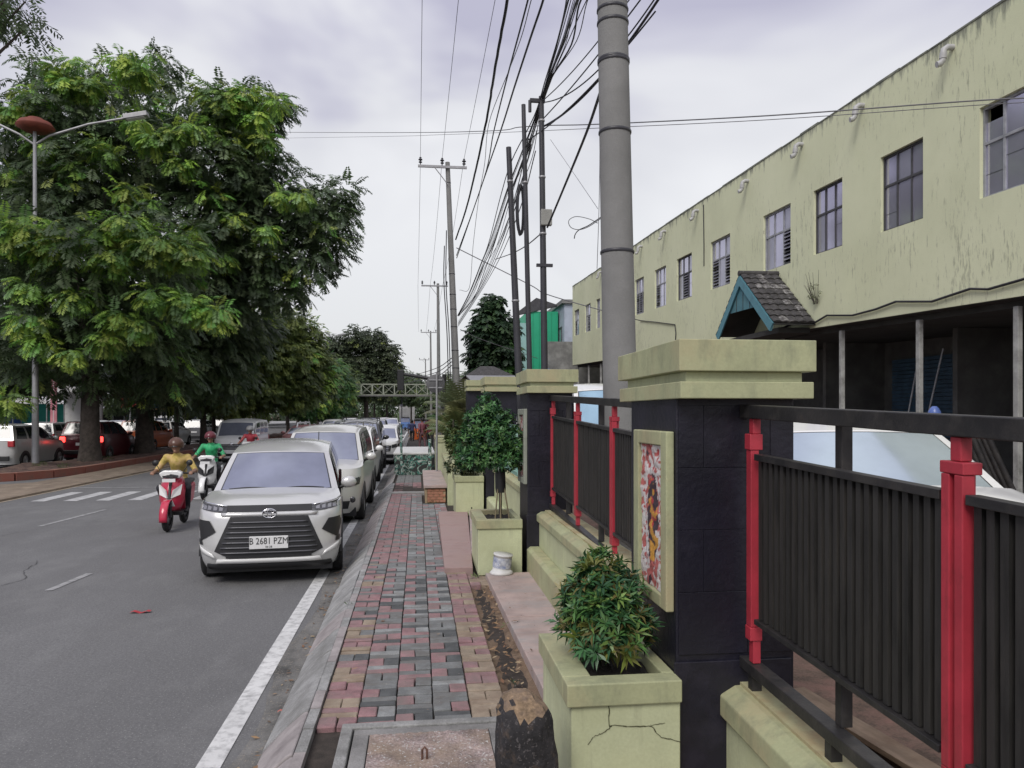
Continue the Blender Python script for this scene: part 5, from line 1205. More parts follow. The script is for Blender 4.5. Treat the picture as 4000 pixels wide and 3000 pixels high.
def hand(c, d, m, side, grip=True):
    c = Vector(c); d = Vector(d).normalized(); s = Vector((0, 0, 1)).cross(d).normalized() if abs(d.z) < .9 else Vector((1, 0, 0)); out = [(c, c+d*.075, .03, .033, m)]
    up = Vector((0, 0, 1)) if abs(d.z) < .9 else Vector((0, 1, 0))
    for k in range(4):
        o_ = s*(.03-.02*k)*1.0; L = (.06, .07, .065, .05)[k]; a = c+d*.075+o_; b = a+d*L*.6+Vector((0, 0, -.01)); out.append((a, b, .0095, .009, m)); out.append((b, b+(d*.2-up*.8)*L*.7 if grip else b+d*L*.4, .009, .007, m))
    a = c+d*.02+s*.03*side; out.append((a, a+d*.04+s*.02*side-up*.02, .011, .008, m)); return out
def face(balls, hc, fwd, skin):
    hc = Vector(hc); f = Vector(fwd).normalized(); s = f.cross(Vector((0, 0, 1))).normalized(); u = s.cross(f)
    balls += [(hc+f*.098-u*.005, .020, (.8, 1, 1.2), skin), (hc+f*.085-u*.085, .035, (1, 1, .8), skin), (hc+s*.078, .024, (.6, 1, 1.3), skin), (hc-s*.078, .024, (.6, 1, 1.3), skin)]
def head_details(root, hc, fwd):
    hc = Vector(hc); f = Vector(fwd).normalized(); s = f.cross(Vector((0, 0, 1))).normalized(); u = s.cross(f); B = MB()
    for sd in (-1, 1):
        c = hc+f*.092+s*.032*sd+u*.012; B.lathe([(0, -.008), (.009, -.006), (.012, 0), (.009, .006), (0, .008)], tuple(c), m_hair, 8)
    B.box(hc.x-.022, hc.x+.022, *(sorted(((hc+f*.102).y, (hc+f*.095).y))), (hc-u*.052).z-.004, (hc-u*.052).z+.004, mat('lips', (.22, .07, .06), .5, 0)); B.build('face_detail', root)
def rider(loc, rz, shirt, sleeve, pants, label, helmet, body_cols, lab2, head_fwd=(0, -1, -.25), lean=0):
    root = empty('person', loc, rz, label, 'person')
    pel, chest, neck, hd = (0, .30, .84), (0, .20+lean, 1.22), (0, .14+lean, 1.36), (0, .08+lean, 1.50)
    caps = [(pel, (0, .27, 1.0), .145, .135, shirt), ((0, .27, 1.0), chest, .135, .155, shirt), (chest, neck, .14, .055, shirt), (neck, hd, .052, .05, m_skin)]
    balls = [(hd, .105, (.82, .95, 1.12), m_skin), ((0, .31, .80), .15, (1.15, 1, .75), pants)]
    for sd in (-1, 1):
        sh, el, wr_ = (.185*sd, .17+lean, 1.28), (.34*sd, .04, 1.04), (.33*sd, -.19, 1.02)
        caps += [(chest, sh, .10, .07, shirt), (sh, el, .062, .047, sleeve), (el, wr_, .043, .030, m_skin if sleeve is not shirt or True else sleeve)]
        caps += hand(wr_, (-.02*sd, -1, .05), m_skin, -sd)
        hip, kn, an = (.11*sd, .28, .80), (.24*sd, -.12, .74), (.20*sd, .06, .36)
        caps += [(hip, kn, .095, .068, pants), (kn, an, .062, .042, pants), (an, (.20*sd, -.10, .31), .042, .032, m_plastic)]
    face(balls, hd, head_fwd, m_skin)
    figure('body', root, caps, balls); head_details(root, hd, (0, -1, 0))
    B = MB(); prof = [(0, .155)]+[(.155*math.sin(a), .155*math.cos(a)) for a in (.3, .6, .9, 1.2, 1.5, 1.75)]+[(.135, -.05)]
    B.lathe(prof, (0, 0, 0), helmet, 20); o = B.build('helmet', root, loc=(0, hd[1]+.012, hd[2]+.015), solid=.012); o.rotation_euler = (R(-6), 0, 0); o.scale = (.86, 1, .92)
    B = MB(); B.grid(lambda i, j: (.128*math.sin(-1.0+2.0*i), -.150*math.cos(-1.0+2.0*i)*(1-.15*j), -.045+.11*j), 8, 3, m_cglass, True); v_ = B.build('visor', o); v_.location = (0, -.006, 0)
    # scooter, a thing of its own
    sc = empty('scooter', loc, rz, lab2, 'scooter'); c1, c2 = body_cols
    ty = MB(); ty.lathe([(.15, -.035), (.20, -.05), (.24, -.04), (.262, 0), (.24, .04), (.20, .05), (.15, .035)], (0, 0, 0), m_tyre, 24, 'x'); tym = ty.mesh('wheel')
    hub = MB(); hub.lathe([(0, -.02), (.155, -.02), (.155, .02), (0, .02)], (0, 0, 0), m_rim, 16, 'x'); hm = hub.mesh('hub')
    for y in (-.55, .62): w_ = link('wheel', tym, sc, (0, y, .262)); link('hub', hm, w_)
    B = MB()
    def apron(i, j):
        u = i*2-1; z = .36+.60*j; w_ = float(np.interp(j, [0, .25, .6, .85, 1], [.13, .20, .215, .18, .12])); return (u*w_, -.42+.17*u*u+.16*j-.06*math.sin(j*PI), z)
    B.grid(apron, 10, 10, c1, True); B.build('front_apron', sc, solid=.03)
    B = MB()
    for sd in (-1, 1): B.add([(sd*.03, -.445, .58), (sd*.17, -.37, .64), (sd*.19, -.33, .82), (sd*.06, -.43, .72)], [(0, 1, 2, 3)], c2)
    B.add([(-.10, -.455, .44), (.10, -.455, .44), (.05, -.47, .56), (-.05, -.47, .56)], [(0, 1, 2, 3)], m_white); B.build('apron_panel', sc, solid=.03)
    B = MB()
    def fend(i, j): a = -.2+i*2.0; u = j*2-1; return (u*.065, -.55-math.cos(a)*.30*(1-.08*u*u), .262+math.sin(a)*.30)
    B.grid(fend, 10, 5, c1 if c1 is not p_white else p_white, True); B.build('front_fender', sc, solid=.012)
    B = MB(); B.prism([(-.15, .93), (.15, .93), (.20, 1.02), (.12, 1.07), (-.12, 1.07), (-.20, 1.02)], -.36, -.20, c1 if c1 is m_white else p_white, 'y'); B.build('handlebar_cover', sc, bevel=.02)
    B = MB(); B.prism([(-.12, .935), (.12, .935), (.14, .985), (0, 1.01), (-.14, .985)], -.385, -.355, m_lamp, 'y'); B.build('headlight', sc, bevel=.01)
    B = MB(); B.tube([(-.36, -.16, 1.00), (-.18, -.26, 1.02), (.18, -.26, 1.02), (.36, -.16, 1.00)], .016, m_plastic, 8); B.build('handlebar', sc)
    for sd in (-1, 1):
        B = MB(); B.tube([(sd*.19, -.24, 1.03), (sd*.27, -.22, 1.17)], .007, m_plastic, 5); B.lathe([(0, -.01), (.055, -.01), (.055, .01), (0, .01)], (sd*.29, -.21, 1.20), m_plastic, 14, 'y'); B.build('mirror', sc)
    B = MB(); B.tube([(0, -.30, .95), (0, -.42, .6), (0, -.53, .30)], .03, m_plastic, 8); B.box(-.06, -.04, -.60, -.50, .25, .55, m_plastic); B.box(.04, .06, -.60, -.50, .25, .55, m_plastic); B.build('fork', sc)
    B = MB(); B.box(-.18, .18, -.30, .12, .26, .33, m_plastic); B.build('floorboard', sc, bevel=.01)
    B = MB(); B.prism([(.10, .30), (.75, .42), (.92, .72), (.85, .78), (.15, .70), (.05, .5)], -.15, .15, c1, 'x'); B.build('rear_body', sc, bevel=.04)
    B = MB(); B.prism([(.08, .70), (.90, .78), (.88, .85), (.45, .83), (.12, .78)], -.14, .14, m_plastic, 'x'); B.build('seat', sc, bevel=.03)
    B = MB(); B.box(-.21, .21, -.505, -.49, .335, .43, m_plate) if False else B.box(-.11, .11, -.475, -.462, .87, .93, m_plate); B.build('number_plate', sc)
    return root
m_yel = mat('yellow_shirt', (.52, .40, .10), .8, .3, 9, .9, 9, dirt=(.48, .30, .20), damt=.5, dscale=9); m_jean = mat('dark_trousers', (.02, .02, .026), .8, .2, 10)
m_grn = mat('green_jacket', (.03, .36, .14), .6, .35, 9, .9, 9); m_blk = mat('black_cloth', (.02, .02, .022), .8, .2, 9); m_maroon = mat('maroon_shirt', (.115, .018, .03), .8, .2, 9); m_navy = mat('navy_shirt', (.06, .07, .16), .8, .2, 9)
p_redsc = carpaint('red_scooter_paint', (.50, .02, .06), 0, .3)
rider((-4.42, 14.55, 0), R(3), m_yel, m_yel, m_jean, 'rider in a yellow shirt and brown helmet leaning over a red and white scooter', mat('brown_helmet', (.09, .04, .025), .3, .1, 5), (p_redsc, p_white), 'red and white scooter ridden by the person in yellow', lean=-.05)
rider((-5.15, 19.6, 0), R(2), m_grn, m_grn, m_jean, 'rider in a green jacket on a white scooter beside the silver car', mat('maroon_helmet', (.12, .02, .03), .3, .1, 5), (p_white, m_plastic), 'white scooter ridden by the person in the green jacket')
rider((-6.2, 29.0, 0), R(0), mat('red_jacket', (.45, .05, .07), .7, .2, 8), mat('red_jacket2', (.45, .10, .10), .7, .2, 8), m_jean, 'rider in a red jacket and grey helmet behind the green rider', mat('grey_helmet', (.28, .28, .28), .3, .1, 5), (p_black, p_redsc), 'black scooter ridden by the person in the red jacket')
def walker(loc, rz, shirt, pants, label, stride=.12, arm=.1, h=1.0, bare=True):
    root = empty('person', loc, rz, label, 'person'); s = lambda *p: tuple(q*h for q in p)
    hd = s(0, 0, 1.57); caps = [(s(0, 0, .95), s(0, 0, 1.15), .13*h, .125*h, shirt), (s(0, 0, 1.15), s(0, .0, 1.33), .125*h, .145*h, shirt), (s(0, 0, 1.33), s(0, 0, 1.45), .12*h, .05*h, shirt), (s(0, 0, 1.44), hd, .048*h, .05*h, m_skin)]
    balls = [(hd, .102*h, (.80, .95, 1.15), m_skin), (s(0, .0, .92), .14*h, (1.15, .95, .8), pants), (s(0, .018, 1.60), .106*h, (.84, .95, 1.05), m_hair)]
    for sd in (-1, 1):
        sh, el, wr_ = s(.18*sd, 0, 1.36), s(.25*sd, arm*sd+.02, 1.10), s(.26*sd, arm*sd-.10, .87)
        caps += [(s(0, 0, 1.33), sh, .09*h, .065*h, shirt), (sh, el, .058*h, .044*h, shirt), (el, wr_, .04*h, .028*h, m_skin if bare else shirt)]+hand(wr_, (0, -.15, -1), m_skin, 1, False)
        hip, kn, an = s(.095*sd, 0, .90), s(.10*sd, -stride*sd*.6-.02, .50), s(.10*sd, -stride*sd+.03, .09)
        caps += [(hip, kn, .085*h, .058*h, pants), (kn, an, .055*h, .038*h, pants), (an, (an[0], an[1]-.15*h, .035), .036*h, .03*h, m_plastic)]
    face(balls, hd, (0, -1, 0), m_skin); figure('body', root, caps, balls); head_details(root, hd, (0, -1, 0))
walker((.55, 34.6, .25), R(160), m_maroon, m_blk, 'person in a maroon shirt standing on the sidewalk beyond the barrier', h=1.06)
walker((.22, 36.8, .25), R(-150), mat('faded_red_shirt', (.20, .07, .09), .8, .2, 9), mat('grey_pink_trousers', (.16, .08, .09), .8, .2, 9), 'person in a faded red shirt behind the one in maroon', h=.98)
walker((-.38, 52.4, 0), R(170), m_navy, m_blk, 'person in a blue grey shirt walking along the kerb by the orange rickshaw', h=1.0)
# motorcycle parked behind the fence (handlebar mirror shows above the panels)
mc = empty('motorcycle', (3.0, 3.6, .40), 0, 'parked motorcycle with grey mirror behind the nearest fence bay', 'motorcycle')
ty = MB(); ty.lathe([(.2, -.04), (.26, -.05), (.29, 0), (.26, .05), (.2, .04)], (0, 0, 0), m_tyre, 20, 'x'); tm = ty.mesh('wheel')
for y in (-.6, .65): link('wheel', tm, mc, (0, y, .29))
B = MB(); B.tube([(0, -.6, .3), (0, -.38, .95)], .035, m_plastic, 8); B.tube([(-.36, -.2, 1.0), (-.15, -.35, 1.0), (.15, -.35, 1.0), (.36, -.2, 1.0)], .016, m_plastic, 8); B.build('fork', mc)
B = MB(); B.prism([(-.45, .4), (.5, .35), (.85, .75), (.8, .82), (-.1, .8), (-.4, .95)], -.14, .14, p_grey, 'x'); B.build('body', mc, bevel=.05)
B = MB(); B.tube([(.22, -.3, 1.02), (.20, -.25, 1.20)], .007, m_plastic, 6); B.build('mirror_stem', mc)
B = MB(); B.lathe([(0, -.02), (.08, -.018), (.10, 0), (.09, .02), (0, .03)], (0, 0, 0), mat('grey_mirror', (.16, .16, .18), .35, .1, 5), 18, 'y'); o = B.build('mirror', mc, loc=(.16, -.25, 1.25)); o.scale = (1.15, 1, .62)
B = MB(); B.lathe([(0, -.02), (.07, -.018), (.085, 0), (.08, .02), (0, .03)], (0, 0, 0), mat('pale_mirror', (.45, .60, .55), .2, .1, 5), 18, 'y'); o = B.build('mirror', mc, loc=(-.42, -.25, 1.24)); o.scale = (1.2, 1, .8)
B = MB(); B.tube([(-.38, -.2, 1.0), (-.44, -.25, 1.40)], .008, m_plastic, 6); B.build('antenna', mc)
# dark pipes leaning in a fan behind the double red post
for k in range(7):
    a = at(3728+k*20, 1700-k*2, 7.2+k*.05); c = at(3960+k*24, 2250, 7.2+k*.05); c.z = .5; a = a+(a-c)*.05
    B = MB(); B.tube([tuple(c), tuple(a)], .022 if k % 3 else .035, m_iron, 6); tag(B.build('leaning_pipe'), 'dark pipe leaning in a fan behind the double red post', 'pipe', 'dark pipes leaning behind the fence')
# ================================================================ POLES
def pole(name, label, cat, base, top, r0, r1, m, n=16, bands=(), group=None):
    e = empty(name, base, 0, label, cat, group); b0 = Vector(base); t = Vector(top)-b0
    B = MB(); B.tube([(0, 0, -.05)]+[tuple(t*k/6) for k in range(1, 7)], [r0]+[r0+(r1-r0)*k/6 for k in range(1, 7)], m, n); B.build('shaft', e)
    for f_ in bands:
        B = MB(); r_ = r0+(r1-r0)*f_+.004; B.lathe([(r_, -.018), (r_+.006, -.012), (r_+.006, .012), (r_, .018)], (0, 0, 0), m_steel if m is not m_steel else m_galv, 20); o = B.build('band', e); o.location = t*f_
    return e
def zfrac(py, Z, zb, zt): return (EYE+(HY-py)*Z/F_-zb)/(zt-zb)
A0 = Vector((2.165, 7.80, .35)); A1 = A0+Vector((-.02*10.6, 0, 10.6))
pa = pole('utility_pole', 'thick grey concrete utility pole rising behind the nearest pillars', 'utility pole', A0, A1, .188, .135, m_concrete, 28, [zfrac(q, 7.98, .35, 10.95) for q in (517, 243, 236, 90, 40, 985)])
B = MB(); 
o = link('stencil', text_mesh('JKT 14\nB 07', .10, mat('faded_stencil', (.34, .34, .335), .8, .2, 20), .001), pa); o.location = (-.06, -.183, 1.95); o.rotation_euler = (PI/2, R(90), R(-14)); o.name = 'stencil'
bpy.data.objects.remove(o)
def P(px, py, Z): return at(px, py, Z)
pB = pole('utility_pole', 'tall concrete power pole with a crossarm of three insulators', 'utility pole', (1.74, 32.03, .3), (1.25, 32.09, 12.75), .178, .095, m_concrete, 16, [.93, .62, .55, .50, .44, .36, .30])
def crossarm(par, c, w, ins, m=m_galv, brace=True):
    B = MB(); B.box(-w*.62, w*.38, -.04, .04, -.05, .05, m); o = B.build('crossarm', par); o.location = c
    if brace: B = MB(); B.tube([(-w*.30, -.04, 0), (-.02, -.04, -.75)], .02, m, 6); q = B.build('brace', par); q.location = c
    for x in ins:
        B = MB(); B.lathe([(0, .05), (.02, .05), (.02, .12), (.07, .14), (.075, .17), (.035, .20), (.035, .23), (.085, .25), (.085, .28), (.04, .31), (.05, .36), (.02, .38), (0, .38)], (0, 0, 0), m_steel, 12); q = B.build('insulator', par); q.location = Vector(c)+Vector((x, 0, 0))
crossarm(pB, (-.46, -.1, 12.2), 2.05, [-1.17, -.26, .66])
hvx = [1.74-.46-1.17, 1.74-.46-.26, 1.74-.46+.66]; hvz = .3+12.2+.38
for (y, x, zt, lb) in ((57, 1.6, 11.9, 'second power pole down the street with a crossarm'), (96, 1.7, 12.6, 'third power pole down the street with a crossarm'), (150, 1.6, 13.0, 'farthest power pole with a small crossarm')):
    q = pole('utility_pole', lb, 'utility pole', (x, y, .3), (x-.1, y, zt), .17, .1, m_concrete, 10); crossarm(q, (-.1, -.1, zt-.5), 2.0, [-1.17, -.26, .66])
pE = pole('steel_pole', 'dark slim steel pole carrying a grey box, rightmost of the three', 'utility pole', (2.19, 12.83, .6), (2.11, 12.84, 7.55), .067, .045, m_steel, 12, [.94, .80, .66])
pD = pole('steel_pole', 'dark slim steel pole standing in the middle of the three', 'utility pole', (2.11, 13.85, .6), (1.945, 13.87, 7.82), .055, .040, m_steel, 12, [.8])
pC = pole('steel_pole', 'thick dark steel pole, leftmost and shortest of the three', 'utility pole', (2.09, 14.85, .6), (1.79, 14.89, 7.38), .085, .052, m_steel, 12, [.55, .9])
B = MB(); B.box(-.09, .10, -.08, .03, 0, .27, mat('grey_box', (.28, .28, .26), .6, .1, 6)); o = B.build('junction_box', pE, bevel=.01); o.location = (-.01, -.03, EYE+(HY-884)*13/F_-.6)
B = MB(); B.box(-.14, .14, -.03, .03, -.025, .025, m_steel); o = B.build('step_bar', pE); o.location = (-.03, -.03, EYE+(HY-1038)*13/F_-.6)
B = MB(); B.box(-.20, .06, -.03, .03, -.03, .03, m_steel); B.tube([(-.20, 0, 0), (-.2, 0, -.2)], .03, m_steel, 6); o = B.build('bracket', pE); o.location = (-.08, 0, EYE+(HY-395)*13/F_-.6)
# coil of spare cable
B = MB(); rc = random.Random(3)
for k in range(9):
    c = P(2033+rc.uniform(-5, 5), 820, 14.6); w_ = .05+.03*rc.random(); h = .42+.08*rc.random(); y_ = rc.uniform(-.05, .05)
    B.tube([(c.x+w_*math.cos(t*PI/10), c.y+y_, c.z+h*math.sin(t*PI/10)) for t in range(21)], .013, m_wire, 5, caps=False)
tag(B.build('cable_coil'), 'bunched coil of spare black cable hanging between the slim steel poles', 'cable coil')
# ================================================================ CABLES
def cable(pts, r, label, group=None, m=None, name='power_cable', cat='cable', n=5, sag=0, wob=0, seed=0):
    pts = [Vector(p) for p in pts]; rr_ = random.Random(seed)
    if len(pts) == 2:
        a, b = pts; N_ = 24; pts = [a.lerp(b, k/N_)-Vector((0, 0, sag*4*(k/N_)*(1-k/N_))) for k in range(N_+1)]
    else:
        out = []; Q = [pts[0]*2-pts[1]]+pts+[pts[-1]*2-pts[-2]]
        for i in range(1, len(Q)-2):
            for k in range(6):
                t = k/6; p0, p1, p2, p3 = Q[i-1], Q[i], Q[i+1], Q[i+2]
                out.append(.5*((2*p1)+(p2-p0)*t+(2*p0-5*p1+4*p2-p3)*t*t+(3*p1-p0-3*p2+p3)*t**3))
        out.append(pts[-1]); pts = out
    if wob: pts = [p+Vector((rr_.uniform(-wob, wob), 0, rr_.uniform(-wob, wob)))*.5 for p in pts]
    B = MB(); B.tube(pts, r*.72, m or m_wire, n); return tag(B.build(name), label, cat, group)
for x, lb in zip(hvx, ('leftmost thin wire running from the crossarm insulators towards the camera', 'middle thin wire running from the crossarm insulators towards the camera', 'rightmost thin wire running from the crossarm insulators towards the camera')):
    cable([(x, 32, hvz), (x-.0, -12, hvz+.3)], .011, lb, sag=.5)
    nm = lb.replace('towards the camera', 'down to the next power pole')
    cable([(x, 32, hvz), (x-.1, 57, 11.75)], .012, nm, sag=.5, m=m_wirel)
    cable([(x-.1, 57, 11.75), (x, 96, 12.45)], .014, lb.replace('running from the crossarm insulators towards the camera', 'strung between the second and third power poles'), sag=.5, m=m_wirel)
cable([P(2010, -160, 12.6), P(1982, 0, 13.7), P(1950, 174, 15.2), P(1927, 308, 17), P(1905, 447, 19.5), P(1873, 597, 22), P(1850, 700, 24.5), P(1818, 825, 28), P(1780, 935, 31.8)], .042, 'thickest twisted black cable, alone left of the bundles', n=7, wob=.012)
cable([P(2090, -120, 11), P(2062, 0, 11.6), P(2032, 114, 12.6), P(2002, 224, 14), P(1977, 318, 15.5), P(1928, 517, 19), P(1888, 706, 24), P(1783, 998, 31.8)], .022, 'left cable of the loose pair beside the thickest cable')
cable([P(2150, -120, 10.6), P(2122, 0, 11), P(2072, 149, 12.3), P(2007, 348, 15), P(1957, 507, 18.5), P(1888, 706, 24.5), P(1784, 1008, 31.8)], .026, 'right cable of the loose pair beside the thickest cable')
cable([P(2095, -60, 12), P(2075, 0, 12.4), P(2038, 140, 14), P(1990, 270, 16), P(1910, 480, 20), P(1893, 640, 23), P(1870, 775, 25), P(1848, 959, 28), P(1833, 1125, 30.5), P(1795, 1133, 31.8)], .012, 'thin slack line drooping to the tall crossarm pole')
rb_ = random.Random(12); bundle = [(2236, 0, 9.8), (2196, 149, 11.0), (2141, 308, 12.3), (2097, 447, 13.6), (2040, 600, 15), (1985, 745, 17.2), (1923, 939, 21.5), (1883, 1035, 24.5), (1838, 1148, 28.5), (1790, 1232, 31.8)]
for k in range(11):
    ox, oy, dz = rb_.uniform(-.16, .16), rb_.uniform(-.3, .3), rb_.uniform(-.12, .12)
    pts = [P(2275, -120, 9.0)+Vector((ox*1.4, 0, dz*1.6))]
    for j, (a, b_, Z) in enumerate(bundle):
        f_ = .35 if j in (2, 3) else (.3 if j == 9 else 1.0+.5*math.sin(j+k)); pts.append(P(a, b_, Z)+Vector((ox*f_, 0, dz*f_)))
    cable(pts, rb_.choice([.008, .010, .014, .018]), 'black cable in the dense bundle sagging along the slim poles', 'black cables of the dense bundle', seed=k)
for k, (dx, dy) in enumerate(((0, 30), (14, 60), (26, 95), (8, 120), (36, 70))):
    cable([P(2100-dx, 470+dy, 13.6), P(2040-dx*.6, 660+dy*1.2, 16.5), P(1960-dx*.2, 900+dy*.8, 22), P(1880, 1100+dy*.3, 27), P(1790, 1250+dy*.2, 31.8)], rb_.choice([.010, .014]), 'lower slack line under the dense bundle of cables', 'slack lines under the dense bundle', seed=k)
for (p, q, r_, sg_, lb) in (((2500, -60, 8.7), (2118, 395, 12.9), .012, .1, 'thin line from the top edge passing behind the thick pole to the box pole top'),
    ((2520, -25, 8.5), (2124, 462, 12.9), .014, .05, 'upper line passing behind the thick pole down to the box pole'), ((2575, -30, 8.4), (2121, 400, 12.9), .014, .28, 'curved line from behind the thick pole to the box pole top'),
    ((2600, -45, 8.4), (2126, 492, 12.9), .024, .22, 'heavier line from behind the thick pole to the box pole'), ((2560, 45, 8.6), (2062, 547, 13.8), .015, .15, 'lowest long line crossing behind the thick pole to the middle slim pole')):
    cable([P(*p), P(*q)], r_, lb, sag=sg_)
cable([P(2350, 345, 8.1), P(2290, 520, 9.4), P(2200, 740, 11.6), P(2138, 888, 12.9)], .024, 'heavy line dropping from the thick pole to the grey box', n=6)
cable([P(950, 516, 42), P(1500, 518, 24), P(1898, 512, 16), P(2027, 497, 14.5), P(2146, 490, 13), P(2345, 485, 11.6), P(3000, 452, 9.6), P(3832, 392, 8.8), P(4300, 372, 8.4)], .012, 'upper wire of the pair strung across the street', m=m_wirel)
cable([P(950, 542, 42), P(1500, 533, 24), P(1700, 527, 20), P(1950, 518, 16), P(2345, 500, 11.6), P(3000, 468, 9.6), P(3832, 410, 8.8), P(4300, 388, 8.4)], .007, 'lower thinner wire of the pair strung across the street', m=m_wirel)
cable([P(1783, 968, 31.8), P(2065, 1110, 31), P(2137, 1150, 30.5), P(2360, 1215, 29), onx(2500, 1252, FX-.03)], .028, 'line slanting down from the crossarm pole to the green wall', m=m_wirel)
cable([P(1798, 1287, 31.8), P(1883, 1327, 34), P(2100, 1400, 38)], .02, 'short low line leaving the crossarm pole towards the leafy tree', m=m_wirel)
cable([P(1935, 1013, 20.5), P(2000, 990, 17), P(2055, 960, 15), P(2112, 914, 12.9)], .016, 'slack tie line between the dense bundle and the box pole', m=m_wirel)
cable([P(2352, 850, 8.2), P(2300, 885, 8.4), P(2262, 897, 8.4), P(2230, 888, 8.4), P(2222, 862, 8.4), P(2250, 846, 8.4), P(2300, 855, 8.3), P(2335, 872, 8.3)], .006, 'thin loose loop of wire beside the thick pole', m=m_wirel)
cable([P(2352, 845, 8.2), P(2300, 880, 8.3), P(2262, 898, 8.3), P(2247, 915, 8.3), P(2243, 932, 8.3)], .008, 'loose cut wire end curling out beside the thick pole')
cable([P(2340, 360, 8.2), P(2343, 560, 8.1), P(2340, 800, 8.1), P(2332, 1050, 8.1)], .005, 'thin wire hanging straight down along the left side of the thick pole', m=m_wirel)
cable([P(2150, 545, 12.9), P(2250, 690, 11), P(2335, 815, 8.3)], .005, 'faint wire slanting from the box pole to the thick pole', m=m_wirel)
for dx, zt_ in ((-8, 900), (-16, 960)): cable([P(1752+dx, zt_, 31.6), P(1750+dx, 1100, 31.6), P(1762+dx, 1300, 31.6), P(1768+dx, 1500, 31.6)], .03, 'dark conduit running down the crossarm pole', 'conduits on the crossarm pole')
for k in range(3): cable([P(1770, 1395+k*14, 33), P(1700, 1440+k*16, 45), P(1600, 1470+k*12, 70), P(1560, 1480+k*12, 110)], .03, 'far line running down the street towards the footbridge', 'far lines towards the footbridge', m=m_wirel)
# ================================================================ STREET LAMPS, MAST ARM, FOOTBRIDGE
def lamp_post(loc, top, arms, label, orn=True, s=1.0):
    e = empty('street_lamp', loc, 0, label, 'street lamp'); t = Vector(top)-Vector(loc)
    B = MB(); B.tube([(0, 0, -.05), tuple(t*.33), tuple(t*.34), tuple(t)], [.12*s, .10*s, .085*s, .06*s], m_galv, 12); B.build('post', e)
    for (dx, dz, L) in arms:
        sg_ = 1 if dx > 0 else -1
        B = MB(); B.tube([tuple(t+Vector((0, 0, -.5))), tuple(t+Vector((sg_*.5, 0, -.15))), tuple(t+Vector((dx*.6, 0, dz*.55))), tuple(t+Vector((dx, 0, dz)))], .045*s, m_galv, 8); B.build('arm', e)
        B = MB(); B.box(0, .85, -.16, .16, -.07, .10, m_galv); B.box(.08, .72, -.12, .12, -.10, -.071, m_white); o = B.build('lamp_head', e, bevel=.04); o.location = t+Vector((dx, 0, dz)); o.rotation_euler = (0, -sg_*R(12), 0 if dx > 0 else PI)
        if dx < 0: o.rotation_euler = (0, -R(12), PI)
    if orn:
        B = MB(); B.lathe([(0, 0), (.38, .0), (.64, .16), (.60, .22), (.52, .34), (.30, .40), (.25, .48), (0, .50)], (0, 0, 0), mat('rusty_red_ornament', (.16, .035, .02), .7, .2, 4), 18); o = B.build('ornament', e); o.location = t+Vector((.02, 0, -.02))
    return e
lamp_post((-13.75, 29.3, .22), tuple(P(136, 512, 27.6)), [(3.1, .62, 1), (-2.6, .62, 1)], 'double armed street lamp with a rusty red ornament at the left')
lamp_post((-12.9, 62, .22), (-12.9, 62, 9.5), [(2.6, .5, 1), (-2.6, .5, 1)], 'second street lamp on the median among the trees', False)
lamp_post((-12.9, 92, .22), (-12.9, 92, 11), [(3.4, .5, 1), (-2.6, .5, 1)], 'farthest street lamp on the median near the footbridge', False)
e = empty('signal_mast', tuple(P(1735, 1835, 33)*1), 0, 'black traffic signal mast with a long arm over the road', 'traffic light'); e.location.z = .25; q0 = e.location
at_ = P(1712, 1484, 33)-q0; tip = P(1556, 1458, 33)-q0
B = MB(); B.tube([(0, 0, 0), (0, 0, at_.z+.25)], [.11, .09], m_plastic, 10); B.build('post', e)
B = MB(); B.tube([(0, 0, at_.z-.05), tuple(at_), tuple(tip)], [.10, .09, .06], m_plastic, 8); B.tube([(0, 0, at_.z-1.2), tuple(at_*.5+Vector((tip.x*.18, 0, at_.z*.5-.0)))], .035, m_plastic, 6); B.build('arm', e)
B = MB(); B.box(tip.x-.05, tip.x+.25, tip.y-.1, tip.y+.1, tip.z-.75, tip.z+.15, m_plastic); B.build('signal_head', e, bevel=.03)
br_ = empty('footbridge', (-9, 112, 0), 0, 'steel truss footbridge crossing the road in the distance', 'footbridge')
m_br = mat('pale_bridge_paint', (.28, .30, .24), .6, .1, 2)
B = MB(); B.box(-20, 17, -.9, .9, 4.7, 4.88, m_concrete); B.build('deck', br_)
for sy in (-.9, .9):
    B = MB(); B.box(-20, 17, sy-.05, sy+.05, 4.881, 4.97, m_br); B.box(-20, 17, sy-.05, sy+.05, 6.42, 6.50, m_br); B.build('chord', br_)
    for k in range(24):
        x = -20+k*1.6; B = MB(); B.box(x-.05, x+.05, sy-.04, sy+.04, 5.03, 6.41, m_br); B.build('truss_post', br_)
        if k < 23: B = MB(); B.tube([(x+.05, sy, 5.03), (x+1.55, sy, 6.41)], .025, m_br, 4); B.tube([(x+.05, sy+.02, 6.41), (x+1.55, sy+.02, 5.03)], .025, m_br, 4); B.build('diagonal', br_)
for x in (-19, -3.8, 12.5): B = MB(); B.box(x-.35, x+.35, -.4, .4, -.1, 4.69, m_concrete); B.build('pier', br_)
g_ = empty('sign_gantry', (-4.0, 125, 0), 0, 'thin rectangular sign gantry frame above the road past the footbridge', 'gantry'); B = MB(); B.tube([(1.4, 0, 0), (1.4, 0, 9.9), (-3.8, 0, 9.9)], .08, m_steel, 6); B.build('frame', g_)
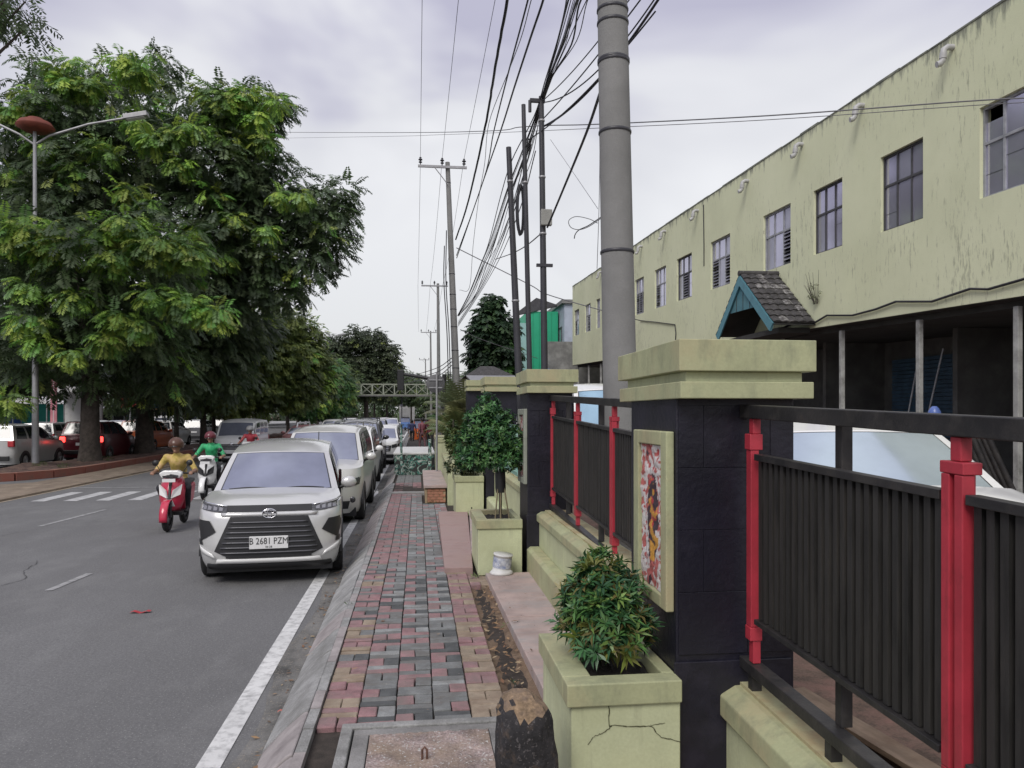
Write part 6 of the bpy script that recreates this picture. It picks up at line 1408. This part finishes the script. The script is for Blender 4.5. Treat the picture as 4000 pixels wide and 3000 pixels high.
# ================================================================ TREES
def crown_mesh(name, blobs, n, L, W, pairs, base, young, ythr=.30, seed=1, droop=.7, shell=.45, gl=.9):
    """blobs: (x,y,z,rx,ry,rz). Each spray is a drooping compound leaf with paired leaflets."""
    rs = np.random.RandomState(seed); Bl = np.array(blobs, float); vol = (Bl[:, 3]*Bl[:, 5])**.95; pr = vol/vol.sum(); idx = rs.choice(len(Bl), n, p=pr)
    d = rs.normal(size=(n, 3)); d /= np.linalg.norm(d, axis=1)[:, None]; rad = rs.uniform(shell, 1.06, n)[:, None]
    P_ = Bl[idx, :3]+d*Bl[idx, 3:]*rad
    h = d.copy(); h[:, 2] = h[:, 2]*.4; h += rs.normal(size=(n, 3))*.45; h[:, 2] -= .1; h /= np.linalg.norm(h, axis=1)[:, None]
    # clustered colour: each cell of space has its own leaf tone
    cell = np.floor(P_/np.array([1.5, 1.5, .9])+rs.uniform(0, 1, 3)).astype(int); key = (cell[:, 0]*73856093 ^ cell[:, 1]*19349663 ^ cell[:, 2]*83492791) & 0xffff
    tb = np.random.RandomState(seed+5).uniform(0, 1, 65536); tone = tb[key]; tone2 = tb[(key*7+13) & 0xffff]
    base = np.array(base); young = np.array(young); cols = base[rs.randint(len(base), size=n)]*(.65+.8*tone2[:, None]); k = (tone < ythr*.5)&(rad[:, 0] > .72); cols[k] = young[rs.randint(len(young), size=k.sum())]*(.7+.6*tone2[k][:, None])
    V = []; C = []; cur = P_.copy(); dr = h.copy(); step = L*gl/pairs
    for i in range(pairs):
        cur = cur+dr*step; dr[:, 2] -= droop/pairs*1.6; dr /= np.linalg.norm(dr, axis=1)[:, None]
        sd = np.cross(dr, [0, 0, 1.]); sd /= (np.linalg.norm(sd, axis=1)[:, None]+1e-6)
        for s in (-1, 1):
            ll = W[0]*math.sin(PI*(i+1.2)/(pairs+1.6))*rs.uniform(.7, 1.2, (n, 1)); tip = sd*s*ll+dr*ll*.45; tip[:, 2] -= (ll*rs.uniform(.1, .6, (n, 1)))[:, 0]; wv = dr*W[1]*rs.uniform(.7, 1.2, (n, 1))
            V.append(np.stack([cur, cur+tip*.5+wv*.5, cur+tip, cur+tip*.5-wv*.5], 1)); C.append(np.repeat((cols*rs.uniform(.8, 1.2, (n, 1)))[:, None], 4, 1))
    V = np.concatenate(V).reshape(-1, 3); C = np.concatenate(C).reshape(-1, 3); return fast_mesh(name, V, np.arange(len(V)).reshape(-1, 4), m_crown, C)
def tree(name, label, base, blobs, n, L, W, pairs, basec, young, r=.3, ythr=.3, seed=1, fork=.35, cat='tree', group=None, lean=(0, 0), extra=None, extra_n=900, **kw):
    e = empty(name, base, 0, label, cat, group); bx = Vector(base); bl_ = [(b[0]-bx.x, b[1]-bx.y, b[2]-bx.z)+tuple(b[3:]) for b in blobs]
    link('crown', crown_mesh('crown', bl_, n, L, W, pairs, basec, young, ythr, seed, **kw), e)
    if extra:
        bl2 = [(b[0]-bx.x, b[1]-bx.y, b[2]-bx.z)+tuple(b[3:]) for b in extra]
        link('young_leaves', crown_mesh('young_leaves', bl2, extra_n, L*.8, (W[0]*.85, W[1]*.8), pairs, [(.17, .32, .065), (.26, .42, .08), (.34, .45, .09), (.12, .23, .07), (.20, .32, .12)], young, .6, seed+77, droop=.9, shell=.2), e)
    top = max(b[2] for b in bl_); zf = top*fork; B = MB(); fp = Vector((lean[0], lean[1], zf))
    B.tube([(0, 0, -.15), (lean[0]*.1, 0, zf*.12), tuple(fp*.55), tuple(fp)], [r*1.35, r*1.02, r*.85, r*.75], m_bark, 12); B.build('trunk', e)
    rt = random.Random(seed); B = MB()
    for i, b in enumerate(bl_):
        if i % 2 and len(bl_) > 14: continue
        c = Vector(b[:3]); m1 = fp.lerp(c, .4)+Vector((rt.uniform(-.3, .3), rt.uniform(-.3, .3), rt.uniform(0, .6))); B.tube([tuple(fp*.93), tuple(m1), tuple(fp.lerp(c, .75)), tuple(c+Vector((0, 0, .2)))], [r*.42, r*.25, r*.14, r*.05], m_bark, 6)
    B.build('limb', e); return e
DG = [(.070, .110, .050), (.088, .138, .056), (.108, .145, .072), (.076, .108, .064)]
YG = [(.25, .42, .06), (.36, .46, .08), (.15, .34, .07), (.30, .36, .10)]
def pb(lst, dm=1.25): return [tuple(P(a, b, Z))+(r_*Z/F_, r_*Z/F_*dm, r_*Z/F_*.9) for a, b, Z, r_ in lst]
ta = [(150, 330, 29, 90), (300, 320, 30, 95), (450, 290, 31, 85), (590, 280, 32, 90), (120, 240, 29, 35), (660, 240, 32, 40), (700, 400, 32, 120), (250, 480, 28, 170), (480, 470, 29, 170), (80, 520, 28, 150), (600, 640, 30, 200), (350, 750, 28, 220), (120, 800, 27, 180), (100, 960, 26.5, 160), (350, 1010, 27, 190), (600, 980, 28, 210), (60, 1220, 27, 170), (300, 1230, 28, 210), (560, 1250, 29, 200), (150, 1430, 29, 130), (400, 1440, 30, 140), (640, 1440, 31, 140), (-120, 700, 30, 260), (-150, 1150, 30, 260), (250, 900, 33, 300), (420, 600, 34, 300), (300, 1200, 34, 280), (20, 1560, 28, 45)]
ta = [(a, b, Z+(3.6 if b < 900 else (1.2 if a < 300 else 0)), r_*.94) for a, b, Z, r_ in ta]
YA = [(60, 430, 55), (130, 375, 45), (270, 330, 45), (215, 262, 32), (290, 240, 26), (470, 232, 36), (540, 280, 52), (590, 212, 22), (420, 600, 34), (600, 545, 40), (540, 465, 32), (740, 500, 32), (675, 522, 38), (375, 555, 34), (510, 740, 40), (290, 650, 32), (50, 680, 36), (590, 790, 28), (90, 905, 95), (210, 965, 60), (385, 905, 50), (450, 1010, 60), (640, 965, 80), (740, 985, 50), (560, 925, 42), (500, 870, 42), (120, 1120, 48), (110, 1250, 46), (300, 1160, 42), (470, 1240, 45), (610, 1150, 50), (560, 1262, 42), (420, 1322, 34), (270, 1380, 30), (25, 1570, 40), (150, 1335, 34), (840, 1225, 46), (740, 1190, 60), (350, 330, 40), (700, 640, 34), (160, 560, 36)]
YB = [(880, 400, 80), (960, 372, 44), (1000, 462, 40), (820, 505, 34), (850, 765, 32), (905, 545, 38), (1030, 545, 34), (765, 885, 34), (1090, 760, 26), (1080, 400, 30), (920, 850, 34), (1040, 900, 30), (1180, 760, 26), (870, 1010, 30)]
def yblobs(L_, Zt, Zl): return [tuple(P(a, b, Zt if b < 850 else Zl))+(r_*Zt/F_*1.05, r_*Zt/F_*1.05, r_*Zt/F_*.55) for a, b, r_ in L_]
tree('rain_tree', 'largest dark leafy tree at the left with bright young leaf clumps', (-12.82, 31.6, .2), pb(ta), 8600, .90, (.24, .105), 9, DG, YG, .36, .22, 3, .28, extra=yblobs(YA, 30.2, 26.0), extra_n=2900)
tb_ = [(860, 440, 33, 110), (960, 430, 34, 110), (1040, 420, 34, 85), (1105, 405, 34, 40), (850, 640, 33, 190), (980, 620, 34, 130), (1060, 760, 34, 150), (1180, 830, 34, 120), (1270, 790, 34, 95), (1340, 745, 34, 50), (1330, 850, 34, 60), (1260, 930, 34, 100), (1200, 1020, 34, 100), (1300, 990, 34, 55), (850, 880, 33, 200), (1010, 960, 34, 170), (850, 1120, 34, 190), (1030, 1100, 34, 120), (1140, 1120, 34, 70), (820, 1320, 36, 170), (700, 1200, 37, 200), (950, 1280, 37, 130), (720, 1460, 37, 130), (880, 1460, 37, 110), (880, 700, 38, 150), (900, 1000, 39, 170), (750, 1250, 41, 200), (560, 1500, 36, 110)]
tree('rain_tree', 'second big dark tree reaching out over the road with feathery branch ends', (-13.1, 38.4, .2), pb(tb_), 7600, .90, (.24, .105), 9, DG, YG, .42, .12, 9, .28, extra=yblobs(YB, 31.8, 31.5), extra_n=950)
# a branch of a tree just outside the frame, top left
tf = [(-60, -40, 17, 120), (40, 10, 17, 70), (100, 40, 17, 45), (135, 110, 17, 30), (20, 70, 17, 40), (-140, 60, 18, 100), (-300, -150, 18, 250), (-500, -300, 19, 350), (-420, 100, 19, 260)]
tree('rain_tree', 'leafy branch tip hanging into the upper left corner', tuple(P(-700, 1900, 18).xy)+(.1,), pb(tf), 1500, .62, (.17, .075), 7, DG, YG[:1]+DG, .33, .08, 21, .5)
tc_ = [(900, 1310, 46, 120), (1020, 1270, 48, 90), (1130, 1270, 50, 80), (1200, 1310, 51, 65), (1000, 1400, 48, 130), (1140, 1400, 50, 110), (1240, 1400, 52, 60), (850, 1450, 46, 140), (1000, 1520, 48, 110), (1160, 1510, 50, 100), (1260, 1490, 52, 60), (740, 1500, 45, 120), (900, 1560, 46, 70)]
YC = [(.19, .23, .06), (.15, .20, .055), (.08, .11, .04), (.10, .14, .045)]
tree('street_tree', 'yellow green tree on the median behind the big dark trees', (-12.7, 47, .2), pb(tc_, 1.4), 6500, .7, (.26, .12), 6, YC, YG, .2, .25, 13, .4)
td = [(1290, 1440, 64, 50), (1250, 1500, 62, 70), (1320, 1500, 66, 50), (1340, 1560, 70, 45), (1280, 1570, 66, 60), (1200, 1560, 60, 70)]
tree('street_tree', 'bright green smaller tree farther along the median', (-12.6, 64, .2), pb(td, 1.6), 2600, .8, (.32, .16), 5, [(.08, .19, .06), (.13, .22, .06), (.06, .13, .045)], YG, .16, .2, 14, .4)
# generic crown for the row along the median and beyond
gp = [(0, 0, 6.2, 2.6, 2.6, 1.5), (1.6, .5, 5.2, 2.0, 2.0, 1.3), (-1.7, -.3, 5.0, 2.2, 2.1, 1.3), (.2, 1.8, 5.0, 1.9, 2.0, 1.3), (0, -1.8, 5.0, 2, 1.9, 1.3), (.8, -.6, 3.9, 2.2, 2.0, 1.0), (-.9, .7, 3.8, 2.0, 2.0, 1.0)]
proto = tree('street_tree', 'dark tree in the median row, nearest after the big ones', (-13.2, 43.6, .2), [(a-13.2, b+43.6, c+.2, d_, e_, f_) for a, b, c, d_, e_, f_ in gp], 2300, .7, (.30, .15), 5, DG, YC, .14, .25, 31, .42)
tl = ['third tree of the median row with a slim trunk', 'fourth tree of the median row with a slim trunk', 'fifth tree of the median row', 'sixth tree of the median row', 'seventh tree of the median row', 'eighth tree of the median row', 'ninth tree of the median row', 'tenth tree of the median row before the footbridge']
for k, (lb, y, s) in enumerate(zip(tl, (50.5, 54, 60, 68, 76, 86, 97, 106), (1.0, .9, 1.15, 1.1, 1.2, 1.1, 1.3, 1.2))):
    o = copy_tree(proto); o = [q for q in COL.objects if q.name.startswith('street_tree')][-1]
def dupt(src, loc, rz, s, label, group=None):
    c = src.copy(); COL.objects.link(c); c.location = loc; c.rotation_euler = (0, 0, rz); c.scale = (s, s, s); c['label'] = label
    if group: c['group'] = group
    for ch in src.children:
        d_ = ch.copy(); COL.objects.link(d_); d_.parent = c
    return c
for o in [q for q in COL.objects if q.name.startswith('street_tree.')]:
    if (o.location-proto.location).length < 1e-4 and o is not proto:
        for ch in list(o.children): bpy.data.objects.remove(ch)
        bpy.data.objects.remove(o)
for k, (lb, y, s) in enumerate(zip(tl, (50.5, 54, 60, 68, 76, 86, 97, 106), (1.0, .9, 1.15, 1.1, 1.2, 1.1, 1.3, 1.2))):
    dupt(proto, (-13.0+.4*math.sin(k*2), y, .2), k*1.3, s, lb)
te = [(1320, 1350, 118, 45), (1390, 1320, 118, 45), (1460, 1335, 120, 50), (1520, 1375, 120, 35), (1350, 1420, 118, 60), (1440, 1420, 120, 65), (1520, 1440, 120, 40), (1545, 1420, 120, 20), (1400, 1490, 118, 60), (1500, 1500, 120, 50)]
tree('far_tree', 'broad hazy green tree far down the road above the footbridge', tuple(P(1430, 1650, 119).xy)+(0,), pb(te, 1.3), 3600, 1.2, (.5, .28), 4, [(.06, .08, .045), (.075, .095, .05), (.045, .06, .035)], YC, .4, .15, 41, .4)
tg = [(1925, 1180, 45, 32), (1915, 1240, 45, 50), (1890, 1310, 45, 58), (1965, 1280, 45, 50), (1880, 1390, 45, 52), (1965, 1380, 45, 62), (1905, 1460, 45, 62), (1980, 1470, 45, 50), (1950, 1330, 46, 60), (1940, 1440, 46, 60)]
tree('leafy_tree', 'tall narrow glossy leafed tree behind the slim steel poles', tuple(P(1930, 1650, 45.5).xy)+(.5,), pb(tg), 2600, .55, (.34, .20), 4, [(.03, .06, .03), (.04, .075, .03), (.02, .04, .022)], [(.06, .16, .03)], .16, .16, 51, .5)
far_t = [(-12, 128, 1.5), (-6, 150, 1.6), (-18, 140, 1.7), (-1.5, 175, 1.5), (-10, 178, 1.8), (3.5, 140, 1.0), (6.5, 160, 1.4), (9, 120, 1.2), (-24, 120, 1.6), (12, 90, 1.1), (-13, 118, 1.4), (-25, 150, 2.2), (-34, 135, 2.0), (4.6, 84, .75)]
fl_ = ['left', 'centre']
for k, (x, y, s) in enumerate(far_t): dupt(proto, (x, y, 0), k*2.1, s, 'dark far tree closing off the end of the road', 'far trees at the end of the road')
rt_ = np.random.RandomState(2); fb = [(x, 215+rt_.uniform(-6, 6), rt_.uniform(2.5, 5), 5, 4, rt_.uniform(3, 5.5)) for x in np.arange(-90, 60, 4.5)]
t_ = link('treeline', crown_mesh('treeline', fb, 6000, 2.2, (1.0, .6), 3, DG, DG, .0, 5)); tag(t_, 'low mass of dark trees where the road meets the horizon', None, None, 'stuff')
for k in range(12): dupt(proto, (-29.5-1.5*math.sin(k*3), 24+k*9, .2), k*1.7, .95+.25*math.sin(k*5), 'dark tree on the far pavement before the shops', 'trees along the far pavement')
# ================================================================ BACKGROUND BUILDINGS
def shop(x0, x1, y0, y1, h, wallc, label, awn=None, side=1, name='shop_house', roofc=None, nwin=3, front='x1'):
    e = empty(name, (x0, y0, 0), 0, label, 'building'); L = y1-y0; W = x1-x0
    mw = mat('wall_%s' % label[:18].replace(' ', '_'), wallc, .85, .12, .6, .1, 20, dirt=tuple(c*.6 for c in wallc), damt=.45, dscale=.8)
    B = MB(); B.box(0, W, 0, L, 0, h, mw); B.build('wall', e)
    B = MB(); B.box(-.2, W+.3, -.2, L+.2, h+.002, h+.25, roofc or m_concrete); B.build('roof', e)
    fx = W if front == 'x1' else 0; s = 1 if front == 'x1' else -1
    for k in range(nwin):
        yc = L*(k+.5)/nwin
        B = MB(); B.box(min(fx+.0, fx+s*.03), max(fx, fx+s*.03), yc-L/nwin*.38, yc+L/nwin*.38, .1, min(2.7, h*.6), m_dark if k % 3 else m_shut); B.build('shopfront', e)
        if h > 5:
            B = MB(); B.box(min(fx+.0, fx+s*.03), max(fx, fx+s*.03), yc-L/nwin*.25, yc+L/nwin*.25, h*.58, h*.85, m_framed); w_ = B.build('window', e)
            B = MB(); B.box(min(fx+s*.031, fx+s*.05), max(fx+s*.031, fx+s*.05), yc-L/nwin*.21, yc+L/nwin*.21, h*.60, h*.83, m_glass2); B.build('pane', w_)
    for k in range(2):
        xc = W*(k+.5)/2; B = MB(); B.box(xc-.7, xc+.7, -.03, 0, h*.5, h*.8, m_glass2); B.build('window', e)
    if awn:
        B = MB(); x_ = fx; B.add([(x_, 0, 3.3), (x_, L, 3.3), (x_+s*1.8, L, 2.7), (x_+s*1.8, 0, 2.7)], [(0, 1, 2, 3)], mat('awning_%d' % int(sum(awn)*1000), awn, .7, .1, 3)); B.build('awning', e, solid=.03)
    return e
rbk = random.Random(4)
cs_ = [((.52, .52, .50), 4.2, (.05, .14, .35), 'low white shop with a blue awning across the road'), ((.30, .33, .33), 5.6, (.10, .40, .33), 'grey shop with a teal awning across the road'), ((.58, .56, .52), 6.5, (.5, .5, .5), 'tall cream shop behind the trunks'), ((.42, .20, .15), 4.6, (.55, .10, .08), 'brick red shop with a red awning behind the trunks'),
       ((.55, .55, .56), 5.4, (.06, .22, .16), 'white shop with a green awning behind the slim trunks'), ((.40, .42, .45), 7, (.5, .5, .52), 'bluish grey shop far across the road'), ((.55, .52, .48), 4.4, (.5, .28, .08), 'beige shop with an orange awning far across the road'), ((.5, .5, .5), 6, (.1, .2, .5), 'pale shop farthest across the road')]
yb_ = 16
for k, (c, h, a, lb) in enumerate(cs_):
    L = 11+(k % 3)*2; shop(-46, -34, yb_, yb_+L, h, c, lb, a, nwin=4); yb_ += L+.6
shop(9.5, 20, 48.5, 58, 9.3, (.42, .47, .56), 'pale blue building behind the end of the green building', front='x0')
e = empty('painted_tower', (7.3, 50.2, 0), 0, 'bright green painted shop tower behind the slim steel poles', 'building')
B = MB(); B.box(0, 2.1, 0, 6, 0, 9.0, mat('emerald_panel', (.02, .38, .20), .5, .06, 1)); B.build('wall', e)
B = MB(); B.box(-1.0, -.01, 0, 6, 0, 8.2, mat('pale_mint_panel', (.30, .50, .48), .5, .08, 1)); B.build('side_panel', e)
B = MB(); B.add([(-1.1, -.1, 8.6), (.6, -.1, 9.9), (2.2, -.1, 9.4), (2.2, .2, 9.4), (.6, .2, 9.9), (-1.1, .2, 8.6)], [(0, 1, 2), (3, 4, 5), (0, 1, 4, 5), (1, 2, 3, 4)], m_framed); B.build('roof', e)
for k in range(5): B = MB(); B.box(.38+k*.42, .40+k*.42, -.02, -.002, .1, 8.9, mat('emerald_joint', (.01, .22, .12), .6, 0)); B.build('panel_joint', e)
B = MB(); B.box(1.2, 1.75, -.06, -.021, 3.7, 5.4, m_white); B.build('notice_board', e)
B = MB(); B.box(7.6, 12, 44.2, 44.4, 0, 6.4, mat('stained_concrete', (.26, .26, .25), .9, .2, 2, .3, 20, dirt=(.10, .10, .10), damt=.6, dscale=1.2)); tag(B.build('concrete_wall'), 'stained grey concrete wall below the pale blue building', 'wall')
B = MB(); B.box(0, 1.1, 0, .5, 0, 1.2, p_blue); B.lathe([(.0, 1.2), (.6, 1.2), (.6, 1.9), (.3, 2.15), (0, 2.2)], (.55, .25, 0), p_blue, 16); o = B.build('water_tank', loc=(6.9, 43.3, 2.55)); tag(o, 'blue rounded water tank in front of the stained concrete wall', 'tank')
B = MB(); B.box(6.9, 8.0, 43.2, 43.9, .1, 2.54, m_framed); tag(B.build('tank_stand'), 'dark stand carrying the blue water tank', 'stand')
e = empty('small_house', (2.75, 38, .3), 0, 'small house with a dark hipped tile roof left of the slim poles', 'house')
B = MB(); B.box(0, 1.7, 0, 3, 0, 3.7, mat('dim_house_wall', (.20, .20, .20), .85, .15, 1.5)); B.build('wall', e)
B = MB(); B.add([(-.4, -.4, 3.7), (2.1, -.4, 3.7), (2.1, 3.4, 3.7), (-.4, 3.4, 3.7), (.5, 1.5, 4.3), (1.2, 1.5, 4.3)], [(0, 1, 5, 4), (1, 2, 5), (2, 3, 4, 5), (3, 0, 4)], m_tiled); B.build('roof', e)
B = MB(); B.box(.5, 1.5, -.04, 0, 1.6, 2.9, m_glass2); B.build('window', e)
B = MB(); B.add([(0, 0, 0), (2.2, 0, .0), (2.3, 2.5, .5), (-.2, 2.5, .5)], [(0, 1, 2, 3)], mat('corrugated_sheet', (.27, .27, .28), .5, .1, 3, metal=.3)); o = B.build('shed_roof', loc=(2.1, 27.5, 3.1), solid=.05)
e = empty('shed', (2.1, 27.5, .6), 0, 'low shed with a grey sheet roof behind the crossarm pole', 'shed'); o.parent = e; o.location = (0, 0, 2.5); B = MB(); B.box(.1, 2.1, .2, 2.4, 0, 2.5, m_back); B.build('wall', e)
for (x0, x1, y0, y1, h, c, lb) in ((4.5, 9, 62, 74, 4.2, (.50, .48, .44), 'low cream building down the street behind the power poles'), (4.2, 10, 76, 96, 5.5, (.34, .33, .33), 'grey building down the street before the footbridge'), (5.5, 12, 115, 140, 7, (.5, .5, .5), 'white building beyond the footbridge'), (-4.6, -.8, 190, 200, 8, (.48, .48, .47), 'white building at the very end of the road')):
    shop(x0, x1, y0, y1, h, c, lb, None, front='x0')
# stalls at the left behind the silver car
def stall(loc, w, d_, h, body, roofm, label, panel=None):
    e = empty('kiosk', loc, 0, label, 'kiosk'); B = MB()
    for x in (0.05, w-.05):
        for y in (.05, d_-.05): B.tube([(x, y, 0), (x, y, h)], .035, m_galv, 6)
    B.build('post', e)
    B = MB(); B.box(.02, w-.02, .02, d_-.02, 0, 1.0, body); B.build('counter', e); B = MB(); B.box(.02, w-.02, d_-.06, d_-.02, 1.0, h, panel or body); B.build('back_panel', e)
    B = MB(); B.prism([(-.3, h), (w+.3, h), (w*.5, h+.45)], -.2, d_+.2, roofm, 'y'); B.build('roof', e); return e
m_tealk = mat('teal_board', (.05, .33, .28), .6, .1, 3); m_bluek = mat('blue_tarp', (.06, .15, .42), .6, .15, 2)
stall((-27.0, 48.5, .2), 3.0, 2.4, 2.3, m_bluek, m_bluek, 'blue tarpaulin stall at the left edge beyond the cars')
stall((-24.4, 48.0, .2), 3.0, 2.2, 2.5, m_tealk, m_white, 'teal kiosk with a white roof behind the silver family car')
stall((-20.6, 45.0, .2), 2.2, 2.2, 3.1, m_framed, m_white, 'kiosk with a pinkish white canopy beside the striped banner pole', m_white)
B = MB(); B.box(-.16, .16, -.03, .03, .5, 3.9, mat('pink_banner', (.55, .22, .26), .7, .25, 2)); B.tube([(0, 0, 0), (0, 0, 4.1)], .04, m_white, 6); tag(B.build('banner', loc=(-19.0, 42.4, .0)), 'narrow pink and white upright banner between the lamp post and the first trunk', 'banner')
for (x, y, c, lb) in ((-21.5, 60, (.5, .03, .04), 'round red hanging sign high among the slim trunks'), (-22, 66, (.03, .12, .25), 'dark blue sign board high between the trunks')):
    B = MB(); B.tube([(0, 0, 0), (0, 0, 3.4)], .05, m_galv, 6); B.box(-.6, .6, -.05, .05, 2.6, 3.6, mat('signc%d' % int(x*-10), c, .6, .1, 3)); tag(B.build('sign_board', loc=(x, y, 0)), lb, 'sign')
# sky cover ends; final bookkeeping
for o in bpy.data.objects:
    if o.type == 'MESH' and o.parent is None and 'kind' not in o.keys() and 'category' not in o.keys(): print('UNTAGGED', o.name)
# twigs that took root where the gable roof meets the wall
tw = empty('wall_weed', (8.85, 15.95, 4.55), 0, 'dry twiggy weed growing where the gabled porch meets the green wall', 'weed')
B = MB(); rq = random.Random(6)
for k in range(9):
    a = rq.uniform(-.5, .5); L = rq.uniform(.35, .8); B.tube([(0, a*.2, 0), (-.06, a*.5, L*.5), (-.10, a*.9+rq.uniform(-.1, .1), L)], [.009, .006, .003], m_bark, 4)
B.build('stem', tw)
leafy('foliage', [(-.05, 0, .25)], [(.08, .25, .22)], 22, .07, .02, [(.10, .12, .05)], tw, 4, .4, 3)
wd = [((.60, 4.9, .29), .05), ((.66, 8.30, .30), .06), ((.58, 13.2, .29), .10), ((.30, 15.55, .27), .07), ((.78, 6.3, .31), .04), ((-.64, 7.3, .27), .03), ((-.64, 11.2, .27), .03), ((1.19, 7.6, .34), .04), ((-12.0, 27.5, .3), .2), ((-12.3, 32, .3), .25), ((-12.0, 39, .3), .22), ((-13.0, 28, .3), .22)]
o = leafy('weeds', [w_[0] for w_ in wd], [(w_[1]*1.4, w_[1]*1.4, w_[1]*.6) for w_ in wd], 260, .07, .010, [(.08, .14, .04), (.12, .16, .05), (.05, .09, .03)], None, 6, .6, 17, .3, .2); tag(o, 'small green weeds sprouting from joints and soil', None, None, 'stuff')
# thin sealed cracks in the asphalt
B = MB(); rk_ = random.Random(21); m_tar = mat('crack_seal', (.055, .055, .056), .7, .1, 6)
for (x, y, L, a0) in ((-6.2, 6.2, 2.2, 1.45), (-5.0, 9.8, 1.8, 1.7), (-7.8, 12.5, 2.4, 1.3)):
    a = a0; p = Vector((x, y, .007)); prev = None
    for k in range(int(L/.06)):
        a += rk_.uniform(-.35, .35)+(a0-a)*.2; d = Vector((math.cos(a), math.sin(a), 0)); q = p+d*.06; n_ = Vector((-d.y, d.x, 0))*rk_.uniform(.002, .006)
        c = [p-n_, q-n_, q+n_, p+n_]
        if prev: c[0], c[3] = prev
        B.add(c, [(0, 1, 2, 3)], m_tar); prev = (c[1], c[2]); p = q
tag(B.build('asphalt_crack'), None, None, None, 'stuff')
